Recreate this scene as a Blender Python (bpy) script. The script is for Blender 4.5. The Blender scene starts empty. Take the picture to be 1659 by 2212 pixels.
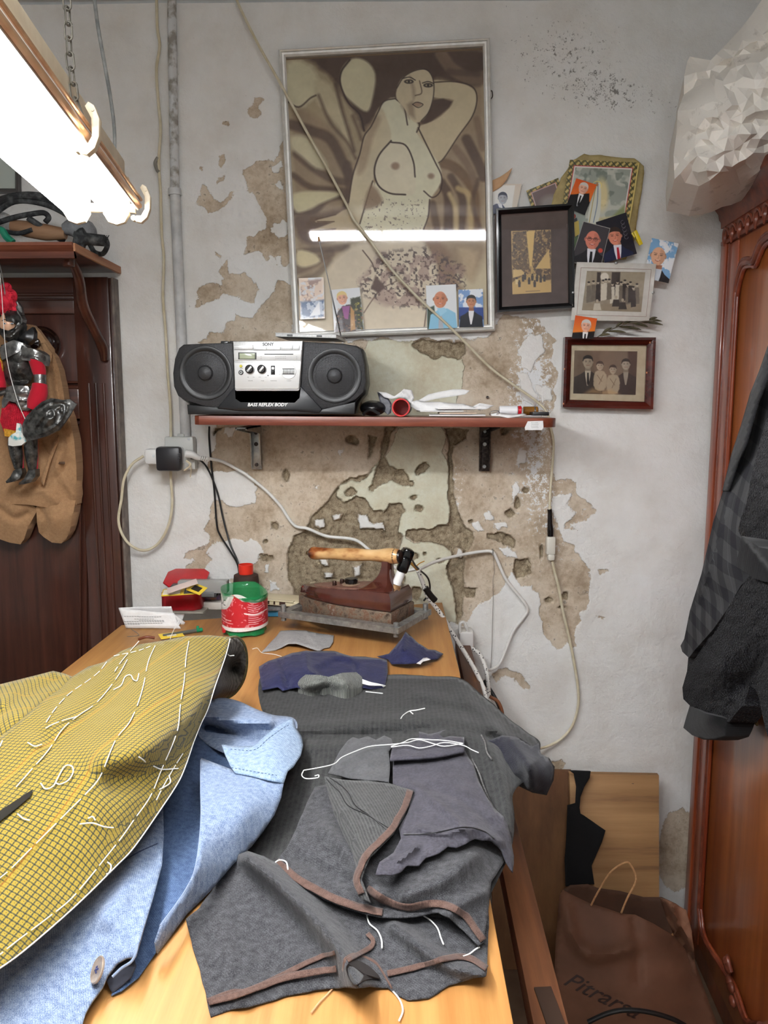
import bpy, bmesh, math, random
import numpy as np
from mathutils import Vector, Matrix, geometry, noise as mnoise
random.seed(7)
S = bpy.context.scene
COL = S.collection
# ------------------------------------------------------------------ camera
FPX = 1725.0
PITCH = math.radians(7.9)
YAW = math.radians(0.95)
CAMZ = 1.42
cam_d = bpy.data.cameras.new('camera'); cam = bpy.data.objects.new('camera', cam_d); COL.objects.link(cam)
cam_d.sensor_fit = 'HORIZONTAL'; cam_d.sensor_width = 36.0; cam_d.lens = FPX/1659*36.0
cam_d.clip_start = 0.01
cam.location = (0, -2.0, CAMZ)
cam.rotation_euler = (math.pi/2-PITCH, 0, YAW)
S.camera = cam
# ------------------------------------------------------------------ world and exposure
S.view_settings.view_transform = 'Standard'; S.view_settings.look = 'None'
S.view_settings.exposure = 0.70; S.view_settings.gamma = 1.0
S.view_settings.use_curve_mapping = False
wd = bpy.data.worlds.new('world'); S.world = wd; wd.use_nodes = True
wb = wd.node_tree.nodes['Background']
wb.inputs[0].default_value = (0.95, 0.97, 1.0, 1); wb.inputs[1].default_value = 0.24
LAMP_A = 38.0      # strength of the tubes over the table
LAMP_B = 62.0      # strength of the tube above the photographer
# ------------------------------------------------------------------ pixel rays
CAMP = np.array([0, -2.0, CAMZ])
RM = np.array(cam.rotation_euler.to_matrix())
def rays(px, py):
    px = np.asarray(px, float); py = np.asarray(py, float)
    d = np.stack([(px-829.5)/FPX, -(py-1106)/FPX, -np.ones_like(px)], -1)
    return d @ RM.T
def project(P):
    q = (np.asarray(P)-CAMP) @ RM
    return 829.5+FPX*q[..., 0]/-q[..., 2], 1106-FPX*q[..., 1]/-q[..., 2]
class Plane:
    def __init__(s, p0, n):
        s.p0 = np.array(p0, float); s.n = np.array(n, float); s.n /= np.linalg.norm(s.n)
        up = np.array([0, 0, 1.0])
        if abs(s.n[2]) > .9: up = np.array([0, 1.0, 0])
        s.u = np.cross(up, s.n); s.u /= np.linalg.norm(s.u); s.v = np.cross(s.n, s.u)
    def __call__(s, px, py, h=0.0):
        d = rays(px, py); h = np.asarray(h, float)
        t = ((s.p0-CAMP) @ s.n + h)/(d @ s.n)
        return CAMP + d*t[..., None]
    def p(s, px, py, h=0.0): return Vector(s(px, py, h))
TZ = 0.912
WALL = Plane((0, 0, 0), (0, -1, 0))
TAB = Plane((0, 0, TZ), (0, 0, 1))
def W(px, py, off=0.0): return WALL.p(px, py, off)
def T(px, py, h=0.0): return TAB.p(px, py, h)
# ------------------------------------------------------------------ curves and noise
def cr(pts, n=6, closed=False):
    P = [np.array(p, float) for p in pts]; out = []
    N = len(P)
    if N < 3 and not closed: return [P[0]+(P[-1]-P[0])*k/n for k in range(n+1)]
    for i in range(N if closed else N-1):
        if closed: a, b, c, d = P[(i-1) % N], P[i], P[(i+1) % N], P[(i+2) % N]
        else:
            b, c = P[i], P[i+1]
            a = P[i-1] if i > 0 else 2*b-c
            d = P[i+2] if i+2 < N else 2*c-b
        for k in range(n):
            t = k/n
            out.append(.5*((2*b)+(c-a)*t+(2*a-5*b+4*c-d)*t*t+(3*b-a-3*c+d)*t**3))
    if not closed: out.append(P[-1])
    return out
def vnoise(x, y, seed=0):
    x = np.asarray(x, float); y = np.asarray(y, float)
    rs = np.random.RandomState(seed); L = rs.rand(256, 256)
    xi = np.floor(x).astype(int); yi = np.floor(y).astype(int); fx = x-xi; fy = y-yi
    fx = fx*fx*(3-2*fx); fy = fy*fy*(3-2*fy)
    a = L[xi % 256, yi % 256]; b = L[(xi+1) % 256, yi % 256]; c = L[xi % 256, (yi+1) % 256]; d = L[(xi+1) % 256, (yi+1) % 256]
    return (a*(1-fx)+b*fx)*(1-fy)+(c*(1-fx)+d*fx)*fy
def fbm(x, y, seed=0, o=4):
    s = 0; a = .5; f = 1
    for k in range(o): s = s+a*(vnoise(x*f+13.7*k, y*f-7.1*k, seed+k)-.5)*2; a *= .5; f *= 2.03
    return s
def seg_dist(X, Y, pts, closed):
    d = np.full(X.shape, 1e9); N = len(pts)
    for i in range(N if closed else N-1):
        ax, ay = pts[i][0], pts[i][1]; bx, by = pts[(i+1) % N][0], pts[(i+1) % N][1]
        ex, ey = bx-ax, by-ay; L = ex*ex+ey*ey+1e-9
        t = np.clip(((X-ax)*ex+(Y-ay)*ey)/L, 0, 1)
        d = np.minimum(d, (X-ax-t*ex)**2+(Y-ay-t*ey)**2)
    return np.sqrt(d)
def inside(X, Y, pts):
    r = np.zeros(X.shape, bool); N = len(pts)
    for i in range(N):
        ax, ay = pts[i][0], pts[i][1]; bx, by = pts[(i+1) % N][0], pts[(i+1) % N][1]
        if ay == by: continue
        c = ((ay > Y) != (by > Y)) & (X < (bx-ax)*(Y-ay)/(by-ay)+ax)
        r ^= c
    return r
def sdf(X, Y, pts):
    d = seg_dist(X, Y, pts, True)
    return np.where(inside(X, Y, pts), d, -d)
# ------------------------------------------------------------------ materials
def lin(c):
    c = np.asarray(c, float)/255.0
    return np.where(c <= .04045, c/12.92, ((c+.055)/1.055)**2.4)
def L4(c): return tuple(float(v) for v in lin(c))+(1.0,)
class NT:
    def __init__(s, name):
        s.m = bpy.data.materials.new(name); s.m.use_nodes = True
        s.t = s.m.node_tree; s.b = s.t.nodes['Principled BSDF']; s.out = s.t.nodes['Material Output']
    def n(s, typ, **kw):
        x = s.t.nodes.new(typ)
        for k, v in kw.items():
            if k.startswith('i_'):
                x.inputs[k[2:].replace('_', ' ')].default_value = v
            else: setattr(x, k, v)
        return x
    def l(s, a, b): s.t.links.new(a, b)
    def math(s, op, a, b=None, c=None, clamp=False):
        x = s.t.nodes.new('ShaderNodeMath'); x.operation = op; x.use_clamp = clamp
        for i, v in enumerate((a, b, c)):
            if v is None: continue
            if isinstance(v, (int, float)): x.inputs[i].default_value = v
            else: s.l(v, x.inputs[i])
        return x.outputs[0]
    def mix(s, f, a, b, mode='MIX'):
        x = s.t.nodes.new('ShaderNodeMix'); x.data_type = 'RGBA'; x.blend_type = mode
        for i, v in ((0, f), (6, a), (7, b)):
            if isinstance(v, (int, float)): x.inputs[i].default_value = v
            elif isinstance(v, tuple): x.inputs[i].default_value = v
            else: s.l(v, x.inputs[i])
        return x.outputs[2]
    def noise(s, vec, scale, detail=3, rough=.55):
        x = s.t.nodes.new('ShaderNodeTexNoise'); x.inputs['Scale'].default_value = scale
        x.inputs['Detail'].default_value = detail; x.inputs['Roughness'].default_value = rough
        if vec is not None: s.l(vec, x.inputs['Vector'])
        return x.outputs[0]
    def ramp(s, f, stops):
        x = s.t.nodes.new('ShaderNodeValToRGB'); e = x.color_ramp.elements
        while len(e) < len(stops): e.new(.5)
        for k, (p, c) in enumerate(stops): e[k].position = p; e[k].color = c
        s.l(f, x.inputs[0]); return x.outputs[0]
    def coord(s, kind='Object', scale=(1, 1, 1), rot=(0, 0, 0)):
        c = s.t.nodes.new('ShaderNodeTexCoord'); m = s.t.nodes.new('ShaderNodeMapping')
        m.inputs['Scale'].default_value = scale; m.inputs['Rotation'].default_value = rot
        s.l(c.outputs[kind], m.inputs[0]); return m.outputs[0]
    def bump(s, h, dist=.001, strength=1.0, nrm=None):
        x = s.t.nodes.new('ShaderNodeBump'); x.inputs['Distance'].default_value = dist; x.inputs['Strength'].default_value = strength
        s.l(h, x.inputs['Height'])
        if nrm is not None: s.l(nrm, x.inputs['Normal'])
        return x.outputs[0]
def setp(m, rough=.5, metal=0.0, spec=None, coat=0, sheen=0, trans=0, alpha=None, ior=None):
    b = m.b; b.inputs['Roughness'].default_value = rough; b.inputs['Metallic'].default_value = metal
    if spec is not None: b.inputs['Specular IOR Level'].default_value = spec
    if coat: b.inputs['Coat Weight'].default_value = coat; b.inputs['Coat Roughness'].default_value = .08
    if sheen: b.inputs['Sheen Weight'].default_value = sheen
    if trans: b.inputs['Transmission Weight'].default_value = trans
    if ior: b.inputs['IOR'].default_value = ior
    if alpha is not None: b.inputs['Alpha'].default_value = alpha
def mat(name, c1, c2=None, scale=60, rough=.5, metal=0, bump=0, bscale=None, lo=.35, hi=.65, vec=(1, 1, 1), **kw):
    m = NT(name); setp(m, rough, metal, **kw)
    v = m.coord('Object', vec)
    if c2 is None: m.b.inputs['Base Color'].default_value = L4(c1)
    else:
        m.l(m.ramp(m.noise(v, scale, 5), [(lo, L4(c1)), (hi, L4(c2))]), m.b.inputs['Base Color'])
    if bump: m.l(m.bump(m.noise(v, bscale or scale*2, 4), bump), m.b.inputs['Normal'])
    return m.m
def wood(name, c1, c2, axis=0, scale=9, rough=.45, coat=0, stretch=.06, c3=None):
    m = NT(name); setp(m, rough, coat=coat)
    sc = [1, 1, 1]; sc[axis] = stretch
    v = m.coord('Object', tuple(sc))
    n1 = m.noise(v, scale*5, 6, .65); n2 = m.noise(v, scale, 3)
    f = m.math('ADD', m.math('MULTIPLY', n1, .6), m.math('MULTIPLY', n2, .4))
    st = [(.36, L4(c1)), (.62, L4(c2))]
    if c3 is not None: st = [(.33, L4(c3)), (.42, L4(c1)), (.64, L4(c2))]
    m.l(m.ramp(f, st), m.b.inputs['Base Color'])
    m.l(m.bump(n1, .0006, .6), m.b.inputs['Normal'])
    return m.m
def cloth(name, c1, c2, fs=900, bs=14, c3=None, twill=True, rough=.95, line=.5, sheen=.1, freq=1500, stripe=None):
    """UV (metres) based fabric"""
    m = NT(name); setp(m, rough, spec=.15, sheen=sheen)
    v = m.coord('UV')
    n = m.noise(v, fs, 2, .7)
    n2 = m.noise(v, fs/7, 3, .7)
    base = m.mix(m.ramp(m.math('ADD', m.math('MULTIPLY', n, .6), m.math('MULTIPLY', n2, .4)), [(.4, (0, 0, 0, 1)), (.6, (1, 1, 1, 1))]), L4(c1), L4(c2))
    sep = m.n('ShaderNodeSeparateXYZ'); m.l(v, sep.inputs[0])
    s = m.math('SINE', m.math('MULTIPLY', m.math('ADD', sep.outputs[0], sep.outputs[1] if twill else 0.0), freq))
    if line: base = m.mix(m.math('MULTIPLY', m.math('GREATER_THAN', s, .2), line), base, L4(c3 or c1))
    if stripe: base = stripe(m, sep, base)
    m.l(base, m.b.inputs['Base Color'])
    big = m.noise(v, bs, 3)
    nb = m.bump(big, .006, .5)
    nb = m.bump(m.math('ADD', n, m.math('MULTIPLY', s, .3 if line else 0.0)), .0004, .7, nb)
    m.l(nb, m.b.inputs['Normal'])
    return m.m
def emis(name, c, st):
    m = NT(name); m.b.inputs['Base Color'].default_value = L4(c)
    m.b.inputs['Emission Color'].default_value = L4(c); m.b.inputs['Emission Strength'].default_value = st
    return m.m
def glass(name, c=(255, 255, 255), rough=.03, ior=1.45, alpha=.12):
    """thin pane: mostly see-through with a clear gloss"""
    m = NT(name); t = m.n('ShaderNodeBsdfTransparent'); g = m.n('ShaderNodeBsdfGlossy'); x = m.n('ShaderNodeMixShader'); f = m.n('ShaderNodeFresnel')
    t.inputs[0].default_value = L4(c); g.inputs[1].default_value = rough; f.inputs[0].default_value = ior
    k = m.math('MULTIPLY', f.outputs[0], alpha/.04, clamp=True) if alpha < .04 else m.math('ADD', f.outputs[0], 0.0, clamp=True)
    m.l(k, x.inputs[0]); m.l(t.outputs[0], x.inputs[1]); m.l(g.outputs[0], x.inputs[2]); m.l(x.outputs[0], m.out.inputs[0])
    return m.m
def printmat(name, rough=.35, spec=.5, bump=0):
    m = NT(name); setp(m, rough, spec=spec)
    a = m.n('ShaderNodeVertexColor'); a.layer_name = 'Col'; m.l(a.outputs[0], m.b.inputs['Base Color'])
    if bump: m.l(m.bump(m.noise(m.coord(), 18, 3), bump, .6), m.b.inputs['Normal'])
    return m.m
# ------------------------------------------------------------------ objects
def props(o, label=None, cat=None, group=None, kind=None):
    if label: o['label'] = label
    if cat: o['category'] = cat
    if group: o['group'] = group
    if kind: o['kind'] = kind
    return o
def wloc(o):
    v = Vector((0, 0, 0))
    while o is not None: v = v+o.location; o = o.parent
    return v
def thing(name, label, cat, loc, group=None):
    o = bpy.data.objects.new(name, None); COL.objects.link(o); o.location = Vector(loc); o.empty_display_size = .02
    return props(o, label, cat, group)
def link_mesh(name, me, m, parent=None, center=True, smooth=True, ang=35, label=None):
    if smooth:
        me.shade_smooth(); me.set_sharp_from_angle(angle=math.radians(ang))
    ob = bpy.data.objects.new(name, me); COL.objects.link(ob)
    for x in (m if isinstance(m, (list, tuple)) else [m]): me.materials.append(x)
    if parent is not None:
        me.transform(Matrix.Translation(-wloc(parent))); ob.parent = parent
    elif center:
        n = len(me.vertices); co = np.empty(n*3); me.vertices.foreach_get('co', co); co = co.reshape(-1, 3)
        lo = co.min(0); hi = co.max(0); c = Vector(((lo[0]+hi[0])/2, (lo[1]+hi[1])/2, lo[2]))
        me.transform(Matrix.Translation(-c)); ob.location = c
    if label: ob['label'] = label
    return ob
class MB:
    def __init__(s, X=None): s.bm = bmesh.new(); s.X = X or Matrix(); s.mi = 0
    def _fin(s, vs, M=None):
        M = s.X @ (M or Matrix())
        for v in vs: v.co = M @ v.co
        return s
    def raw(s, V, F):
        vs = [s.bm.verts.new(s.X @ Vector(v)) for v in V]
        for f in F:
            try: fc = s.bm.faces.new([vs[i] for i in f]); fc.material_index = s.mi
            except ValueError: pass
        return s
    def box(s, c, d, bev=0, rot=None, seg=2):
        b2 = bmesh.new(); bmesh.ops.create_cube(b2, size=1)
        for v in b2.verts: v.co = Vector((v.co.x*d[0], v.co.y*d[1], v.co.z*d[2]))
        if bev: bmesh.ops.bevel(b2, geom=list(b2.edges), offset=min(bev, min(d)*.49), segments=seg, affect='EDGES', profile=.5)
        return s._merge(b2, Matrix.Translation(Vector(c)) @ (rot.to_4x4() if rot is not None else Matrix()))
    def _merge(s, b2, M):
        b2.verts.ensure_lookup_table(); b2.verts.index_update()
        V = [M @ v.co for v in b2.verts]; F = [[v.index for v in f.verts] for f in b2.faces]; b2.free()
        return s.raw(V, F)
    def span(s, a, b, bev=0, seg=2):
        a = Vector(a); b = Vector(b); return s.box((a+b)/2, [abs(x) for x in (b-a)], bev, seg=seg)
    def tube(s, pts, r, n=8, k=5, closed=False, cap=True, smooth=True, flat=None):
        P = [Vector(p) for p in (cr([tuple(p) for p in pts], k, closed) if smooth else pts)]
        N = len(P)
        if isinstance(r, (int, float)): R = [r]*N
        else:
            t = np.linspace(0, 1, N); R = np.interp(t, np.linspace(0, 1, len(r)), r)
        V = []; up = None
        for i in range(N):
            a = P[(i-1) % N] if (closed or i > 0) else P[i]; b = P[(i+1) % N] if (closed or i < N-1) else P[i]
            d = (b-a)
            if d.length < 1e-9: d = Vector((0, 0, 1))
            d.normalize()
            if up is None:
                up = Vector((0, 0, 1)) if abs(d.z) < .9 else Vector((1, 0, 0))
            u = (up-d*up.dot(d)); u.normalize(); w = d.cross(u); up = u
            f = flat or 1.0
            for q in range(n):
                an = 2*math.pi*q/n; V.append(P[i]+u*math.cos(an)*R[i]*f+w*math.sin(an)*R[i])
        F = []
        for i in range(N if closed else N-1):
            j = (i+1) % N
            for q in range(n): F.append((i*n+q, i*n+(q+1) % n, j*n+(q+1) % n, j*n+q))
        if cap and not closed: F.append(tuple(range(n))[::-1]); F.append(tuple((N-1)*n+q for q in range(n)))
        return s.raw(V, F)
    def lathe(s, prof, c=(0, 0, 0), n=24, M=None, cap=True, sx=1, sy=1):
        V = []; M = Matrix.Translation(Vector(c)) @ (M or Matrix())
        for r, z in prof:
            for q in range(n):
                a = 2*math.pi*q/n; V.append(M @ Vector((r*math.cos(a)*sx, r*math.sin(a)*sy, z)))
        F = []
        for i in range(len(prof)-1):
            for q in range(n): F.append((i*n+q, i*n+(q+1) % n, (i+1)*n+(q+1) % n, (i+1)*n+q))
        if cap and prof[0][0] > 1e-6: F.append(tuple(range(n))[::-1])
        if cap and prof[-1][0] > 1e-6: F.append(tuple((len(prof)-1)*n+q for q in range(n)))
        return s.raw(V, F)
    def cyl(s, a, b, r, r2=None, n=20, bev=0):
        a = Vector(a); b = Vector(b); d = b-a; L = d.length; r2 = r if r2 is None else r2
        M = d.to_track_quat('Z', 'Y').to_matrix().to_4x4()
        e = min(bev, L/2, r*.9)
        prof = [(r-e, 0), (r, e), (r2, L-e), (r2-e, L)] if e else [(r, 0), (r2, L)]
        return s.lathe(prof, a, n, M)
    def prism(s, pts, ext, bev=0):
        """closed outline of 3-D points extruded by vector"""
        ext = Vector(ext); n = len(pts); A = [Vector(p) for p in pts]
        b2 = bmesh.new(); va = [b2.verts.new(p) for p in A]; vb = [b2.verts.new(p+ext) for p in A]
        b2.faces.new(va[::-1]); b2.faces.new(vb)
        for i in range(n): b2.faces.new((va[i], va[(i+1) % n], vb[(i+1) % n], vb[i]))
        bmesh.ops.recalc_face_normals(b2, faces=list(b2.faces))
        if bev:
            es = [e for e in b2.edges if all(len(f.verts) > 0 for f in e.link_faces) and any(len(f.verts) == n and n != 4 or f.calc_area() > 0 for f in e.link_faces)]
            cap = [e for f in b2.faces if (set(f.verts) == set(va) or set(f.verts) == set(vb)) for e in f.edges]
            bmesh.ops.bevel(b2, geom=list(set(cap)), offset=bev, segments=2, affect='EDGES', profile=.5)
        return s._merge(b2, Matrix())
    def ell(s, c, r, n=16, M=None):
        prof = [(max(math.sin(math.pi*i/n), 1e-7), -math.cos(math.pi*i/n)) for i in range(n+1)]
        V = []; MM = Matrix.Translation(Vector(c)) @ (M or Matrix()) @ Matrix.Diagonal((r[0], r[1], r[2], 1))
        b2 = bmesh.new(); bmesh.ops.create_uvsphere(b2, u_segments=n+4, v_segments=n, radius=1)
        return s._merge(b2, MM)
    def build(s, name, m, parent=None, smooth=True, ang=35, label=None, weld=False):
        if weld: bmesh.ops.remove_doubles(s.bm, verts=list(s.bm.verts), dist=1e-5)
        bmesh.ops.recalc_face_normals(s.bm, faces=list(s.bm.faces))
        me = bpy.data.meshes.new(name); s.bm.to_mesh(me); s.bm.free()
        return link_mesh(name, me, m, parent, smooth=smooth, ang=ang, label=label)
def text_mesh(name, body, size, M, m, parent, ext=.0002, shear=0, bold=0, align='CENTER', res=3):
    c = bpy.data.curves.new(name, 'FONT'); c.body = body; c.size = size; c.extrude = ext; c.shear = shear; c.offset = bold
    c.align_x = align; c.align_y = 'CENTER'; c.resolution_u = res
    o = bpy.data.objects.new(name, c); COL.objects.link(o)
    dg = bpy.context.evaluated_depsgraph_get(); dg.update()
    me = bpy.data.meshes.new_from_object(o.evaluated_get(dg)); bpy.data.objects.remove(o)
    me.transform(M); me.materials.clear()
    return link_mesh(name, me, m, parent, smooth=False)
def facing(p, right=(1, 0, 0), up=(0, 0, 1)):
    r = Vector(right).normalized(); u = Vector(up); u = (u-r*u.dot(r)).normalized(); n = r.cross(u)
    M = Matrix((r, u, n)).transposed().to_4x4(); M.translation = Vector(p); return M
# ------------------------------------------------------------------ draped / crumpled surfaces traced on a plane
def tps(H):
    H = np.array(H, float)
    if len(H) == 1: return lambda x, y: np.full(np.shape(x), H[0, 2])
    P = H[:, :2]/1000; n = len(P)
    def phi(r2): return r2*np.log(r2+1e-12)
    K = phi(((P[:, None]-P[None])**2).sum(-1))+np.eye(n)*1e-4
    A = np.zeros((n+3, n+3)); A[:n, :n] = K; A[:n, n] = 1; A[:n, n+1:] = P; A[n, :n] = 1; A[n+1:, :n] = P.T
    w = np.linalg.lstsq(A, np.r_[H[:, 2], 0, 0, 0], rcond=None)[0]
    lo, hi = H[:, 2].min(), H[:, 2].max(); e = (hi-lo)*.3
    def f(x, y):
        x = np.asarray(x, float)/1000; y = np.asarray(y, float)/1000; s = w[n]+w[n+1]*x+w[n+2]*y
        for i in range(n): s = s+w[i]*phi((x-P[i, 0])**2+(y-P[i, 1])**2)
        return np.clip(s, lo-e, hi+e)
    return f
def resample(pts, sp, closed=True):
    P = [np.array(p[:2], float) for p in pts]; out = []
    N = len(P)
    for i in range(N if closed else N-1):
        a, b = P[i], P[(i+1) % N]; k = max(1, int(round(np.linalg.norm(b-a)/sp)))
        for j in range(k): out.append(a+(b-a)*j/k)
    if not closed: out.append(P[-1])
    return out
def relief(name, m, plane, outline, sp=8, hts=((0, 0, 0),), ridges=(), noise=None, parent=None, closed=None, thick=.0014,
           ragged=0, rs=.3, uvang=0, curve=False, crump=None, seed=1, label=None, ang=60, relax=120, facet=0):
    """outline in photo pixels; hts (px,py,h) heights above the plane; ridges ([(px,py)..], halfwidth px, dh); closed = depth below plane"""
    if curve: outline = cr(outline, 5, True)
    B = resample(outline, sp)
    if ragged:
        n = len(B); q = []
        for i, b in enumerate(B):
            t = B[(i+1) % n]-B[i-1]; t = np.array([-t[1], t[0]]); t = t/(np.linalg.norm(t)+1e-9)
            q.append(b+t*ragged*float(fbm(i*rs, 3.3, seed, 3))*1.6)
        B = q
    A = np.array(B); x0, y0 = A.min(0); x1, y1 = A.max(0)
    gx, gy = np.meshgrid(np.arange(x0, x1, sp), np.arange(y0, y1, sp*.87)); gx = gx.astype(float); gx[1::2] += sp/2
    gx = gx.ravel(); gy = gy.ravel()
    if facet: rj = np.random.RandomState(seed+5); gx = gx+rj.uniform(-.38, .38, gx.shape)*sp; gy = gy+rj.uniform(-.38, .38, gy.shape)*sp
    s = sdf(gx, gy, B); k = s > sp*.55
    pts = [Vector((float(a), float(b))) for a, b in B]+[Vector((float(a), float(b))) for a, b in zip(gx[k], gy[k])]
    nb = len(B)
    r = geometry.delaunay_2d_cdt(pts, [(i, (i+1) % nb) for i in range(nb)], [], 1, 1e-4)
    V2 = np.array([[v.x, v.y] for v in r[0]]); F = [tuple(f) for f in r[2]]
    base = tps(hts)
    def hf(X, Y):
        X = np.asarray(X, float); Y = np.asarray(Y, float)
        h = base(X, Y)
        for pl, wd, dh in ridges:
            pl = cr(pl, 5) if len(pl) > 2 else pl
            d = seg_dist(np.atleast_1d(X), np.atleast_1d(Y), pl, False).reshape(np.shape(X))
            h = h+dh*np.exp(-(d/wd)**2)
        if noise: h = h+noise[0]*fbm(X/noise[1], Y/noise[1], seed, 3)
        if crump:
            a, sc = crump; f = np.abs(fbm(X/sc, Y/sc, seed+9, 3)); g = np.abs(fbm(X/sc*.7+9, Y/sc*1.1, seed+19, 2))
            h = h+a*(1-2*np.minimum(f, .6))+a*.7*(1-2*np.minimum(g, .6))
        return h
    Hh = hf(V2[:, 0], V2[:, 1])
    if facet: Hh = Hh+np.random.RandomState(seed).uniform(-facet, facet, len(Hh))
    P3 = plane(V2[:, 0], V2[:, 1], Hh)
    uu = P3 @ plane.u; vv = P3 @ plane.v; ca, sa = math.cos(uvang), math.sin(uvang)
    U = np.stack([uu*ca-vv*sa, uu*sa+vv*ca], -1)
    # flatten: relax the pattern coordinates until edge lengths equal the cloth's own
    TF = np.array(F); E = np.concatenate([TF[:, [0, 1]], TF[:, [1, 2]], TF[:, [2, 0]]]); E = np.unique(np.sort(E, 1), axis=0)
    L3 = np.linalg.norm(P3[E[:, 0]]-P3[E[:, 1]], axis=1); n_ = len(P3)
    deg = (np.bincount(E[:, 0], minlength=n_)+np.bincount(E[:, 1], minlength=n_)+1e-9)[:, None]
    for _ in range(relax):
        d = U[E[:, 1]]-U[E[:, 0]]; l = np.linalg.norm(d, axis=1)+1e-9; c_ = d*((l-L3)/l*.5)[:, None]; A_ = np.zeros_like(U)
        for q_ in (0, 1): A_[:, q_] = np.bincount(E[:, 0], c_[:, q_], n_)-np.bincount(E[:, 1], c_[:, q_], n_)
        U = U+A_/deg*1.7
    # orientation
    a, b, c = P3[F[0][0]], P3[F[0][1]], P3[F[0][2]]
    if np.dot(np.cross(b-a, c-a), plane.n) < 0: F = [f[::-1] for f in F]
    nv = len(P3); V = P3; UU = U; FF = list(F)
    if closed is not None:
        # back face follows the outline on the plane at -closed
        hb = (P3-plane.p0) @ plane.n
        Q = P3-np.outer(hb+closed, plane.n)
        V = np.concatenate([P3, Q]); UU = np.concatenate([U, U])
        FF += [tuple(i+nv for i in f[::-1]) for f in F]
        ed = {}
        for f in F:
            for i in range(3): ed[(f[i], f[(i+1) % 3])] = 1
        for (i, j) in list(ed):
            if (j, i) not in ed: FF.append((j, i, i+nv, j+nv))
    me = bpy.data.meshes.new(name); me.from_pydata([tuple(v) for v in V], [], FF); me.update()
    uvl = me.uv_layers.new(name='UVMap')
    li = np.empty(len(me.loops), int); me.loops.foreach_get('vertex_index', li)
    uvl.data.foreach_set('uv', UU[li].astype(np.float32).ravel())
    ob = link_mesh(name, me, m, parent, ang=ang, label=label)
    if closed is None and thick:
        md = ob.modifiers.new('thickness', 'SOLIDIFY'); md.thickness = thick; md.offset = -1
    ob_s = lambda px, py, dh=0.0: Vector(plane(px, py, float(hf(px, py))+dh))
    return ob, ob_s
# ------------------------------------------------------------------ painted pictures (colour per point of a fine grid)
class Canvas:
    def __init__(s, w, h, col, res=1.0):
        s.w, s.h = w, h; s.nx = max(8, int(w*res)); s.ny = max(8, int(h*res))
        x = np.linspace(0, w, s.nx); y = np.linspace(0, h, s.ny); s.X, s.Y = np.meshgrid(x, y)
        s.I = np.ones((s.ny, s.nx, 3))*np.array(col, float)
    def _b(s, a, col, alpha):
        a = (np.clip(a, 0, 1)*alpha)[..., None]; s.I = s.I*(1-a)+np.array(col, float)*a; return s
    def poly(s, pts, col, soft=1.0, alpha=1, smooth=0, wob=0, seed=3):
        if smooth: pts = cr(pts, smooth, True)
        X, Y = s.X, s.Y
        if wob: X = X+wob*fbm(X/(wob*3), Y/(wob*3), seed); Y = Y+wob*fbm(X/(wob*3)+5, Y/(wob*3), seed+4)
        return s._b(sdf(X, Y, pts)/soft+.5, col, alpha)
    def line(s, pts, w, col, soft=1.0, alpha=1, smooth=5):
        if smooth and len(pts) > 2: pts = cr(pts, smooth)
        return s._b((w/2-seg_dist(s.X, s.Y, pts, False))/soft+.5, col, alpha)
    def ell(s, cx, cy, rx, ry, col, soft=1.0, alpha=1, rot=0):
        c, q = math.cos(rot), math.sin(rot); x = (s.X-cx)*c+(s.Y-cy)*q; y = -(s.X-cx)*q+(s.Y-cy)*c
        d = (1-np.sqrt((x/rx)**2+(y/ry)**2))*min(rx, ry); return s._b(d/soft+.5, col, alpha)
    def rect(s, x0, y0, x1, y1, col, alpha=1, soft=.7): return s.poly([(x0, y0), (x1, y0), (x1, y1), (x0, y1)], col, soft, alpha)
    def noise(s, amp, sc, seed=1, tint=(1, 1, 1)):
        s.I = s.I+amp*fbm(s.X/sc, s.Y/sc, seed)[..., None]*np.array(tint); return s
    def speck(s, col, thr, sc, seed=2, mask=None, alpha=1):
        f = fbm(s.X/sc, s.Y/sc, seed, 3); a = np.clip((f-thr)*8, 0, 1)
        if mask is not None: a = a*mask
        return s._b(a, col, alpha)
    def mesh(s, name, corners, m, parent, bulge=None, label=None):
        tl, tr, br, bl = [np.array(tuple(c)) for c in corners]
        u = np.linspace(0, 1, s.nx)[None, :, None]; v = np.linspace(0, 1, s.ny)[:, None, None]
        P = (tl*(1-u)+tr*u)*(1-v)+(bl*(1-u)+br*u)*v
        if bulge:
            n = np.cross(tr-tl, bl-tl); n /= np.linalg.norm(n)
            if n[1] > 0: n = -n
            P = P+n*bulge*(np.sin(np.pi*u)*.8+fbm(s.X/40, s.Y/40, 5)[..., None]*.3)
        n = s.nx*s.ny; i = np.arange(n).reshape(s.ny, s.nx)
        F = np.stack([i[:-1, :-1], i[1:, :-1], i[1:, 1:], i[:-1, 1:]], -1).reshape(-1, 4)
        me = bpy.data.meshes.new(name); fast_mesh(me, P.reshape(-1, 3), F)
        ca = me.color_attributes.new('Col', 'FLOAT_COLOR', 'POINT')
        c = np.ones((n, 4), np.float32); c[:, :3] = lin(np.clip(s.I, 0, 255)).reshape(-1, 3); ca.data.foreach_set('color', c.ravel())
        return link_mesh(name, me, m, parent, label=label)
def fast_mesh(me, V, F):
    V = np.asarray(V, np.float32); F = np.asarray(F, np.int32); k = F.shape[1]
    me.vertices.add(len(V)); me.vertices.foreach_set('co', V.ravel())
    me.loops.add(F.size); me.loops.foreach_set('vertex_index', F.ravel())
    me.polygons.add(len(F)); me.polygons.foreach_set('loop_start', np.arange(0, F.size, k, dtype=np.int32))
    me.polygons.foreach_set('loop_total', np.full(len(F), k, np.int32)); me.update(calc_edges=True); me.validate()
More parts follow.
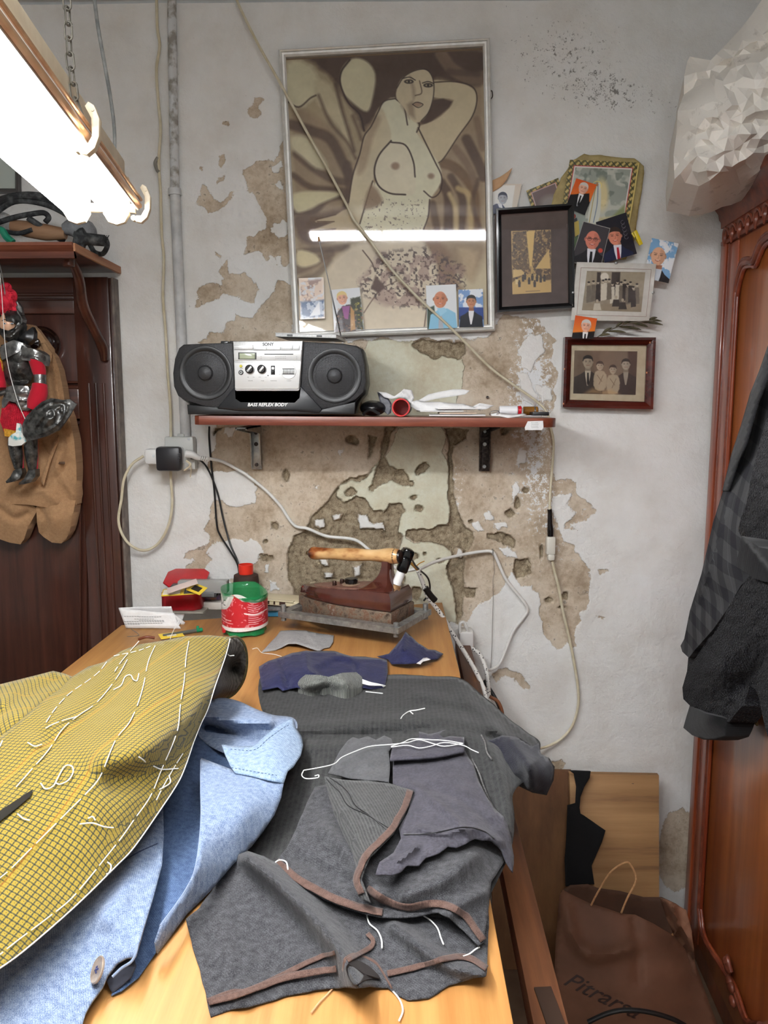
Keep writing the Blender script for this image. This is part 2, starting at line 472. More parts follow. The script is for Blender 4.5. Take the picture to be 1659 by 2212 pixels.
# ------------------------------------------------------------------ the room shell
def fine_axis(lo, hi, a, b, st): return np.concatenate([np.linspace(lo, a, 6)[:-1], np.arange(a, b, st), np.linspace(b, hi, 6)])
XS = fine_axis(-2.2, 1.6, -.78, .92, .0026); ZS = fine_axis(0, 2.34, .42, 2.33, .0026)
WX, WZ = np.meshgrid(XS, ZS)
PX, PY = project(np.stack([WX, np.zeros_like(WX), WZ], -1))
w1 = fbm(PX/46, PY/46, 11, 5); w2 = fbm(PX/46+31, PY/46+7, 12, 5)
w3 = fbm(PX/11, PY/11, 15, 3); w4 = fbm(PX/11+9, PY/11+3, 16, 3)
QX = PX+w1*15+w3*5; QY = PY+w2*15+w4*5
RX = PX+w3*4+w1*5; RY = PY+w4*4+w2*5
def region(polys, X, Y, pad=60):
    out = np.full(X.shape, -200.0)
    for p in polys:
        p = np.array(p, float); x0, y0 = p.min(0)-pad; x1, y1 = p.max(0)+pad
        k = (X > x0) & (X < x1) & (Y > y0) & (Y < y1)
        if k.any(): out[k] = np.maximum(out[k], sdf(X[k], Y[k], p))
    return out
def dots(L, X, Y, out):
    for cx, cy, rx, ry in L:
        out = np.maximum(out, (1-np.sqrt(((X-cx)/rx)**2+((Y-cy)/ry)**2))*min(rx, ry))
    return out
LOSS = [
 [(620,303),(600,310),(588,348),(573,343),(559,343),(548,358),(523,366),(520,379),(533,395),(536,413),(551,426),(554,442),(570,463),(572,495),(554,502),(546,514),(533,513),(533,529),(530,547),(554,547),(570,560),(575,572),(590,560),(600,580),(625,575),(640,560),(640,300)],
 [(486,558),(499,589),(512,592),(530,589),(549,605),(559,623),(554,640),(554,652),(540,650),(522,649),(500,645),(486,639),(465,647),(449,649),(436,665),(420,660),(425,650),(434,640),(428,632),(431,620),(447,613),(465,616),(481,615),(488,600),(475,589),(478,572)],
 [(430,745),(449,738),(457,722),(473,724),(482,710),(488,694),(502,685),(502,672),(512,678),(530,686),(549,688),(559,667),(578,650),(590,630),(599,613),(625,610),(660,620),(660,735),(900,735),(1055,728),(1080,679),(1120,684),(1157,684),(1160,700),(1172,710),(1190,722),(1207,729),(1195,740),(1197,766),(1193,785),(1205,808),(1195,830),(1192,844),(1202,870),(1190,905),(1195,925),(1195,1000),(1205,1040),(1228,1040),(1247,1048),(1249,1070),(1268,1090),(1283,1101),(1268,1112),(1266,1123),(1238,1134),(1249,1151),(1236,1170),(1247,1195),(1262,1215),(1274,1234),(1276,1270),(1277,1303),(1249,1330),(1246,1360),(1247,1395),(1235,1398),(1227,1385),(1208,1398),(1195,1380),(1174,1367),(1168,1350),(1161,1328),(1168,1310),(1166,1290),(1155,1280),(1150,1262),(1125,1265),(1115,1245),(1108,1235),(1094,1256),(1077,1281),(1050,1290),(1030,1312),(1008,1334),(995,1350),(960,1345),(600,1345),(556,1320),(520,1290),(500,1262),(520,1245),(552,1215),(570,1190),(562,1178),(540,1165),(524,1168),(503,1158),(480,1175),(453,1178),(440,1192),(448,1210),(436,1228),(420,1240),(412,1255),(395,1243),(402,1222),(418,1212),(396,1205),(398,1192),(415,1188),(431,1183),(446,1176),(448,1160),(436,1155),(434,1140),(445,1125),(451,1100),(462,1085),(478,1080),(490,1085),(515,1095),(530,1092),(548,1085),(552,1060),(545,1042),(530,1020),(510,1012),(490,1015),(465,1023),(452,1015),(459,962),(458,945),(462,925),(462,890),(500,850),(500,760),(440,755)],
 [(441,395),(455,403),(461,425),(480,435),(500,420),(509,412),(500,430),(487,443),(470,455),(450,462),(440,445),(428,435),(437,415)],
 [(536,235),(548,230),(550,210),(560,208),(572,215),(562,228),(566,250),(555,258),(540,252)],
 [(465,330),(480,327),(482,340),(475,356),(468,345)], [(483,253),(495,256),(497,268),(484,264)],
 [(466,376),(480,376),(478,388),(467,388)], [(430,362),(437,362),(436,372),(430,370)],[(460,548),(472,553),(468,560)],
 [(1060,1455),(1095,1445),(1118,1455),(1135,1480),(1138,1495),(1120,1485),(1105,1465),(1085,1460),(1068,1472)],
 [(1290,1228),(1305,1232),(1312,1240),(1296,1242)],[(1285,1322),(1303,1326),(1298,1332)],
 [(1440,1760),(1480,1740),(1500,1765),(1500,1930),(1425,1925),(1425,1780)],
 [(1180,1640),(1210,1636),(1225,1648),(1212,1662),(1190,1655)]]
PAINT_LEFT = [  # flakes of white paint that remain inside the bare areas
 [(585,362),(602,350),(608,360),(600,375),(588,372)],[(590,395),(605,390),(612,410),(598,412)],[(585,478),(605,470),(620,480),(618,505),(595,512),(583,495)],
 [(555,595),(580,575),(585,560),(600,580),(610,590),(600,605),(575,612),(562,610)],[(595,560),(608,562),(610,580),(600,585)],
 [(480,925),(510,925),(500,950),(483,940)],[(630,700),(650,690),(650,715),(632,720)],
 [(1145,720),(1165,725),(1180,760),(1160,775),(1150,800),(1130,790),(1118,760),(1128,735)],[(1120,800),(1145,810),(1160,850),(1150,880),(1130,865)],[(1160,830),(1185,842),(1190,870),(1165,875)],
 [(1100,1055),(1110,1040),(1120,1065),(1105,1085)],[(1125,960),(1145,970),(1140,1000),(1122,1010)],[(980,1180),(1000,1185),(995,1205),(978,1200)],[(1020,1130),(1035,1125),(1045,1145),(1028,1150)],[(1050,1110),(1065,1105),(1068,1125),(1053,1122)],[(1065,1135),(1090,1130),(1095,1145),(1072,1145)],
 [(1070,1185),(1095,1178),(1112,1192),(1115,1205),(1095,1200)],[(1195,1075),(1230,1068),(1228,1090),(1235,1120),(1222,1150),(1205,1125)],[(1215,1140),(1250,1150),(1245,1180),(1222,1170)],
 [(570,1220),(580,1215),(578,1235),(568,1235)],[(582,1255),(598,1252),(602,1272),(584,1275)],[(690,1198),(712,1195),(710,1225),(695,1220)],[(760,1222),(778,1220),(775,1240),(762,1248)],[(700,1235),(720,1238),(715,1250),(702,1248)],
 [(676,1125),(697,1122),(700,1140),(690,1150),(678,1138)],[(720,1115),(742,1112),(738,1125),(722,1126)],[(770,1110),(792,1115),(800,1130),(825,1128),(830,1145),(800,1140),(778,1140)],[(668,1055),(684,1050),(680,1058)],[(733,975),(746,972),(738,988)]]
CREAM = [
 [(795,735),(890,735),(905,760),(1000,775),(1005,800),(985,880),(985,905),(780,905),(780,800)],
 [(729,1073),(726,1061),(744,1040),(777,1032),(795,1028),(812,1000),(831,985),(848,960),(860,925),(955,922),(966,945),(958,975),(968,1000),(972,1040),(970,1100),(966,1135),(945,1131),(935,1141),(905,1141),(880,1146),(876,1165),(900,1175),(930,1170),(955,1177),(972,1190),(966,1225),(978,1260),(985,1300),(988,1345),(850,1345),(846,1230),(860,1185),(872,1160),(861,1151),(864,1121),(876,1103),(867,1088),(843,1088),(828,1106),(804,1103),(789,1079),(771,1073),(747,1088)],
 ]
MORTAR = [
 [(825,988),(795,1025),(777,1028),(744,1040),(726,1061),(705,1088),(678,1112),(653,1148),(632,1160),(620,1196),(623,1251),(635,1272),(640,1345),(850,1345),(848,1230),(858,1185),(870,1162),(861,1151),(864,1121),(876,1103),(867,1088),(843,1088),(828,1106),(804,1103),(789,1079),(771,1073),(747,1088),(729,1073),(735,1050),(760,1040),(778,1040),(790,1035)],
 [(822,985),(815,1005),(808,1030),(800,1060),(808,1064),(820,1050),(838,1042),(850,1040),(868,1052),(883,1050),(882,1025),(872,1012),(858,1012),(845,1008),(838,998),(830,985)],
 [(895,1021),(907,1006),(922,1000),(929,1010),(918,1025),(900,1028)],
 [(985,925),(1018,925),(1008,945),(985,962),(977,985),(978,1020),(983,1060),(988,1110),(1003,1140),(1022,1153),(1018,1180),(1003,1195),(1000,1250),(1000,1270),(1030,1270),(1025,1290),(1000,1292),(1000,1330),(990,1350),(983,1300),(975,1260),(965,1230),(975,1190),(955,1178),(930,1172),(900,1172),(877,1162),(880,1148),(905,1143),(935,1143),(945,1133),(968,1137),(972,1080),(970,1030),(968,985),(975,960),(962,925)],
 [(834,922),(858,922),(846,935),(840,958),(832,979),(822,992),(822,962),(831,940)],
 [(795,940),(813,942),(806,960),(802,978),(797,988),(798,960)],
 [(888,742),(905,735),(1003,738),(1006,765),(992,775),(960,768),(940,776),(915,765),(900,755)],
 [(1052,1153),(1075,1150),(1098,1160),(1112,1172),(1110,1185),(1095,1177),(1070,1168),(1055,1165)],
 [(1112,1210),(1143,1206),(1146,1228),(1149,1240),(1118,1249),(1110,1235)], [(480,925),(470,930),(458,940),(462,925)]]
HOLES = [(616,1027,8,12),(597,1135,8,9),(573,1170,5,5),(575,1205,13,7),(1101,1107,9,10),(1118,1086,6,11),(1170,1190,5,14),(894,1201,12,9),(900,1283,13,14),(918,1198,4,4),(952,1212,8,5),(1136,1060,8,6),(887,1045,6,6),
         (760,1065,12,9),(905,1100,10,6),(893,1075,8,5),(858,1122,7,6),(866,1250,10,12),(1016,1128,4,4),(535,544,2,2),(700,752,2,2),(762,950,14,9),(1090,932,10,5),(1188,1300,10,5),(1222,1290,8,9),(1215,1315,7,3)]
loss = region(LOSS, QX, QY); loss = np.minimum(loss, -region(PAINT_LEFT, QX, QY))
mort = np.maximum(region(MORTAR, RX, RY), dots(HOLES, RX, RY, np.full(RX.shape, -200.0)))
mort = np.minimum(mort, -region([p for p in PAINT_LEFT if min(q[1] for q in p) > 1000], RX, RY))
crm = region(CREAM, RX, RY)
# small random flakes inside bare areas on the right (efflorescence), and mould spots on the paint at the upper right
efl = np.maximum(0, 1-np.abs(PX-1150)/75)*np.maximum(0, 1-np.abs(PY-850)/300)*2.0+np.exp(-((PX-1195)/90)**2-((PY-1130)/140)**2)*.7+np.exp(-((PX-985)/25)**2-((PY-1070)/90)**2)*.9
mold = np.exp(-((PX-1215)/140)**2-((PY-125)/115)**2)+.9*np.exp(-((PX-1330)/90)**2-((PY-205)/45)**2)+.5*np.exp(-((PX-1420)/60)**2-((PY-235)/30)**2)+.45*np.exp(-((PX-1400)/70)**2-((PY-1530)/120)**2)
grime = np.exp(-((PX-385)/10)**2)*(PY < 470)*.8+np.exp(-((PX-385)/30)**2-((PY-400)/50)**2)*.6+.35*np.exp(-((PX-225)/40)**2-((PY-560)/60)**2)
moldb = np.clip(mold+grime*.5, 0, 1.5)
# relief (metres, positive = towards the room)
und = fbm(WX*4, WZ*4, 3, 3)*.006+fbm(WX*20, WZ*20, 5, 3)*.0016
rough = np.exp(-((PX-540)/90)**2-((PY-430)/140)**2)
und = und+rough*(fbm(PX/17, PY/17, 8, 4)*.006)+.0006*fbm(PX/5, PY/5, 9, 2)
def st(v, w): return np.clip(v/w+.5, 0, 1)
rel = und-.0016*st(loss, 2)-st(mort, 4)*(.010+.0035*fbm(PX/7, PY/7, 21, 4)+.004*st(mort-10, 20))+.0012*st(crm, 2)*(1-st(mort, 2))
edge = np.exp(-((RX-648)/40)**2)*0
V = np.stack([WX, -rel+.0, WZ], -1)
ny, nx = WX.shape; idx = np.arange(nx*ny).reshape(ny, nx)
F = np.stack([idx[:-1, :-1], idx[:-1, 1:], idx[1:, 1:], idx[1:, :-1]], -1).reshape(-1, 4)
me = bpy.data.meshes.new('wall_back'); fast_mesh(me, V.reshape(-1, 3), F)
def attr(n, a):
    t = me.attributes.new(n, 'FLOAT', 'POINT'); t.data.foreach_set('value', a.astype(np.float32).ravel())
attr('loss', loss); attr('mort', mort); attr('crm', crm); attr('efl', efl); attr('mold', moldb)
m = NT('peeling_plaster'); setp(m, .85, spec=.25)
def A(n): x = m.n('ShaderNodeAttribute'); x.attribute_name = n; return x.outputs['Fac']
co = m.coord('Object')
nf = m.noise(co, 260, 4, .6); nm = m.noise(co, 70, 5, .65); nb = m.noise(co, 9, 5, .6); nvf = m.noise(co, 700, 3, .7)
def mask(v, amp, w=1.2, n=nf):
    s_ = m.math('ADD', v, m.math('MULTIPLY', m.math('SUBTRACT', n, .5), amp))
    return m.math('MULTIPLY_ADD', s_, 1/w, .5, clamp=True)
Mloss = mask(A('loss'), 9); Mm = mask(A('mort'), 6); Mc = mask(A('crm'), 8)
eflm = m.math('MULTIPLY_ADD', m.math('SUBTRACT', m.math('ADD', m.math('MULTIPLY', nm, .6), m.math('MULTIPLY', nf, .4)), m.math('MULTIPLY_ADD', A('efl'), -.16, .66)), 22, 0, clamp=True)
moldm = m.math('MULTIPLY', m.math('MULTIPLY_ADD', m.math('SUBTRACT', m.math('ADD', m.math('MULTIPLY', nm, .6), m.math('MULTIPLY', nf, .4)), m.math('MULTIPLY_ADD', A('mold'), -.13, .66)), 14, 0, clamp=True), .75)
white = m.ramp(nb, [(.3, L4((218, 215, 209))), (.5, L4((227, 226, 222))), (.72, L4((233, 233, 231)))])
plas = m.ramp(m.math('ADD', m.math('MULTIPLY', nb, .6), m.math('MULTIPLY', nm, .4)), [(.3, L4((140, 122, 100))), (.44, L4((178, 161, 139))), (.55, L4((204, 190, 170))), (.7, L4((216, 207, 190)))])
crc = m.ramp(m.math('ADD', m.math('MULTIPLY', nb, .7), m.math('MULTIPLY', nm, .3)), [(.33, L4((190, 178, 152))), (.5, L4((206, 203, 180))), (.66, L4((216, 218, 201)))])
morc = m.ramp(m.math('ADD', m.math('MULTIPLY', nvf, .55), m.math('MULTIPLY', nm, .45)), [(.38, L4((84, 70, 54))), (.47, L4((150, 134, 110))), (.6, L4((190, 176, 150)))])
dirt = m.math('MULTIPLY_ADD', m.math('SUBTRACT', nm, .6), 14, 0, clamp=True)
plas = m.mix(m.math('MULTIPLY', dirt, .6), plas, L4((92, 76, 60)))
c = m.mix(Mloss, white, plas); c = m.mix(m.math('MULTIPLY', Mloss, eflm), c, L4((226, 228, 228)))
c = m.mix(Mc, c, crc); c = m.mix(Mm, c, morc); c = m.mix(moldm, c, L4((78, 72, 62)))
m.l(c, m.b.inputs['Base Color'])
h = m.math('SUBTRACT', m.math('MULTIPLY', Mm, -3.0), m.math('MULTIPLY', Mloss, 1.0)); h = m.math('ADD', h, Mc)
b1 = m.bump(h, .0016, .9); b2 = m.bump(nm, .005, .5, b1)
mn = m.math('MULTIPLY', nvf, m.math('MULTIPLY_ADD', Mm, .9, .08)); b3 = m.bump(mn, .005, .6, b2); b4 = m.bump(nf, .0012, .6, b3)
m.l(b4, m.b.inputs['Normal'])
wall = link_mesh('wall_back', me, m.m, None, center=False); wall['kind'] = 'structure'
whitepaint = mat('old_white_paint', (214, 213, 208), (228, 228, 225), 12, .85, bump=.002)
def slab(name, a, b, m):
    o = MB().span(a, b).build(name, m, smooth=False); o['kind'] = 'structure'; return o
slab('ceiling', (-2.2, -2.6, 2.345), (1.6, .05, 2.42), mat('ceiling_paint', (176, 176, 172), (190, 190, 186), 14, .9, bump=.002))
slab('floor', (-2.2, -3.2, -.05), (1.6, .05, 0), mat('floor_tiles', (86, 66, 50), (112, 90, 70), 9, .6))
slab('wall_right', (1.52, -3.2, 0), (1.6, .05, 2.345), whitepaint)
slab('wall_left', (-2.2, -3.2, 0), (-2.12, .05, 2.345), whitepaint)
slab('unseen_wall_front', (-2.2, -3.3, 0), (1.6, -3.2, 2.0), whitepaint)  # unseen wall behind the camera, added to cut the world light
# ------------------------------------------------------------------ the two tube lamps
tube_on = emis('lit_tube', (255, 250, 244), 1.0)
def tubemat(n, st): return emis(n, (250, 252, 255), st)
lampA_tube = tubemat('lit_tube_table', LAMP_A); lampB_tube = tubemat('lit_tube_room', LAMP_B)
cream_metal = mat('cream_enamel', (206, 190, 160), (220, 206, 178), 30, .4, bump=.0003)
dusty_white = mat('dusty_enamel', (228, 226, 220), (200, 196, 186), 50, .5)
copper = mat('coppery_edge', (200, 140, 96), (232, 190, 150), 12, .25, .75, vec=(.2, 3, 3))
def lamp(name, label, end, ang, length, tm, side=1, tilt=0):
    """twin tube batten; end = centre between tube ends, running back along ang"""
    d = Vector((math.sin(ang), -math.cos(ang), math.sin(tilt))).normalized(); r = Vector((math.cos(ang), math.sin(ang), 0))*side
    M = Matrix((r, -d, Vector((0, 0, 1)))).transposed().to_4x4(); M.translation = Vector(end)
    t = thing(name, label, 'lamp', end)
    for s_ in (-1, 1):
        b = MB(M); b.cyl((s_*.029, 0, 0), (s_*.029, -length, 0), .0145, n=24, bev=.004); b.build('fluorescent_tube', tm, t)
        for y in (.004, -length-.004):
            b = MB(M); b.prism([(s_*.029-.02, y-.006, .05), (s_*.029-.019, y-.006, -.004), (s_*.029-.012, y-.006, -.016), (s_*.029, y-.006, -.02), (s_*.029+.012, y-.006, -.016), (s_*.029+.019, y-.006, -.004), (s_*.029+.02, y-.006, .05)], (0, .012, 0), .001); b.build('tube_holder', cream_metal, t)
    b = MB(M)   # reflector: shallow trough
    o = [(-.046, .012), (-.044, .042), (.042, .042), (.056, .012), (.058, .0), (.060, .0), (.058, .016), (.043, .046), (-.047, .046), (-.049, .012)]
    b.prism([(x, .012, z+.005) for x, z in o], (0, -length-.024, 0)); b.build('reflector', dusty_white, t)
    b = MB(M); b.span((-.045, .0, .048), (.045, -length, .075), .004); b.build('housing', cream_metal, t)
    b = MB(M); b.prism([(-.05, .015, .0), (.056, .015, .0), (.056, .015, .012), (-.05, .015, .012)], (0, -.01, 0)); b.build('end_plate', cream_metal, t)
    b = MB(M); b.tube([(.061, .014, .012), (.061, -length-.014, .012)], .0045, 10, smooth=False); b.tube([(.064, .014, .021), (.064, -length-.014, .021)], .0026, 8, smooth=False); b.build('edge_rail', copper, t)
    for y in (.0, -.34):
        b = MB(M)
        pr = [(.07, y, -.022), (.078, y, -.03), (.09, y, -.032), (.104, y, -.02), (.112, y, .0), (.114, y, .03), (.106, y, .052), (.096, y, .058), (.09, y, .05), (.1, y, .03), (.1, y, .0), (.09, y, -.016), (.08, y, -.016)]
        pr = [(.064+(x-.088)*.62, yy, .012+(z-.012)*.62) for x, yy, z in pr]
        b.prism(pr, (0, .013, 0), .0008); b.cyl((.054, y, -.009), (.054, y+.013, -.009), .0038, n=12); b.cyl((.0735, y-.001, .032), (.0735, y+.014, .032), .002, n=10)
        b.build('hanging_clip', cream_metal, t)
    return t, M
PA = Plane((0, -.75, 0), (0, -1, 0))
eA = PA.p(208, 455)
lampA, MA = lamp('tube_lamp', 'twin fluorescent tube lamp with coppery edge hanging over the table, upper left', eA, math.radians(8), 1.22, lampA_tube)
eB = (-.40, -1.93, 2.19)
lampB, MBm = lamp('tube_lamp', 'twin fluorescent tube lamp whose lit line is mirrored in the big framed picture', (-.405, -1.9, 2.185), math.radians(90), .85, lampB_tube)
# ------------------------------------------------------------------ work table
pine = wood('pale_pine', (166, 114, 60), (194, 144, 84), 1, 9, .5, c3=(142, 92, 46), stretch=.05)
oldpine = wood('old_brown_pine', (88, 52, 30), (124, 78, 46), 1, 10, .55, c3=(62, 36, 22), stretch=.05)
table = thing('work_table', 'pale pine tailoring work table top with brown side rails against the wall', 'table', (-.28, -.8, 0))
def TX(px, py, dz=0): v = T(px, py, dz); return v
c0, c1 = TX(262, 1350), TX(955, 1300)
tl = Vector((c0.x, c0.y, TZ)); tr = Vector((c1.x, -.012, TZ)); 
br1 = TX(1056, 1925); br2 = TX(1110, 2212); br = br2+(br2-br1)*1.1
bl = Vector((-1.25, br.y, TZ)); lm = TX(-60, 1602)
b = MB(); b.prism([tl, tr, TX(993, 1450), br1, br2, br, bl, lm], (0, 0, -.034), .002); b.build('table_top', pine, table)
# side rails below the right edge
rail_z = TZ-.05
RP = Plane((0, 0, TZ-.07), (0, 0, 1))
a1, a2 = RP.p(975, 1340), RP.p(1195, 2212)
b = MB(); 
def plank(x0, y0, x1, y1, w, z, th, name, m, bev=.002):
    d = Vector((x1-x0, y1-y0, 0)).normalized(); n = Vector((d.y, -d.x, 0))
    if n.x < 0: n = -n
    p = [Vector((x0, y0, z)), Vector((x1, y1, z)), Vector((x1, y1, z))+n*w, Vector((x0, y0, z))+n*w]
    return MB().prism(p, (0, 0, -th), bev).build(name, m, table)
plank(tr.x-.03, -.06, .075, -1.5, .022, TZ-.036, .09, 'side_rail', oldpine)
R2 = Plane((0, 0, TZ-.10), (0, 0, 1)); q1, q2 = R2.p(1000, 1345), R2.p(1222, 2212)
plank(q1.x-.03, q1.y, q2.x-.035, q2.y-.25, .035, TZ-.10, .03, 'side_rail', oldpine)
plank(q1.x-.075, q1.y, q2.x-.085, q2.y-.25, .018, TZ-.085, .10, 'side_rail', wood('red_brown_pine', (96, 54, 34), (136, 84, 54), 1, 10, .5, stretch=.05))
pl = RP.p(1176, 2132); pl = Vector((pl.x-.004, pl.y-.06, TZ-.099)); MB().box(pl+Vector((.012, .06, 0)), (.018, .07, .003), rot=Matrix.Rotation(.08, 3, 'Z')).build('dark_inlay', mat('dark_stain', (52, 36, 26)), table)
for x, y in ((-.02, -.15), (-.02, -1.35), (-.95, -.7), (-.95, -1.35)):
    MB().span((x-.035, y-.035, 0), (x+.035, y+.035, TZ-.034), .003).build('leg', oldpine, table)
# ------------------------------------------------------------------ shelf with brackets
YS = -.25
SP = Plane((0, YS, 0), (0, -1, 0))
mahog = wood('mahogany_laminate', (96, 44, 30), (142, 76, 52), 0, 8, .32, c3=(70, 32, 24))
shelf = thing('wall_shelf', 'red-brown wooden wall shelf with rounded right corner carrying the radio and papers', 'shelf', (0, -.02, SP.p(800, 920).z))
zl0, zl1 = SP.p(418, 918).z, SP.p(418, 898).z; xl = SP.p(418, 908).x; xr = SP.p(1209, 912).x
zr1 = SP.p(1207, 904).z
SHZ = (zl1+zr1)/2; th = zl1-zl0
o = [(xl, -.012), (xl, YS+.012), (xl+.012, YS)]
for k in range(9): a = math.pi/2*k/8; o.append((xr-.05+.05*math.sin(a), YS+.05-.05*math.cos(a)))
o += [(xr, -.012)]
tilt = math.atan2(zr1-zl1, xr-xl)
MS = Matrix.Translation((0, 0, SHZ)) @ Matrix.Rotation(-tilt, 4, 'Y')
MB(MS).prism([(x, y, 0) for x, y in o], (0, 0, -th), .0012).build('shelf_board', mahog, shelf)
steel = mat('dull_steel', (140, 142, 142), (176, 178, 176), 60, .38, .8)
rust = mat('rusty_dark_steel', (44, 36, 32), (96, 84, 78), 160, .5, .5, lo=.4, hi=.75)
for px0, px1, yb, m_, nm in ((543, 565, 1014, steel, 'steel bracket'), (1035, 1058, 1018, rust, 'dark rusty bracket')):
    x0, x1 = W(px0, 980, .01).x, W(px1, 980, .01).x; zb = W(px0, yb, .01).z; zt = SHZ-th-.001-(px0-800)*0
    zt = SHZ-th+(x0)*-math.tan(tilt)-.0015
    b = MB(); b.span((x0, -.011, zb), (x1, -.007, zt), .001)
    for xx in (x0, x1-.003): b.prism([(xx, -.009, zb+.002), (xx, -.009, zt), (xx, -.2, zt), (xx, -.2, zt-.006), (xx, -.03, zt-.02), (xx, -.018, zb+.01)], (.003, 0, 0))
    b.span((x0, -.2, zt-.0035), (x1, -.011, zt))
    br_ = b.build('bracket', m_, shelf, label=nm)
    for zz, r in ((zt-.02, .004), ((zt+zb)/2+.008, .0052), (zb+.012, .0048)):
        bb = MB(); bb.cyl(((x0+x1)/2, -.010, zz), ((x0+x1)/2, -.0135, zz), r, n=14, bev=.0008); bb.build('screw', steel if m_ is rust else rust, br_)
# ------------------------------------------------------------------ left hall panel with hat shelf
dk = wood('dark_walnut', (52, 27, 20), (84, 46, 34), 2, 8, .28, coat=.35, c3=(36, 18, 14))
dkx = wood('dark_walnut_across', (58, 30, 22), (98, 56, 42), 0, 8, .3, coat=.3, c3=(40, 20, 15))
rack = thing('hall_stand', 'dark walnut panelled hall stand with top shelf and curved bracket beside the wall, left', 'hall stand', (W(100, 1000).x, -.02, 0))
HP = Plane((0, -.035, 0), (0, -1, 0))
def H(px, py, o=0): return HP.p(px, py, o)
xr_ = H(254, 900).x; xl_ = -1.9; zt = H(200, 600).z
MB().span((xl_, -.034, 0), (xr_, -.006, zt), .002).build('back_panel', dk, rack)
MB().span((xr_, -.04, 0), (xr_+.006, -.004, zt), .001).build('edge_strip', mat('grey_edge', (90, 80, 74), (120, 108, 98), 40, .6), rack)
zs = H(200, 1100).z
MB().span((xr_-.09, -.048, 0), (xr_-.004, -.034, zt), .003).build('stile', dk, rack)
for dx in (.062, .045, .026):
    b = MB(); b.tube([(xr_-dx, -.048, .5), (xr_-dx, -.048, H(230, 828).z)], .0035, 8, smooth=False); b.build('reed_moulding', dk, rack)
MB().span((xl_, -.044, zt-.085), (xr_-.09, -.034, zt), .003).build('top_rail', dkx, rack)
MB().span((xl_, -.044, H(0, 906).z), (xr_-.09, -.034, H(0, 836).z), .003).build('middle_rail', dkx, rack)
def framep(x0, x1, y0, y1, name, pm):
    A = H(x0, y0), H(x1, y0), H(x1, y1), H(x0, y1)
    for r, o_ in ((.007, -.002), (.0035, .006), ):
        q = [Vector((p.x+(o_*1.5 if k in (0, 3) else -o_*1.5), -.040-o_*.4, p.z+(-o_*1.5 if k < 2 else o_*1.5))) for k, p in enumerate(A)]
        MB().tube(q, r, 10, closed=True, smooth=False).build('panel_moulding', pm, rack)
framep(-150, 183, 640, 834, 'a', dkx)
framep(-150, 183, 908, 1700, 'b', dk)
# shelf on top
fz0 = Plane((0, -.30, 0), (0, -1, 0))
st_ = fz0.p(100, 525).z; sb_ = fz0.p(100, 546).z; xf = fz0.p(160, 530).x
zz = H(250, 588).z
prof = [(0, st_), (.012, st_), (.012, st_-.006), (.004, st_-.012), (-.004, st_-.022), (-.010, st_-.024), (-.010, st_-.03), (0, st_-.03)]
b = MB()
b.prism([(xl_, -.30-p[0], p[1]) for p in prof], (xf-xl_, 0, 0)); b.build('cornice', wood('walnut_cornice', (96, 52, 38), (140, 84, 62), 0, 8, .4, c3=(62, 34, 24)), rack)
MB().prism([(xl_, -.299, st_-.001), (xf, -.299, st_-.001), (xr_+.01, -.01, st_-.001), (xl_, -.01, st_-.001)], (0, 0, -.014), .001).build('top_board', dkx, rack)
b = MB(); b.prism([(xf, -.305, st_-.001), (xf+.004, -.305, st_-.001), (xr_+.016, -.01, st_-.001), (xr_+.008, -.01, st_-.001)], (0, 0, -.016)); b.build('side_moulding', wood('raw_edge', (150, 92, 62), (196, 150, 112), 1, 9, .6), rack)
# curved bracket
p1 = Plane((0, -.235, 0), (0, -1, 0)).p(148, 560); p2 = Plane((0, -.2, 0), (0, -1, 0)).p(170, 600); p3 = Plane((0, -.15, 0), (0, -1, 0)).p(180, 660); p4 = Plane((0, -.10, 0), (0, -1, 0)).p(205, 715); p5 = Plane((0, -.065, 0), (0, -1, 0)).p(222, 750); p6 = Plane((0, -.055, 0), (0, -1, 0)).p(226, 778)
b = MB(); b.tube([p1+Vector((0, 0, .01)), p2, p3, p4, p5, p6], [.008, .011, .012, .011, .013, .009], 12, 6); b.build('curved_bracket', dk, rack)
b = MB(); b.cyl(p1+Vector((0, 0, -.016)), p1+Vector((0, 0, .016)), .0125, n=20, bev=.002); b.build('bracket_block', dkx, rack)
# round hook plate
kc = H(92, 745, .012)
M = Matrix.Translation(kc) @ Matrix.Rotation(math.pi/2, 4, 'X')
b = MB(); b.lathe([(.044, 0), (.044, .006), (.04, .011), (.034, .008), (.03, .014), (.022, .016), (.015, .013), (.008, .022), (.008, .04), (.016, .046), (.016, .056), (.0, .062)], (0, 0, 0), 36, M); b.build('round_hook', mat('black_walnut_gloss', (34, 18, 15), rough=.15, coat=.5), rack)
# ------------------------------------------------------------------ right wardrobe
VPX = 972.0
dv = Vector(tuple(rays(VPX, 866.0))); dv.z = 0; dv.normalize()
a_ = -dv; nl = Vector((-dv.y, dv.x, 0)); nl = nl if nl.x < 0 else -nl
O = W(1535, 866); O = Vector((O.x, -.014, 0))
MWD = Matrix((a_, nl, Vector((0, 0, 1)))).transposed().to_4x4(); MWD.translation = O
WD = Plane(tuple(O), tuple(nl))
def wd_(px, py, o=0): return MWD.inverted() @ WD.p(px, py, o)
redw = wood('red_varnished_wood', (112, 46, 26), (168, 84, 48), 2, 7, .3, coat=.25, c3=(84, 34, 22))
redl = wood('orange_varnished_panel', (150, 80, 40), (190, 112, 58), 2, 5, .28, coat=.3, c3=(122, 58, 30))
redd = wood('dark_red_cornice', (84, 38, 26), (136, 70, 48), 0, 8, .4, coat=.15)
ward = thing('wardrobe', 'red-brown varnished wardrobe with carved cornice and moulded door along the right wall', 'wardrobe', MWD @ Vector((.45, -.28, 0)))
zc = wd_(1562, 492).z; ztop = wd_(1562, 492).z+.125
print('ward', zc, ztop, O)
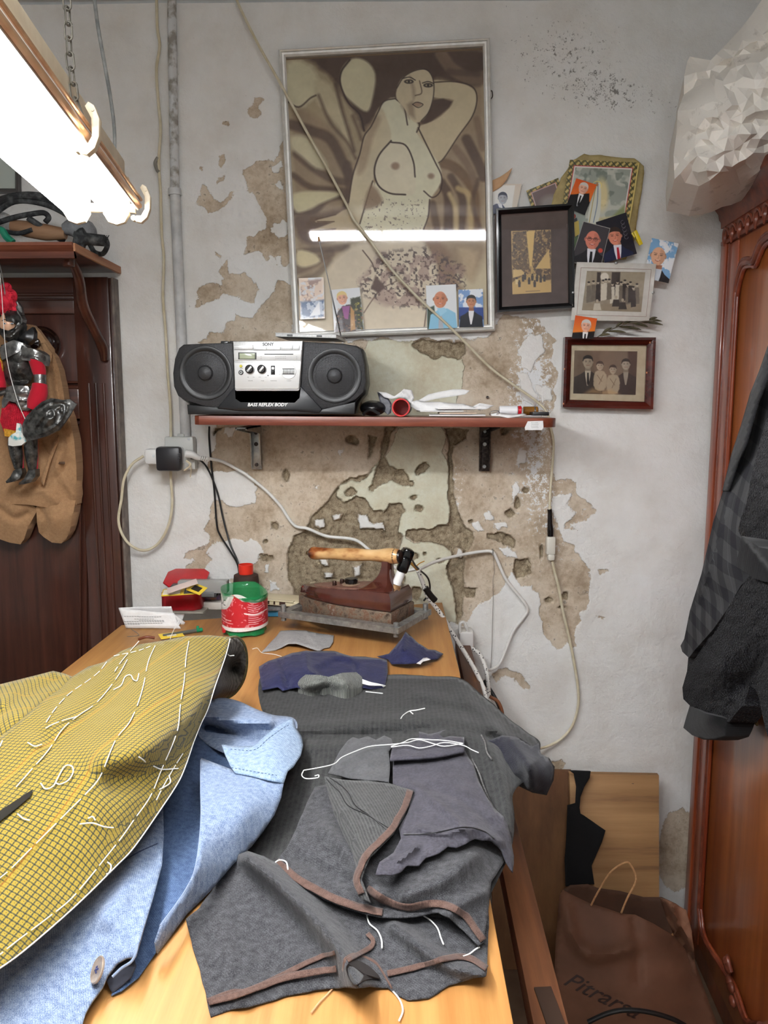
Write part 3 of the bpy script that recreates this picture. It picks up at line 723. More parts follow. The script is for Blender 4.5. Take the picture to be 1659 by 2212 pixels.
MB(MWD).prism([(.022, -.002, 0), (1.05, -.002, 0), (1.05, -.5, 0), (.07, -.5, 0)], (0, 0, zc+.01), .002).build('carcass', redw, ward)
b = MB(MWD)
pf = [(-.03, zc-.002), (.004, zc-.002), (.005, zc+.012), (.009, zc+.017), (.012, zc+.030), (.024, zc+.045), (.034, zc+.048), (.037, zc+.055), (.037, zc+.064), (-.03, zc+.064)]
b.prism([(.0+.001, o_, z_) for o_, z_ in pf], (1.1, 0, 0)); b.build('cornice', redd, ward)
# carved frieze below the cornice: little bell drops
zf1 = wd_(1562, 492).z; zf0 = wd_(1562, 528).z
MB(MWD).span((.018, -.002, zf0-.006), (1.05, .008, zf0+.004), .002).build('bead_moulding', redd, ward)
MB(MWD).span((.022, -.002, zf0), (1.05, .003, zf1), .001).build('frieze', redw, ward)
for k in range(16):
    s0 = .045+k*.048; zz_ = zf1-.01
    b = MB(MWD); b.tube([(s0-.02, .004, zz_-.02), (s0-.014, .006, zz_-.006), (s0, .007, zz_), (s0+.014, .006, zz_-.006), (s0+.02, .004, zz_-.02)], .0035, 6)
    b.tube([(s0, .004, zz_-.004), (s0+.002, .008, zz_-.022), (s0-.002, .008, zz_-.04)], [.002, .007, .002], 8); b.build('carved_drop', redd, ward)
# door stiles and mouldings
def vert(s0, s1, o0, o1, z0, z1, m_, n): return MB(MWD).span((s0, o0, z0), (s1, o1, z1), .002).build(n, m_, ward)
vert(.022, .055, -.002, .008, 0, zf0-.006, redw, 'corner_post')
vert(.060, .064, -.002, .004, 0, zf0-.006, redd, 'post_bead')
dpz0 = .25
vert(.068, .128, -.002, .004, .06, zf0-.01, redw, 'door_stile')
vert(.128, .9, -.002, .001, .06, zf0-.01, redl, 'door_panel')
tp = [wd_(1510, 1960, .006), wd_(1592, 640, .006), wd_(1592, 625, .006), wd_(1600, 590, .006), wd_(1615, 575, .006), wd_(1632, 570, .006), wd_(1642, 556, .006), wd_(1662, 545, .006)]
sx = .135
bl_ = [wd_(1503, 1945, .006), wd_(1512, 2005, .006), wd_(1545, 2060, .006), wd_(1575, 2110, .006), wd_(1600, 2180, .006), wd_(1630, 2190, .006)]
zt0 = wd_(1605, 628).z
path = [(sx, .006, .2), (sx, .006, zt0)]
curve_ = [(sx, zt0), (sx+.012, zt0+.03), (sx+.035, zt0+.055), (sx+.07, zt0+.055), (sx+.1, zt0+.05), (sx+.125, zt0+.07), (sx+.16, zt0+.085), (sx+.3, zt0+.09)]
for dr, r_ in ((0, .0075), (.012, .0045), (-.011, .0035)):
    b = MB(MWD); b.tube([(sx+dr, .006, bl_[0].z), (sx+dr, .006, zt0-dr*.4)], r_, 10, smooth=False)
    b.tube([(s_+dr, .006, z_-dr*.9) for s_, z_ in curve_], r_, 10, 6); b.build('door_moulding', redd if dr <= 0 else redw, ward)
# bottom carved moulding running down and forward
z7 = bl_[0].z
pc = [(sx, z7)]+[(sx+(p.x-bl_[0].x), p.z) for p in bl_[1:]]
print('bl', sx, pc)
for dr, r_ in ((0, .0075), (.012, .0045), (-.011, .004)):
    b = MB(MWD); b.tube([(s_+dr, .006, z_+dr*.5) for s_, z_ in pc], r_, 10, 3); b.build('door_moulding', redd if dr <= 0 else redw, ward)
b = MB(MWD)
mx_, mz_ = pc[3][0], pc[3][1]
for k in range(5): b.ell((mx_-.03+.012*k, .014, mz_+.035-.014*k+.01*(k % 2)), (.014, .008, .012), 8)
b.tube([(mx_-.03, .012, mz_+.05), (mx_-.012, .018, mz_+.055), (mx_, .014, mz_+.035)], .005, 8); b.build('carved_leaf', redd, ward)
# ------------------------------------------------------------------ radio cassette player
YR = -.255
RPn = Plane((0, YR, 0), (0, -1, 0))
def R(px, py, o=0): return RPn.p(px, py, o)
blackp = mat('black_plastic', (14, 14, 15), (20, 20, 22), 200, .42)
darkp = mat('graphite_plastic', (24, 25, 28), rough=.3)
silverp = mat('silver_plastic', (190, 191, 190), (204, 205, 204), 400, .35, .25)
silver2 = mat('light_silver_panel', (206, 206, 204), rough=.35, metal=.15)
inkg = mat('grey_ink', (96, 98, 98)); whitei = mat('white_ink', (236, 236, 234)); blacki = mat('black_ink', (22, 22, 24))
def meshgrille():
    m = NT('speaker_grille'); setp(m, .5, .3)
    v = m.n('ShaderNodeTexVoronoi'); v.inputs['Scale'].default_value = 430; m.l(m.coord('Object', (1, .05, 1)), v.inputs['Vector']); v.inputs['Randomness'].default_value = .1
    f = m.math('MULTIPLY_ADD', v.outputs['Distance'], 6, -1.6, clamp=True)
    m.l(m.mix(f, L4((6, 6, 7)), L4((50, 50, 52))), m.b.inputs['Base Color']); m.l(m.bump(f, .0006, .5), m.b.inputs['Normal']); return m.m
grille = meshgrille()
radio = thing('radio_cassette_player', 'black radio cassette player with two round speakers and silver centre on the shelf', 'radio', R(585, 895)+Vector((0, .1, 0)))
zb = SHZ+.001
def rz(px, py): p = R(px, py); return (p.x, p.z)
out = [(405, 895), (400, 872), (385, 862), (374, 838), (371, 806), (376, 775), (383, 752), (396, 743), (440, 741), (505, 739), (655, 737), (740, 741), (770, 745), (783, 752), (790, 785), (793, 825), (788, 850), (772, 868), (768, 880), (765, 895)]
pts = [R(*p) for p in out]
for p in pts: p.z = max(p.z, zb)
MB().prism([p+Vector((0, .02, 0)) for p in pts], (0, .17, 0), .012).build('body', blackp, radio)
def panel(ptsp, o, d, name, m_, bev=.0015, par=radio, lab=None):
    q = [R(*p) for p in ptsp]
    for p in q: p.z = max(p.z, zb)
    return MB().prism([p+Vector((0, -o, 0)) for p in q], (0, d, 0), bev).build(name, m_, par, label=lab)
gl = [(386, 752), (396, 744), (440, 742), (503, 740), (507, 835), (506, 845), (470, 882), (440, 878), (400, 866), (384, 855), (375, 835), (373, 806), (377, 775)]
gr = [(655, 738), (740, 742), (768, 747), (781, 755), (788, 785), (791, 825), (785, 848), (768, 864), (735, 878), (695, 884), (650, 843), (649, 835)]
g1 = panel(gl, 0, .022, 'speaker_grille', grille, .004); g2 = panel(gr, 0, .022, 'speaker_grille', grille, .004)
for cx, cy, g_ in ((444, 806, g1), (723, 812, g2)):
    c = R(cx, cy, .0); M = Matrix.Translation(c) @ Matrix.Rotation(math.pi/2, 4, 'X')
    MB().lathe([(.0585, -.001), (.0575, .0022), (.054, .003), (.048, .0006), (.044, -.001)], (0, 0, 0), 48, M).build('speaker_ring', blackp, g_)
    MB().lathe([(.043, .0002), (.040, .0016), (.018, .0008), (.016, .002), (.014, .006), (.008, .009), (.0, .0098)], (0, 0, 0), 40, M).build('speaker_cone', grille, g_)
panel([(470, 882), (507, 836), (511, 834), (513, 860), (522, 866), (636, 867), (645, 858), (648, 834), (652, 836), (696, 884), (690, 892), (640, 888), (520, 888)], .006, .03, 'lower_front', darkp, .003)
panel([(404, 874), (470, 880), (695, 884), (768, 868), (766, 895), (406, 895)], .001, .03, 'base', blackp, .002)
panel([(511, 843), (649, 843), (646, 862), (636, 866), (522, 866), (512, 860)], .001, .01, 'handle_recess', mat('recess_black', (8, 8, 9), rough=.6), .001)
panel([(505, 738), (655, 737), (648, 842), (645, 845), (512, 845), (509, 842)], .010, .03, 'silver_fascia', silverp, .003)
panel([(508, 783), (652, 783), (647, 838), (643, 841), (513, 841), (510, 838)], .0122, .004, 'control_panel', silver2, .0015)
panel([(507, 758), (652, 757), (651, 779), (508, 780)], .0115, .004, 'dial_panel', silver2, .0006)
panel([(517, 762), (556, 762), (556, 777), (517, 777)], .0128, .003, 'display', mat('display_bezel', (60, 62, 60)), .0005)
panel([(520, 764), (553, 764), (553, 776), (520, 776)], .0134, .001, 'display_glass', mat('grey_green_screen', (168, 176, 150), rough=.12), .0003)
for x0, x1, y0, y1 in ((508, 549, 747, 756), (549, 578, 751, 757), (578, 608, 751, 757), (608, 634, 747, 757), (634, 649, 747, 757)):
    panel([(x0+.6, y0), (x1-.6, y0), (x1-.6, y1), (x0+.6, y1)], .0135, .006, 'button', silverp, .001)
panel([(533, 750), (560, 750), (560, 752), (533, 752)], .0137, .001, 'white_mark', whitei, 0)
def stext(px, py, s, h, m_, par=radio, o=.0138, bold=0, shear=0, nm='lettering'):
    p = R(px, py, o); return text_mesh(nm, s, h, facing(p), m_, par, .0001, shear, bold)
stext(579, 744, 'SONY', .0088, mat('logo_black', (20, 20, 22), rough=.3), o=.0107, bold=.00045)
stext(577, 874.5, 'BASS REFLEX BODY', .0098, whitei, o=.0072, bold=.00025, shear=.25)
for px, py, s_, h in ((541, 822.5, 'VOLUME', .0026), (567, 822.5, 'TONE', .0026), (591, 822.5, 'FUNCTION', .0026), (624, 822.5, 'TUNING', .0026), (536, 814.5, 'MIN', .0019), (548, 814.5, 'MAX', .0019), (561, 814.5, 'LOW', .0019), (574, 814.5, 'HIGH', .0019), (522, 795.5, 'PHONES', .0017), (604, 793.5, 'CD', .0018), (604, 798.5, 'FM', .0018), (604, 803.5, 'AM', .0018), (604, 808.5, 'TAPE', .0018)):
    stext(px, py, s_, h, inkg)
for px, py, s_, h in ((564, 770.5, 'FM', .0022), (564, 774.5, 'AM', .0022), (606, 770.5, '88  92  96  100  104  108', .0022), (606, 774.5, '53  65  80  100  130  170', .0022), (641, 771, 'MHz', .0018), (641, 775, 'kHz', .0018), (563, 762, 'BAND', .0018)):
    stext(px, py, s_, h, inkg, o=.0121)
panel([(573, 765), (635, 765), (635, 767), (573, 767)], .0122, .0005, 'dial_line', blacki, 0)
def disc(px, py, r, o0, o1, name, m_, par=radio, bev=.0006, n=28):
    c = R(px, py, 0); return MB().cyl((c.x, c.y-o0, c.z), (c.x, c.y-o1, c.z), r, n=n, bev=bev).build(name, m_, par)
for px in (542, 568):
    k = disc(px, 798, .0103, .011, .0135, 'knob_ring', silverp); kb = disc(px, 798, .009, .0125, .022, 'knob', mat('black_knob', (22, 22, 23), rough=.2), bev=.002)
    c = R(px, 798, 0); MB().box((c.x+.0005, c.y-.0225, c.z), (.0045, .002, .014), .0008, rot=Matrix.Rotation(.7, 3, 'Y')).build('knob_pointer', silverp, kb)
disc(523, 791.5, .003, .0125, .0145, 'indicator_lamp', mat('yellow_lens', (206, 196, 70), rough=.2))
j = disc(523, 805, .0052, .0125, .0145, 'headphone_socket', darkp); disc(523, 805, .0034, .014, .0152, 'socket_rim', steel, j); disc(523, 805, .0018, .015, .0156, 'socket_hole', blacki, j)
disc(581, 811.5, .0012, .0122, .0136, 'set_hole', blacki)
s_ = panel([(587, 790), (596, 790), (596, 810), (587, 810)], .0128, .002, 'function_slot', blacki, .0008); disc(591.5, 803, .0032, .0125, .0165, 'slide_switch', mat('black_knob2', (22, 22, 23), rough=.2), s_); disc(591.5, 796, .003, .0125, .0135, 'slot_plate', silverp, s_)
w_ = disc(625, 803, .0162, .011, .0140, 'tuning_ring', silver2)
c = R(625, 803, 0)
b = MB(); b.box((c.x, c.y-.0142, c.z), (.026, .001, .0125)); b.build('tuning_slot', blacki, w_)
b = MB()
for k in range(9): b.box((c.x-.0115+k*.0029, c.y-.0155, c.z), (.0021, .004, .0095), .0006)
b.build('tuning_wheel', silverp, w_)
# buttons row on top of the body and the deck
zt_ = R(500, 742).z
for k in range(5):
    a = R(466+k*19.8, 737); MB().box((a.x+.008, YR+.06, zt_+.0045), (.0175, .02, .009), .002).build('top_key', darkp, radio)
MB().box((R(560, 740).x, YR+.1, zt_+.001), (.14, .09, .008), .003).build('top_deck', blackp, radio)
# telescopic aerial
Pa = Plane((0, -.13, 0), (0, -1, 0)); a0 = Pa.p(739, 738); a1 = Plane((0, -.20, 0), (0, -1, 0)).p(688, 512)
ch = mat('chrome', (200, 200, 202), rough=.12, metal=1)
b = MB(); b.tube([a0, a0.lerp(a1, .5)], .0017, 8, smooth=False); b.tube([a0.lerp(a1, .5), a1], .0011, 8, smooth=False); ant = b.build('aerial', ch, radio)
b = MB(); b.cyl(a1+(a0-a1).normalized()*.009, a1+(a1-a0).normalized()*.001, .0024, n=10, bev=.0006); b.build('aerial_tip', mat('tan_tip', (170, 130, 90)), ant)
# compact disc case lying on the radio
cdp = Plane((0, -.16, 0), (0, -1, 0)); l_, r_ = R(597, 729), R(728, 738)
clearp = glass('clear_plastic', (225, 228, 228), .06, 1.5)
cd = thing('disc_case', 'clear disc case lying flat on the right of the radio top', 'disc case', ((l_.x+r_.x)/2, -.19, zt_+.009))
Mx = Matrix.Translation(((l_.x+r_.x)/2+.002, -.178, zt_+.0175)) @ Matrix.Rotation(-.10, 4, 'Z') @ Matrix.Rotation(.035, 4, 'Y')
MB(Mx).box((0, 0, 0), (.134, .12, .007), .001).build('tray', mat('frosted_white', (206, 207, 205), (186, 187, 186), 300, .3), cd)
MB(Mx).box((0, 0, .0042), (.136, .122, .0012), .0005).build('lid', mat('white_lid', (222, 223, 222), rough=.15), cd)
for x in (-.035, .03): MB(Mx).box((x, -.0605, 0), (.012, .002, .004), .0005).build('case_notch', inkg, cd)
# ------------------------------------------------------------------ fabrics
def gun_club():
    m = NT('houndstooth_wool'); setp(m, .95, spec=.12, sheen=.15)
    v = m.coord('UV', (1, 1, 1)); sp = m.n('ShaderNodeSeparateXYZ'); m.l(v, sp.inputs[0])
    P = .0052; k = 8/P
    U = m.math('FLOOR', m.math('MULTIPLY', sp.outputs[0], k)); Vv = m.math('FLOOR', m.math('MULTIPLY', sp.outputs[1], k))
    def pm(a, n): return m.math('FLOORED_MODULO', a, n)
    mu, mv = pm(U, 8.0), pm(Vv, 8.0)
    du = m.math('LESS_THAN', mu, 1.9); dv_ = m.math('LESS_THAN', mv, 1.9)
    tw = m.math('LESS_THAN', pm(m.math('ADD', U, Vv), 4.0), 1.6)
    ru = m.math('LESS_THAN', pm(U, 112.0), 7.6)
    n = m.noise(v, 1500, 2)
    yel = m.mix(n, L4((112, 96, 30)), L4((166, 144, 60)))
    red = L4((120, 66, 30)); blu = L4((30, 44, 48)); olive = L4((104, 84, 34)); brn = L4((84, 64, 28))
    dot = m.math('MULTIPLY', m.math('COMPARE', mu, 5.0, .6), m.math('COMPARE', mv, 5.0, .6))
    c = m.mix(dot, yel, brn)
    c = m.mix(m.math('MULTIPLY', du, m.math('MULTIPLY_ADD', tw, .3, .6)), c, m.mix(ru, blu, red))
    c = m.mix(m.math('MULTIPLY', dv_, m.math('MULTIPLY_ADD', tw, -.3, .85)), c, m.mix(ru, blu, olive))
    m.l(c, m.b.inputs['Base Color'])
    bm = m.bump(m.noise(v, 10, 3), .006, .45); m.l(m.bump(m.math('ADD', n, tw), .0003, .6, bm), m.b.inputs['Normal'])
    return m.m
houndm = gun_club()
bluem = cloth('blue_denim_wool', (80, 96, 126), (154, 168, 190), 1100, 16, c3=(98, 122, 158), line=.3, freq=2400)
bluel = cloth('shaded_blue_side', (52, 72, 108), (96, 118, 152), 1100, 16, c3=(60, 78, 110), line=.3, freq=2400)  # dark facing blue, with the shade inside the jacket painted in
char = cloth('charcoal_wool', (34, 34, 37), (86, 86, 89), 1000, 14, c3=(54, 54, 57), line=.35, freq=2000)
char2 = cloth('charcoal_twill_reverse', (44, 44, 45), (74, 74, 74), 1000, 14, c3=(96, 96, 94), line=.35, freq=1300)
charr = cloth('charcoal_ribbed', (32, 32, 33), (62, 62, 62), 900, 14, c3=(70, 70, 68), twill=False, line=.25, freq=900)
selv = cloth('brown_selvedge', (72, 54, 48), (104, 82, 74), 1200, 20, line=.0)
greyl = cloth('grey_lining', (58, 56, 63), (74, 72, 80), 300, 26, line=0, rough=.8)
navy = cloth('navy_lining', (30, 32, 62), (44, 46, 80), 500, 26, line=.0, rough=.6)
paleg = cloth('pale_grey_lining', (136, 134, 134), (156, 154, 152), 400, 26, line=0, rough=.7)
thrm = mat('white_thread', (238, 238, 234)); thrb = mat('black_thread', (24, 24, 26))
blackc = cloth('black_wool', (12, 12, 14), (24, 24, 27), 600, 12, line=.0)
liner = cloth('dark_grey_striped_lining', (80, 76, 70), (112, 106, 98), 300, 20, c3=(30, 28, 26), line=.4, freq=500)
def threads(name, S_, lines, r=.0007, m_=None, par=None, lift=.0012, label=None, k=4, sm=True):
    b = MB()
    for L in lines:
        L = cr(L, k) if (sm and len(L) > 2) else resample(L, 12, False)
        b.tube([S_(x, y, lift) for x, y in L], r, 5, 1, smooth=False)
    return b.build(name, m_ or thrm, par, label=label)
def dashes(pts, on=46, off=12, sm=True):
    P = resample(cr(pts, 5) if sm else pts, 2.0, False); out = []; i = 0; on = int(on/2); off = int(off/2)
    while i < len(P)-3: out.append([tuple(p) for p in P[i:i+on:5]]+[tuple(P[min(i+on, len(P)-1)])]); i += on+off
    return [o for o in out if len(o) > 1]
def edgethread(S_, pts, r, m_, par, name='edge', lift=.0006):
    b = MB(); P = resample(cr(pts, 5), 8, False)
    b.tube([S_(x, y, lift) for x, y in P], r, 6, 1, smooth=False); return b.build(name, m_, par)
# ---- charcoal cloths
cc = thing('charcoal_cloth', 'charcoal grey wool cloth pieces with brown selvedges spread over the right of the table', 'cloth', T(800, 1800, 0))
o1 = [(565,1458),(640,1462),(700,1457),(780,1460),(860,1457),(930,1460),(985,1462),(1012,1476),(1040,1500),(1070,1525),(1100,1552),(1135,1580),(1166,1602),(1168,1628),(1188,1640),(1185,1660),(1130,1690),(1108,1720),(1112,1770),(1105,1830),(1085,1880),(1060,1930),(1040,1990),(1000,1985),(900,1975),(790,1965),(700,1950),(600,1890),(500,1850),(540,1790),(600,1700),(620,1620),(600,1560),(564,1530)]
h1 = [(565,1458,.003),(800,1459,.004),(985,1462,.006),(1040,1500,.004),(1100,1552,.006),(1166,1602,.0),(1188,1650,-.01),(800,1520,.012),(900,1560,.024),(700,1560,.014),(1050,1600,.03),(1000,1540,.026),(620,1620,.006),(1110,1720,.015),(1105,1830,.01),(850,1650,.016),(900,1850,.014),(1000,1900,.012),(700,1850,.008),(600,1890,.004),(1040,1985,.006),(565,1530,.003)]
c1_, Sc1 = relief('upper_cloth', charr, TAB, o1, 8, h1, ridges=[([(600,1575),(800,1562),(960,1555),(1060,1575)],16,.008),([(640,1612),(820,1610),(960,1585),(1030,1600)],14,.006),([(640,1594),(820,1586),(960,1570)],9,-.005),([(1000,1500),(1060,1560),(1120,1640)],14,.008),([(1060,1620),(1090,1700),(1100,1800)],16,.012),([(900,1500),(1000,1520)],12,.005),([(1060,1590),(1120,1620)],10,-.01)],
    noise=(.003, 60), parent=cc, curve=True, ragged=1.2, seed=3)
o2 = [(500,1850),(535,1838),(570,1850),(640,1880),(720,1920),(800,1950),(900,1960),(1000,1960),(1054,1930),(1057,1990),(1054,2060),(1050,2108),(1010,2118),(970,2128),(925,2156),(880,2158),(860,2150),(838,2132),(800,2130),(770,2135),(720,2133),(680,2138),(625,2148),(580,2162),(535,2176),(500,2180),(455,2196),(445,2150),(430,2090),(415,2040),(402,1985),(430,1960),(470,1905)]
h2 = [(500,1850,.012),(402,1985,.004),(455,2196,.002),(625,2148,.003),(720,2133,.004),(925,2156,.002),(1050,2108,.003),(1055,1940,.006),(800,2000,.006),(500,2050,.005),(600,2000,.005),(900,2050,.006)]
c2_, Sc2 = relief('lower_cloth', char, TAB, o2, 7, h2, ridges=[([(535,1850),(600,1905),(680,1985),(735,2055),(775,2130)],24,.034),([(520,1900),(600,2000),(660,2080)],40,.006),([(850,2000),(960,2080),(1040,2105)],18,.014),([(470,1960),(500,2060),(520,2150)],30,.005),([(640,2090),(560,2100),(470,2120)],9,-.002)], noise=(.0018, 70), parent=cc, ragged=1.5, seed=4)
def strip(name, S_, pts, w, m_, par, lift=.0012, ragged=1.0, n=4):
    P = resample(cr(pts, 6), 8, False); V = []; F = []
    for i, p in enumerate(P):
        t = P[min(i+1, len(P)-1)]-P[max(i-1, 0)]; q = np.array([-t[1], t[0]]); q /= np.linalg.norm(q)+1e-9
        wj = w*(1+.12*float(fbm(i*.2, 1, 3, 2))); e = ragged*float(fbm(i*.6, 2, 4, 2))
        for k in range(n+1):
            a = p+q*(wj*k/n)+q*(e if k in (0, n) else 0); V.append(S_(a[0], a[1], lift))
    for i in range(len(P)-1):
        for k in range(n): a = i*(n+1)+k; F.append((a, a+1, a+n+2, a+n+1))
    o = MB().raw(V, F).build(name, m_, par); me = o.data; uv = me.uv_layers.new(name='UVMap')
    for l in me.loops: c = me.vertices[l.vertex_index].co; uv.data[l.index].uv = (c.x, c.y)
    md = o.modifiers.new('thickness', 'SOLIDIFY'); md.thickness = .001; md.offset = 1
    return o
strip('selvedge', Sc2, [(452,2172),(510,2158),(560,2140),(625,2118),(690,2106),(728,2100)], -14, selv, cc, .0035)
strip('selvedge', Sc2, [(450,2168),(500,2150),(540,2145),(600,2118),(655,2090),(700,2070),(725,2062)], -10, selv, cc, .0015)
strip('selvedge', Sc2, [(748,2070),(800,2040),(790,2020)], 10, selv, cc, .002)
strip('selvedge', Sc2, [(838,2110),(900,2096),(960,2078),(1010,2076),(1048,2098)], -12, selv, cc, .002)
# mouth of the rolled fold
mp = T(775, 2128, .0)
tube_pts = [(738,2095),(744,2070),(762,2058),(782,2062),(806,2075),(820,2092),(842,2130)]
b = MB(); V = []; 
for k, (x, y) in enumerate(cr(tube_pts, 4)):
    V.append(Sc2(x, y, .002)); V.append(Sc2(x+8, y+18, -.004))
o_ = MB().raw(V, [(2*i, 2*i+1, 2*i+3, 2*i+2) for i in range(len(V)//2-1)]).build('rolled_hem', selv, cc)
md = o_.modifiers.new('thickness', 'SOLIDIFY'); md.thickness = .0015
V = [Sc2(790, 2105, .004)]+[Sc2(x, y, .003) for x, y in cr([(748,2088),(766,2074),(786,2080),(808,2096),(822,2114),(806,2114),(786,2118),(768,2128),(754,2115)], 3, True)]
MB().raw(V, [(0, i, i % (len(V)-1)+1) for i in range(1, len(V))]).build('fold_shade_patch', mat('painted_fold_shade', (34, 27, 25), rough=1), cc)  # dark patch laid on the cloth, painted shade for the fold's mouth
# middle flap with brown edge
o3 = [(590,1868),(620,1830),(640,1790),(660,1740),(680,1700),(720,1690),(800,1700),(880,1720),(1000,1760),(1080,1800),(1090,1860),(1062,1905),(1056,1960),(1045,2035),(1034,2042),(1000,2008),(970,1982),(945,1971),(890,1980),(850,1982),(825,1980),(790,1973),(750,1962),(700,1942),(650,1914),(615,1890)]
h3 = [(590,1868,.016),(700,1942,.018),(825,1980,.020),(945,1971,.026),(1034,2042,.010),(1062,1905,.02),(1090,1860,.014),(700,1695,.030),(880,1720,.034),(800,1850,.036),(950,1900,.04),(1000,1860,.042),(640,1790,.024),(1080,1800,.02)]
c3_, Sc3 = relief('folded_flap', char, TAB, o3, 7, h3, ridges=[([(700,1790),(760,1850),(820,1930)],18,.008),([(1020,1850),(960,1900),(880,1930)],20,.008),([(640,1850),(700,1880),(780,1920)],16,-.005),([(960,1985),(1000,1950),(1040,1930)],16,.008),([(780,1950),(850,1965),(920,1972)],14,-.006)], noise=(.0022, 60), parent=cc, ragged=1.2, seed=6)
strip('selvedge', Sc3, [(592,1868),(615,1888),(650,1913),(700,1941),(750,1961),(790,1972),(825,1979)], -16, selv, cc, .0015)
strip('selvedge', Sc3, [(790,1925),(830,1952),(880,1967),(930,1960),(965,1965),(1000,1985),(1038,2036)], -15, selv, cc, .0015)
# the folded corner lying on top
o4 = [(700,1676),(740,1684),(790,1686),(840,1692),(894,1708),(886,1735),(870,1768),(850,1800),(826,1824),(800,1850),(786,1878),(780,1900),(790,1928),(800,1950),(774,1938),(768,1900),(768,1872),(762,1845),(745,1812),(722,1760),(708,1715)]
h4 = [(700,1676,.042),(790,1686,.050),(894,1708,.046),(870,1768,.052),(826,1824,.056),(786,1878,.052),(790,1940,.034),(768,1872,.042),(745,1812,.044),(722,1760,.044),(800,1760,.062)]
c4_, Sc4 = relief('folded_corner', char2, TAB, o4, 7, h4, ridges=[([(705,1690),(760,1780),(790,1850)],12,.006)], noise=(.0016, 50), parent=cc, ragged=1.0, uvang=.5, seed=7)
strip('selvedge', Sc4, [(893,1710),(884,1737),(868,1768),(850,1799),(825,1824),(799,1850),(785,1878),(778,1902),(788,1928)], 14, selv, cc, .0012)
threads('basting_thread', Sc4, [[(705,1682),(722,1700),(735,1712),(745,1732),(760,1745),(790,1758),(815,1772),(840,1788)],[(712,1680),(735,1695),(752,1712),(768,1740),(800,1762),(836,1792)]], .0005, thrb, cc, label='black basting thread')
# right dark sleeve end hanging over the table edge
o5 = [(1055,1600),(1085,1588),(1120,1592),(1150,1612),(1165,1604),(1168,1628),(1186,1640),(1198,1656),(1196,1686),(1181,1718),(1150,1712),(1112,1694),(1098,1660),(1075,1625)]
h5 = [(1055,1600,.03),(1085,1588,.034),(1150,1612,.03),(1165,1604,.022),(1198,1656,.015),(1181,1718,-.02),(1112,1694,-.005),(1098,1660,.02),(1140,1650,.045),(1170,1670,.03)]
c5_, Sc5 = relief('overhanging_end', cloth('dark_navy_wool', (24, 24, 32), (44, 44, 54), 1000, 14, line=.2), TAB, o5, 6, h5, ridges=[([(1100,1600),(1140,1650),(1150,1700)],12,.01)], noise=(.003, 30), parent=cc, closed=None, thick=.003, ragged=.8, seed=8)
# ragged seam
threads('frayed_seam', Sc1, [[(1040,1588),(1048,1605),(1052,1625),(1062,1640)],[(1020,1640),(1035,1670),(1045,1700),(1058,1730),(1070,1750),(1085,1765)]], .0012, mat('grey_fray', (120, 118, 116), (60, 60, 60), 300), cc, .003)
# ---- grey lining on top of the charcoal cloth
gl_ = thing('grey_lining_scrap', 'creased slate grey lining cloth lying on the charcoal wool', 'cloth', T(950, 1720, .03))
o6 = [(848,1618),(880,1605),(905,1592),(905,1580),(925,1586),(960,1576),(1000,1571),(1004,1600),(1004,1620),(1022,1650),(1035,1690),(1052,1722),(1070,1748),(1090,1766),(1103,1800),(1110,1850),(1108,1884),(1096,1865),(1085,1838),(1062,1818),(1028,1812),(1000,1824),(985,1830),(968,1828),(950,1842),(920,1852),(905,1868),(880,1868),(868,1882),(846,1890),(812,1888),(820,1862),(850,1842),(866,1812),(862,1790),(880,1755),(894,1712),(870,1700),(848,1692)]
h6 = [(848,1618,.036),(905,1580,.034),(1000,1571,.034),(1035,1690,.042),(1103,1800,.028),(1108,1884,.008),(1028,1812,.05),(905,1868,.05),(812,1888,.052),(894,1712,.042),(950,1750,.054),(848,1692,.036),(1000,1700,.048),(1050,1790,.046)]
c6_, Sc6 = relief('large_piece', greyl, TAB, o6, 6.5, h6, ridges=[([(880,1690),(950,1740),(1010,1800)],8,.006),([(930,1700),(1000,1730),(1060,1780)],10,-.004),([(900,1790),(960,1800),(1020,1790),(1080,1820)],7,.005),([(860,1860),(900,1830)],6,.006),([(870,1636),(940,1632),(1002,1618)],5,.008)], noise=(.002, 40), parent=gl_, ragged=1.5, seed=9, crump=(.0015, 40))
o7 = [(708,1670),(722,1645),(735,1620),(750,1600),(762,1592),(775,1596),(795,1590),(812,1598),(830,1588),(845,1596),(850,1612),(840,1622),(842,1655),(840,1690),(820,1686),(790,1684),(750,1680)]
c7_, Sc7 = relief('small_piece', cloth('slate_lining', (70, 70, 72), (84, 84, 86), 300, 26, line=0, rough=.8), TAB, o7, 6, [(708,1670,.028),(762,1592,.034),(840,1605,.040),(840,1688,.044),(780,1640,.040)], ridges=[([(720,1655),(790,1625),(840,1615)],7,.004),([(730,1670),(800,1650)],6,.003)], noise=(.0015, 30), parent=gl_, ragged=1.2, seed=10)
o8 = [(842,1640),(880,1638),(940,1634),(1003,1622),(1003,1592),(970,1590),(930,1600),(880,1606),(848,1612)]
relief('folded_hem', greyl, TAB, o8, 6, [(842,1640,.048),(1003,1622,.050),(1000,1592,.046),(848,1612,.046)], noise=(.0015, 30), parent=gl_, ragged=.8, thick=.003, seed=11)
wt = lambda lines, r=.0007, lift=.014: threads('white_thread', Sc6, lines, r, thrm, None, lift)
t1 = threads('loose_thread', lambda x, y, d: T(x, y, .052), [[(656,1664),(652,1675),(662,1682),(686,1680),(688,1674),(680,1676)],[(656,1664),(690,1658),(722,1650),(738,1636),(770,1622),(800,1612),(845,1608),(880,1604),(905,1598),(935,1606),(960,1612),(1000,1606)],[(845,1612),(870,1604),(890,1596),(930,1598),(965,1600),(1000,1606)],[(845,1614),(880,1610),(905,1616),(930,1612),(960,1604),(1000,1610),(1020,1620),(1034,1626)]], .0007)
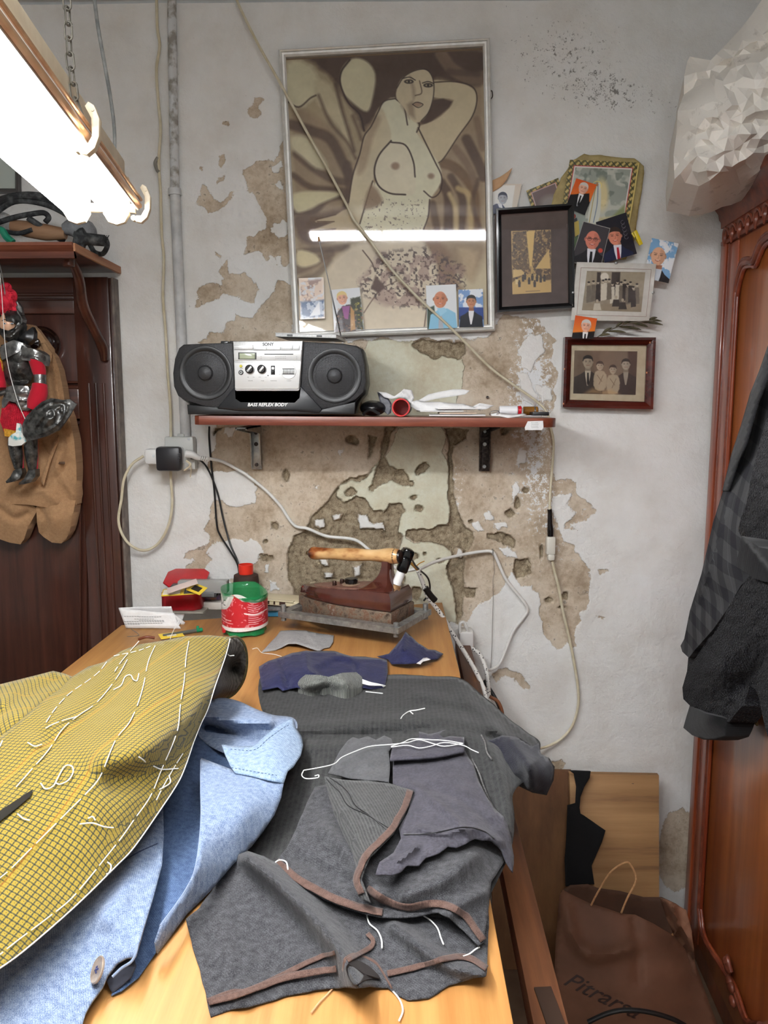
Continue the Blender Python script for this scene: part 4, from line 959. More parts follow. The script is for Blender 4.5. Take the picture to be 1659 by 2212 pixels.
props(t1, 'long tangled white thread across the grey lining scrap', 'thread')
t2 = threads('loose_thread', Sc1, [[(866,1552),(872,1544),(885,1536),(900,1534),(918,1530)],[(885,1536),(892,1542)]], .0009); props(t2, 'short forked white thread on the dark ribbed cloth', 'thread')
t3 = threads('loose_thread', Sc1, [[(790,1494),(827,1498)]], .0009); props(t3, 'short straight white thread below the grey fabric bundle', 'thread')
t4 = threads('loose_thread', Sc6, [[(872,1802),(900,1802),(930,1800),(960,1795),(990,1788),(1020,1788),(1050,1798),(1068,1812)]], .0006, thrb); props(t4, 'long black thread curving over the slate lining', 'thread')
for L_, S_, nm in (([(600,1882),(592,1868),(603,1858),(618,1862),(622,1878)], Sc3, 'loop of white thread at the left brown selvedge'), ([(792,1975),(798,1995),(815,2010),(824,2030),(825,2048)], Sc2, 'white thread hanging from the flap over the lower cloth'), ([(915,1978),(930,1988),(945,2005),(952,2025),(958,2040)], Sc2, 'frayed white thread beside the folded flap corner'),
                   ([(1000,2066),(1015,2060),(1028,2050),(1036,2046)], Sc2, 'white thread end near the right table edge'), ([(842,2134),(855,2148),(866,2165),(870,2185),(862,2205)], lambda x, y, d: T(x, y, .002), 'thin white thread trailing down on the bare table'), ([(718,2136),(705,2150),(690,2165),(672,2188)], lambda x, y, d: T(x, y, .002), 'tan thread on the bare table below the cloth')):
    props(threads('loose_thread', S_, [L_], .0008, thrm if 'tan' not in nm else mat('tan_thread', (206, 160, 120)), None, .003), nm, 'thread')
for L_, nm in (([(668,1655),(690,1640)], 'x'),): pass
# ---- blue jacket
bj = thing('blue_jacket', 'light blue denim-look jacket with notched lapel lying on the table', 'jacket', T(350, 1900, 0))
ob_ = [(436,1560),(470,1540),(560,1560),(610,1600),(612,1686),(590,1762),(540,1829),(480,1895),(401,1973),(337,2057),(300,2110),(262,2140),(240,2150),(262,2090),(290,2045),(320,1960),(345,1870),(350,1780),(352,1711),(380,1660),(410,1600)]
hb_ = [(436,1560,.03),(560,1560,.03),(612,1686,.012),(540,1829,.008),(401,1973,.006),(300,2110,.004),(240,2150,.004),(320,1960,.012),(350,1780,.02),(450,1700,.014),(410,1600,.03)]
relief('inner_back', bluel, TAB, ob_, 9, hb_, noise=(.003, 70), parent=bj, seed=21)
oc_ = [(434,1525),(458,1512),(480,1507),(515,1514),(550,1530),(590,1544),(634,1551),(640,1580),(600,1640),(540,1640),(470,1620),(430,1590),(425,1555)]
relief('shoulder', bluem, TAB, oc_, 8, [(434,1525,.05),(480,1507,.05),(550,1530,.045),(634,1551,.045),(600,1640,.05),(470,1620,.03),(430,1590,.03),(540,1590,.04)], ridges=[([(440,1545),(500,1556),(580,1560)],12,.018),([(450,1570),(520,1590),(560,1600)],12,-.012)], noise=(.002, 50), parent=bj, curve=True, seed=22)
olp = [(434,1640),(460,1650),(505,1667),(560,1678),(613,1688),(606,1725),(590,1762),(566,1796),(540,1829),(500,1868),(450,1925),(401,1973),(365,2022),(337,2058),(333,2035),(345,2000),(375,1960),(402,1920),(420,1880),(430,1820),(434,1762),(433,1700)]
lp, Slp = relief('lapel', bluem, TAB, olp, 8, [(434,1640,.062),(505,1667,.055),(613,1688,.055),(590,1762,.038),(540,1829,.025),(401,1973,.016),(337,2058,.012),(345,2000,.04),(420,1880,.055),(434,1762,.066),(520,1750,.062)], noise=(.0022, 60), parent=bj, seed=23, uvang=.4, thick=.002)
ocl = [(479,1608),(510,1612),(548,1611),(565,1596),(590,1575),(610,1562),(633,1551),(638,1570),(652,1590),(655,1610),(650,1632),(635,1655),(622,1665),(614,1690),(580,1684),(545,1675),(507,1668),(496,1650),(486,1628)]
cl_, Scl = relief('collar', cloth('blue_collar', (98, 122, 152), (168, 186, 206), 1100, 16, c3=(110, 130, 155), line=.3, freq=2400), TAB, ocl, 7, [(479,1608,.062),(548,1611,.060),(633,1551,.050),(655,1610,.040),(614,1690,.058),(507,1668,.062),(590,1630,.066)], noise=(.0015, 40), parent=bj, seed=24, uvang=.9, thick=.002)
threads('topstitch', Scl, dashes([(498,1618),(548,1620),(580,1595),(612,1572),(630,1564)], 5, 4)+dashes([(500,1658),(550,1667),(606,1676)], 5, 4), .0004, mat('blue_thread', (60, 82, 120)), cl_, .0006)
edgethread(Slp, [(434,1642),(434,1700),(435,1762),(431,1820),(421,1880),(403,1920),(376,1960),(346,2000)], .0011, bluem, lp, 'lapel_edge'); 
ofr = [(-20,1960),(60,1900),(150,1830),(240,1760),(300,1700),(345,1672),(360,1690),(352,1720),(354,1804),(350,1867),(333,1931),(312,1998),(297,2045),(290,2066),(270,2070),(250,2082),(232,2105),(222,2130),(200,2160),(186,2185),(170,2240),(-20,2260)]
hfr = [(-20,1960,.022),(150,1830,.025),(345,1672,.035),(354,1804,.04),(333,1931,.04),(297,2045,.036),(232,2105,.018),(170,2240,.014),(-20,2260,.016),(150,2000,.030),(250,1950,.042),(100,2120,.024)]
fr, Sfr = relief('front_panel', bluem, TAB, ofr, 9, hfr, ridges=[([(330,1720),(300,1850),(230,1980)],30,.008)], noise=(.003, 90), parent=bj, curve=False, seed=25, uvang=.35, thick=.003)
ocf = [(228,2112),(250,2086),(272,2073),(290,2070),(294,2085),(284,2110),(262,2130),(243,2146),(236,2135)]
relief('hollow_shade_patch', mat('painted_hollow_shade', (44, 46, 56), rough=1), TAB, ocf, 6, [(228,2112,.012),(290,2070,.02),(262,2130,.008),(243,2146,.004)], parent=bj, seed=26)  # dark patch painted for the shaded hollow of the curled edge
b = MB(); V_ = [Sfr(x, y, .001) for x, y in [(297,2040),(293,2060),(283,2078),(262,2092),(243,2110)]]; b.tube(V_, .0013, 8); b.build('rolled_edge', bluem, fr)
# breast pocket bit and the dark blue fold under the yellow jacket
of2 = [(225,1870),(260,1820),(300,1770),(345,1700),(360,1722),(352,1745),(310,1790),(270,1840),(235,1890)]
relief('pocket_fold', bluel, TAB, of2, 7, [(225,1870,.05),(345,1700,.06),(352,1745,.055),(235,1890,.05)], parent=bj, seed=27)
threads('dart_seam', Sfr, [[(262,1862),(300,1840),(340,1822)]], .0006, mat('blue_thread_dark', (50, 66, 96)), fr, .0006)
Mb = Matrix.Translation(Sfr(211, 2095, .006)) @ Matrix.Rotation(-.5, 4, 'Y') @ Matrix.Rotation(.5, 4, 'X')
Mb = Matrix.Translation(Sfr(211, 2095, .009)) @ Vector((-.75, -.45, .5)).to_track_quat('Z', 'Y').to_matrix().to_4x4()
bt = MB(Mb); bt.lathe([(.0105, -.0008), (.0108, .0006), (.0098, .0014), (.0085, .0008), (0, .0008)], (0, 0, 0), 28); btn = bt.build('button', mat('horn_button', (118, 104, 92), (160, 146, 132), 90, .3), bj)
bt = MB(Mb); [bt.cyl((x, y, .0), (x, y, .0012), .0009, n=8) for x in (-.0016, .0016) for y in (-.0016, .0016)]; bt.tube([(-.0016, -.0016, .0014), (.0016, .0016, .0018)], .0005); bt.tube([(.0016, -.0016, .0014), (-.0016, .0016, .0018)], .0005); bt.build('button_thread', mat('navy_thread', (50, 58, 110)), btn)
# ---- yellow houndstooth jacket
yj = thing('houndstooth_jacket', 'yellow houndstooth jacket front with white basting stitches heaped over the blue jacket', 'jacket', T(200, 1700, 0))
oy = [(155,1462),(190,1440),(225,1430),(262,1406),(300,1392),(350,1384),(400,1374),(450,1372),(498,1376),(490,1410),(480,1440),(466,1480),(450,1530),(436,1560),(420,1600),(403,1650),(385,1690),(368,1716),(345,1752),(322,1785),(290,1830),(250,1872),(200,1925),(160,1960),(110,2005),(50,2055),(-15,2100),(-120,2170),(-200,2000),(-180,1740),(-40,1620),(0,1592),(50,1550),(100,1508),(130,1488)]
hy = [(155,1462,.13),(262,1406,.148),(350,1384,.155),(450,1372,.155),(498,1376,.15),(480,1440,.125),(450,1530,.108),(403,1650,.092),(345,1752,.078),(250,1872,.070),(160,1960,.066),(50,2055,.066),(-20,2100,.068),(-20,1900,.10),(-20,1640,.14),(100,1508,.145),(200,1600,.145),(300,1550,.15),(350,1650,.118),(200,1800,.10),(300,1480,.155),(420,1480,.138),(100,1700,.13),(-160,1700,.14),(-160,2000,.09)]
ed_ = np.array(tuple(T(403, 1650, .09)-T(160, 1960, .06))); UA = math.pi/2-math.atan2(ed_ @ TAB.v, ed_ @ TAB.u)
yf, Sy = relief('front_panel', houndm, TAB, oy, 9, hy, ridges=[([(450,1500),(380,1570),(300,1620),(230,1640)],34,.009),([(480,1530),(420,1600),(330,1670),(250,1690)],30,-.008),([(300,1400),(220,1520),(110,1600)],34,-.007),([(250,1440),(160,1530),(80,1600)],26,.005)], noise=(.003, 110), parent=yj, seed=31, uvang=UA, thick=.003, relax=400)
oy2 = [(-150,1510),(-60,1490),(0,1478),(40,1468),(80,1458),(115,1449),(140,1455),(158,1462),(130,1490),(95,1512),(50,1550),(0,1592),(-60,1640),(-150,1700)]
ys, Sys = relief('sleeve', houndm, TAB, oy2, 8, [(-25,1482,.12),(115,1449,.13),(158,1462,.128),(95,1512,.14),(0,1592,.135),(0,1520,.15),(60,1490,.14),(-150,1600,.13)], ridges=[([(0,1540),(60,1500),(120,1470)],14,-.008)], noise=(.003, 60), parent=yj, seed=32, uvang=math.radians(60), thick=.003)
# the rolled end with its dark lining
orl = [(498,1378),(512,1378),(524,1390),(531,1412),(532,1440),(524,1470),(508,1495),(488,1508),(470,1512),(452,1512),(458,1490),(474,1450),(488,1410)]
relief('rolled_lining', liner, TAB, orl, 6, [(498,1378,.145),(524,1390,.13),(532,1440,.085),(508,1495,.03),(470,1512,.02),(458,1490,.09),(488,1410,.13),(500,1440,.07)], parent=yj, seed=33, thick=.002)
edgethread(lambda x, y, d: T(x, y, float(np.interp(y, [1375, 1440, 1512], [.148, .088, .024]))), [(496,1377),(512,1376),(526,1389),(533,1412),(533,1442),(525,1472),(508,1497),(488,1510)], .0020, mat('olive_edge', (92, 84, 50), (58, 54, 40), 300), yj, 'rolled_rim')
edgethread(Sy, [(497,1380),(489,1412),(479,1442),(465,1482),(449,1532),(435,1562),(419,1602),(402,1652),(384,1692),(344,1753),(289,1831),(249,1873),(159,1961),(49,2056),(-10,2098)], .0007, thrm, yf, 'canvas_edge', .0004)
# pocket slit
def patch(name, m_, S_, pts, lift, par, sp=6):
    B = resample(pts, sp); A = np.array(B); x0, y0 = A.min(0); x1, y1 = A.max(0)
    gx, gy = [a.ravel().astype(float) for a in np.meshgrid(np.arange(x0, x1, sp), np.arange(y0, y1, sp))]; k = sdf(gx, gy, B) > sp*.5
    P = [Vector((float(a), float(b))) for a, b in B]+[Vector((float(a), float(b))) for a, b in zip(gx[k], gy[k])]
    r = geometry.delaunay_2d_cdt(P, [(i, (i+1) % len(B)) for i in range(len(B))], [], 1, 1e-4)
    V = [S_(v.x, v.y, lift) for v in r[0]]; o = MB().raw(V, [tuple(f) for f in r[2]]).build(name, m_, par)
    uv = o.data.uv_layers.new(name='UVMap')
    for l in o.data.loops: c = o.data.vertices[l.vertex_index].co; uv.data[l.index].uv = (c.x*.91+c.y*.41, -c.x*.41+c.y*.91)
    return o
patch('pocket_opening', mat('pocket_dark', (24, 20, 12), rough=1), Sy, [(-40,1776),(20,1738),(50,1718),(72,1704),(66,1720),(38,1744),(0,1774),(-40,1798)], .002, yj)
BL = [
 dashes([(408,1385),(402,1420),(398,1470),(390,1520),(385,1570),(372,1610),(350,1660),(325,1720),(290,1770),(262,1810),(230,1850),(190,1900),(150,1945),(100,1985),(40,2030),(0,2062)], 56, 12),
 dashes([(335,1395),(320,1430),(310,1480),(298,1520),(280,1560),(255,1590),(240,1620),(215,1680),(185,1715),(150,1750),(110,1790),(60,1840),(20,1880),(-5,1900)], 60, 14),
 dashes([(275,1425),(255,1460),(225,1500),(200,1525),(170,1545),(135,1575),(105,1620),(70,1660),(35,1700)], 50, 12),
 dashes([(300,1385),(265,1425),(248,1450)], 30, 8), dashes([(230,1430),(215,1450),(190,1470),(150,1498),(120,1530),(100,1560),(96,1572)], 16, 9),
 dashes([(325,1396),(300,1405),(270,1412),(240,1418)], 12, 7), dashes([(165,1548),(125,1560),(100,1572),(92,1582)], 30, 8),
 dashes([(395,1628),(375,1660),(352,1700),(338,1728)], 26, 6)]
for L in BL: threads('basting_stitch', Sy, L, .0006, thrm, yj, .0018, sm=False, label='white basting stitches')
LT = [[(88,1692),(98,1704),(115,1698),(125,1680),(140,1655),(155,1655),(158,1668),(148,1685),(130,1694),(122,1692)],[(172,1780),(200,1778),(225,1786),(245,1788)],[(190,1768),(200,1764),(206,1772)],[(300,1635),(310,1642),(314,1646)],[(332,1655),(350,1662),(385,1660)],[(300,1455),(296,1470),(288,1468),(282,1458),(270,1462),(262,1480),(245,1490)],[(38,1758),(50,1768),(64,1772)],[(60,1604),(75,1612),(90,1608)],[(365,1675),(368,1690),(355,1700),(345,1705)],[(5,1600),(0,1612)],[(232,1862),(240,1870),(236,1885),(230,1888)]]
threads('tailor_tack', Sy, LT, .0007, thrm, yj, .002, label='loose white tailor tacks')
threads('tailor_tack', lambda x, y, d: T(x, y, .125), [[(489,1408),(495,1416),(503,1416),(506,1416)]], .0008, thrm, yj)
# ------------------------------------------------------------------ iron on its stand
alu = mat('cast_aluminium', (128, 128, 126), (166, 166, 162), 90, .42, .7, bump=.0004)
tipb, heel1, heel2 = T(646, 1322, .024), T(856, 1369, .024), T(884, 1338, .024)
mid = (heel1+heel2)/2; ax = (mid-tipb); LI = ax.length; ax.normalize(); ay = Vector((0, 0, 1)).cross(ax)
MI = Matrix((ax, ay, Vector((0, 0, 1)))).transposed().to_4x4(); MI.translation = tipb   # x: tip -> heel
hw = (heel1-heel2).length/2
stn = thing('iron_stand', 'grey cast metal iron stand with four pegs under the brown iron', 'iron stand', T(770, 1365, 0))
b = MB(MI)
def ringpoly(o, i, z0, z1):
    for k in range(len(o)):
        a, c = o[k], o[(k+1) % len(o)]; e, g = i[(k+1) % len(i)], i[k]
        b.prism([(a[0], a[1], z0), (c[0], c[1], z0), (e[0], e[1], z0), (g[0], g[1], z0)], (0, 0, z1-z0))
sw = hw+.028
O_ = [(.0, -sw), (LI+.03, -sw), (LI+.03, sw), (.0, sw)]; I_ = [(.02, -sw+.022), (LI+.012, -sw+.022), (LI+.012, sw-.022), (.02, sw-.022)]
ringpoly(O_, I_, .009, .0215)
b.box((LI*.5, 0, .017), (LI, .02, .009)); b.build('frame', alu, stn)
for x, y in ((.008, -sw+.01), (LI+.02, -sw+.01), (LI+.02, sw-.01), (.008, sw-.01)):
    MB(MI).cyl((x, y, .02), (x, y, .036 if x < .1 or y > 0 else .03), .0062, n=14, bev=.001).build('peg', alu, stn)
    MB(MI).cyl((x, y, 0), (x, y, .01), .006, n=10).build('foot', alu, stn)
enam = mat('brown_enamel', (68, 34, 28), (80, 42, 34), 30, .12, coat=.6)
rusty = NT('rusty_iron'); setp(rusty, .55, .55)
v_ = rusty.coord('Object'); n1 = rusty.noise(v_, 45, 6, .7); sp_ = rusty.n('ShaderNodeSeparateXYZ')
rusty.l(rusty.ramp(n1, [(.35, L4((70, 54, 44))), (.5, L4((134, 118, 102))), (.58, L4((120, 84, 62))), (.7, L4((164, 156, 146)))]), rusty.b.inputs['Base Color']); rusty.l(rusty.bump(n1, .0008), rusty.b.inputs['Normal'])
iron = thing('clothes_iron', 'old brown enamelled clothes iron with wooden handle and rusty sole on its stand', 'iron', MI @ Vector((LI/2, 0, .0)))
def ship(sc_, L0, L1, n=14):
    P = []
    for k in range(n+1):
        t = k/n; P.append((L0+(L1-L0)*t, hw*sc_*min(1, (1-(1-min(t/.72, 1))**2.0)**.75)))
    return P
def hull(levels):
    """levels: (z, scale, x0, x1)"""
    V = []; F = []; rows = []
    for z, sc_, x0, x1 in levels:
        P = ship(sc_, x0, x1); ring = [(x, -y, z if not callable(z) else z(x)) for x, y in P]+[(x, y, z if not callable(z) else z(x)) for x, y in P[::-1][:-1]]
        rows.append(len(ring)); V += ring
    n = rows[0]
    for i in range(len(levels)-1):
        for q in range(n): F.append((i*n+q, i*n+(q+1) % n, (i+1)*n+(q+1) % n, (i+1)*n+q))
    F.append(tuple(range(n))[::-1]); F.append(tuple((len(levels)-1)*n+q for q in range(n)))
    return V, F
b = MB(MI); b.raw(*hull([(.0, .97, .004, LI-.002), (.003, 1, 0, LI), (.040, 1, 0, LI), (.043, .98, .002, LI-.002)])); b.build('sole', rusty.m, iron)
zt1 = lambda x: .058+.012*min(1, x/LI*1.4)+0*x
zt2 = lambda x: .066+.016*min(1, x/LI*1.4)
b = MB(MI); b.raw(*hull([(.0445, .93, .006, LI-.004), (.048, .95, .004, LI-.003), (zt1, .93, .006, LI-.004), (zt2, .86, .014, LI-.010)])); b.build('shell', enam, iron, ang=28)
b = MB(MI); V, F = hull([(lambda x: zt2(x)-.001, .66, .04, LI*.70), (lambda x: zt2(x)+.002, .64, .042, LI*.69)]); b.raw(V, F); b.build('top_plate', mat('worn_brown_plate', (100, 62, 50), (132, 98, 84), 60, .4), iron)
# post: broad flaring pillar from the heel to the handle
zp = .148
def rect_loft(L):
    V = []; F = []
    for x0, x1, w, z in L:
        r = .35*w
        V += [(x0, -w+r, z), (x0+r*.6, -w, z), (x1-r*.6, -w, z), (x1, -w+r, z), (x1, w-r, z), (x1-r*.6, w, z), (x0+r*.6, w, z), (x0, w-r, z)]
    for i in range(len(L)-1):
        for q in range(8): F.append((i*8+q, i*8+(q+1) % 8, (i+1)*8+(q+1) % 8, (i+1)*8+q))
    F.append(tuple(range(8))[::-1]); F.append(tuple((len(L)-1)*8+q for q in range(8))); return V, F
xh = LI*.80
b = MB(MI)
P_ = [(xh-.055, LI-.012, hw*.82, .078), (xh-.035, LI-.016, hw*.74, .084), (xh-.018, xh+.034, hw*.5, .094), (xh-.004, xh+.028, hw*.33, .108), (xh+.004, xh+.026, hw*.26, .125), (xh+.006, xh+.026, hw*.25, .142)]
L_ = [tuple(p) for p in cr(P_, 5)]
b.raw(*rect_loft(L_)); b.build('post', enam, iron, ang=40)
# wooden handle
ha, hb = MI @ Vector((LI*.12, 0, zp-.006)), MI @ Vector((LI*.975, 0, zp+.006)); hd = hb-ha
hwood = NT('flamed_handle_wood'); setp(hwood, .25, coat=.4)
nn = hwood.noise(hwood.coord('Object', (1, 1, 2.2)), 16, 3, .5)
hwood.l(hwood.ramp(nn, [(.33, L4((66, 34, 24))), (.42, L4((138, 76, 36))), (.55, L4((204, 162, 108))), (.75, L4((220, 184, 134)))]), hwood.b.inputs['Base Color'])
Mh = Matrix.Translation(ha) @ hd.to_track_quat('Z', 'Y').to_matrix().to_4x4()
Lh = hd.length
pr = [(0, 0), (.010, .0), (.0135, .004), (.015, .012), (.014, .03), (.0128, Lh*.3), (.0146, Lh*.42), (.0145, Lh*.55), (.0128, Lh*.66), (.0136, Lh*.76), (.0165, Lh*.84), (.0175, Lh*.92), (.0155, Lh*.98), (.011, Lh), (0, Lh)]
MB(Mh).lathe([tuple(q) for q in cr(pr[1:-1], 3)], (0, 0, 0), 28).build('handle', hwood.m, iron)
MB(Mh).lathe([(.0, -.010), (.004, -.009), (.0058, -.004), (.0058, .001)], (0, 0, 0), 16).build('handle_nut', mat('brass_nut', (120, 98, 66), rough=.3, metal=.8), iron)
MB(Mh).lathe([(.0165, Lh-.022), (.0172, Lh-.012), (.013, Lh+.002), (.008, Lh+.005), (0, Lh+.005)], (0, 0, 0), 20).build('burnt_end_cap', mat('burnt_black', (26, 18, 16), rough=.3), iron)
# knob and studs
xk = LI*.52; zk = zt2(xk)
b = MB(MI); b.lathe([(.020, zk), (.021, zk+.003), (.018, zk+.0045)], (xk, 0, 0), 24); b.build('dial_plate', mat('dial_plate', (140, 116, 96), rough=.4), iron)
b = MB(MI); n_ = 36
V = []; 
for z, r in ((zk+.004, .012), (zk+.008, .0145), (zk+.014, .0145), (zk+.016, .012)):
    for q in range(n_): a = 2*math.pi*q/n_; rr = r*(1+.05*math.cos(a*9)); V.append((xk+rr*math.cos(a), rr*math.sin(a), z))
F = [(i*n_+q, i*n_+(q+1) % n_, (i+1)*n_+(q+1) % n_, (i+1)*n_+q) for i in range(3) for q in range(n_)]+[tuple(3*n_+q for q in range(n_))]
b.raw(V, F); b.build('temperature_knob', mat('black_bakelite', (16, 15, 15), rough=.18), iron)
for dx, dy in ((-.030, .012), (-.036, -.012)):
    b = MB(MI); b.lathe([(.005, zk-.002), (.005, zk+.006), (.0035, zk+.009), (0, zk+.0095)], (xk+dx, dy, 0), 14); b.build('stud', mat('dark_brown_stud', (58, 36, 28), rough=.3, metal=.5), iron)
# socket: white ceramic ring and black angled plug, tilted
s0 = MI @ Vector((LI*.93, 0, .085)); sdir = (MI.to_3x3() @ Vector((.30, .25, 1))).normalized()
s1 = PA.p(0, 0) if False else s0
Ms = Matrix.Translation(s0) @ sdir.to_track_quat('Z', 'Y').to_matrix().to_4x4()
MB(Ms).lathe([(.012, -.004), (.012, .004), (.010, .006)], (0, 0, 0), 20).build('socket_rim', mat('brass_rim', (176, 140, 100), rough=.4, metal=.6), iron)
plug = thing('iron_plug', 'black angled plug with white collar pushed into the back of the iron', 'plug', s0+sdir*.006)
MB(Ms).lathe([(.0098, .0065), (.0098, .036), (.009, .038)], (0, 0, 0), 24).build('white_collar', mat('white_ceramic', (226, 226, 224), rough=.15), plug)
MB(Ms).box((0, 0, .052), (.026, .022, .034), .005).build('plug_body', mat('black_bakelite_plug', (14, 14, 15), rough=.16), plug)
MB(Ms).box((.006, 0, .074), (.034, .026, .030), .008).build('plug_head', mat('black_bakelite_head', (12, 12, 13), rough=.12), plug)
# cords
corbl = mat('black_rubber', (18, 18, 19), rough=.45); corw = mat('white_cable', (214, 213, 208), (226, 225, 220), 40, .35); corb = mat('beige_cable', (196, 186, 156), (212, 204, 180), 40, .45)
braid = NT('speckled_textile_cord'); setp(braid, .8)
va = braid.n('ShaderNodeTexVoronoi'); va.inputs['Scale'].default_value = 150; braid.l(braid.coord('Object', (1, 1, 1)), va.inputs['Vector'])
braid.l(braid.mix(braid.math('LESS_THAN', va.outputs['Distance'], .27), L4((222, 220, 214)), L4((20, 20, 22))), braid.b.inputs['Base Color'])
jn = WALL.p(905, 1222, .17)
D2 = lambda px, py, y: Plane((0, -y, 0), (0, -1, 0)).p(px, py)
hd_ = Ms @ Vector((.006, 0, .082))
ic = thing('textile_cord', 'black-speckled white textile cord running from the iron down behind the table', 'cord', jn)
MB().tube([hd_, D2(895, 1218, .22), D2(903, 1228, .18)], .0022, 8).build('black_lead', corbl, ic)
MB().tube([D2(903, 1232, .18), D2(912, 1255, .17), D2(925, 1290, .16), D2(955, 1330, .15), D2(985, 1380, .17), D2(1010, 1420, .22), D2(1030, 1455, .28), D2(1045, 1490, .34), D2(1052, 1530, .4), D2(1055, 1600, .45)], .0052, 12, 6).build('braided_sleeve', braid.m, ic)
MB().tube([D2(919, 1270, .168), D2(930, 1286, .164), D2(940, 1297, .160)], .0075, 12).build('black_sleeve', corbl, ic)
MB().tube([D2(903, 1228, .18), D2(925, 1250, .12), D2(928, 1280, .10), D2(915, 1298, .10)], .0022, 8).build('loose_lead', corbl, ic)
MB().tube([D2(886, 1215, .185), D2(897, 1225, .18), D2(905, 1235, .175)], .0035, 8).build('tied_knot', mat('yellow_tape', (150, 110, 50)), ic)
MB().tube([D2(900, 1222, .18), D2(908, 1216, .18), D2(917, 1212, .178)], .0012, 6).build('wire_end', mat('ochre_wire', (176, 126, 40)), ic)
o_ = MB().tube([W(1014, 1398, .05), W(1035, 1412, .06), W(1048, 1440, .08), W(1055, 1480, .12), D2(1056, 1530, .2)], .0050, 12, 6).build('textile_cord', braid.m); props(o_, 'second speckled textile cord hanging below the white socket behind the table', 'cord')
wc = thing('power_cord', 'white power cord from the wall sockets to a nail and down to the table', 'cord', W(1060, 1195, .01))
MB().tube([W(448, 990, .05), W(480, 997, .02), W(520, 1018, .014), W(538, 1030, .014), W(575, 1060, .012), W(605, 1092, .012), W(635, 1134, .012), W(665, 1142, .014), W(705, 1158, .012), W(752, 1163, .014), W(775, 1170, .02), W(800, 1190, .05), D2(835, 1215, .12), D2(870, 1232, .17), D2(905, 1228, .175)], .0040, 12, 6).build('cable', corw, wc)
MB().tube([D2(905, 1230, .175), W(945, 1212, .09), W(1000, 1198, .03), W(1045, 1191, .016), W(1064, 1193, .015), W(1074, 1210, .013), W(1092, 1250, .012), W(1115, 1280, .012), W(1135, 1305, .012), W(1139, 1320, .012), W(1130, 1335, .012), W(1108, 1365, .012), W(1092, 1405, .02), W(1078, 1435, .03), W(1060, 1447, .05), W(1048, 1446, .08)], .0040, 12, 6).build('cable', corw, wc)
o_ = MB().tube([W(1064, 1186, 0), W(1065, 1190, .022), W(1064, 1200, .023)], .0014, 8, smooth=False).build('nail', steel); props(o_, 'bent nail in the wall holding up the white cord', 'nail')
o_ = MB().tube([W(1066, 1200, .02), W(1068, 1235, .008), W(1065, 1250, .008), W(1065, 1300, .006), W(1063, 1380, .008), W(1060, 1450, .008)], .0006, 5, 6).build('hanging_thread', mat('grey_thread', (120, 112, 104))); props(o_, 'thin grey thread hanging from the nail down the wall', 'thread')
sk = thing('socket_outlet', 'small white plastic socket on the wall just behind the table edge', 'socket', W(1005, 1375, 0))
MB().box(W(1006, 1378, .03), (.036, .05, .045), .005).build('body', mat('white_plastic', (222, 220, 216), rough=.3), sk)
MB().tube([W(994, 1368, .05), W(994, 1348, .05), W(1002, 1344, .05), W(1008, 1356, .05), W(1012, 1368, .045)], .004, 8).build('plug_loop', corw, sk)
o_ = MB().tube([W(1045, 1470, .05), W(1065, 1500, .06), W(1080, 1530, .08), W(1090, 1565, .12)], .005, 10).build('black_cable', corbl); props(o_, 'thick black cable curving down behind the table', 'cable')
o_ = MB().tube([D2(1058, 1505, .3), D2(1075, 1515, .3), D2(1084, 1535, .3), D2(1086, 1556, .3)], .004, 10).build('leather_strap', mat('brown_strap', (120, 74, 48))); props(o_, 'brown strap loop beside the table rail', 'strap')
# long beige cord across the picture, down to the inline plug, and its loop
bc = thing('beige_cord', 'long beige cord slanting across the big picture down to the black and white plug', 'cord', W(1188, 1150, .01))
MB().tube([W(508, -10, .02), W(520, 20, .022), W(560, 100, .03), W(610, 188, .04), W(660, 280, .04), W(705, 360, .04), W(750, 445, .04), W(765, 475, .04), W(800, 520, .04), W(840, 575, .04), W(905, 645, .04), W(965, 700, .035), W(1010, 745, .03), W(1060, 795, .02), W(1110, 832, .02), W(1160, 868, .02), W(1182, 892, .026), W(1190, 925, .02), W(1196, 960, .012), W(1192, 1020, .012), W(1189, 1060, .012), W(1187, 1105, .014)], .0031, 10, 5).build('cable', corb, bc)
ipl = MB().tube([W(1187, 1100, .014), W(1188, 1108, .014), W(1188, 1130, .014), W(1189, 1145, .014), W(1189, 1158, .014)], [.006, .0055, .0062, .008, .0075], 14).build('plug_grip', mat('glossy_black_plug', (16, 14, 15), rough=.15), bc)
b = MB(); b.box(W(1189, 1178, .016), (.022, .022, .045), .003); b.box(W(1190, 1203, .016), (.018, .02, .018), .005); b.build('socket_body', mat('ivory_plastic', (214, 210, 198), rough=.3), bc)
MB().tube([W(1193, 1212, .014), W(1198, 1235, .013), W(1207, 1270, .013), W(1216, 1320, .013), W(1230, 1380, .013), W(1240, 1430, .013), W(1249, 1490, .013), W(1248, 1530, .013), W(1235, 1570, .014), W(1210, 1598, .018), W(1180, 1613, .03), W(1160, 1618, .06)], .0036, 10, 6).build('cable', corb, bc)
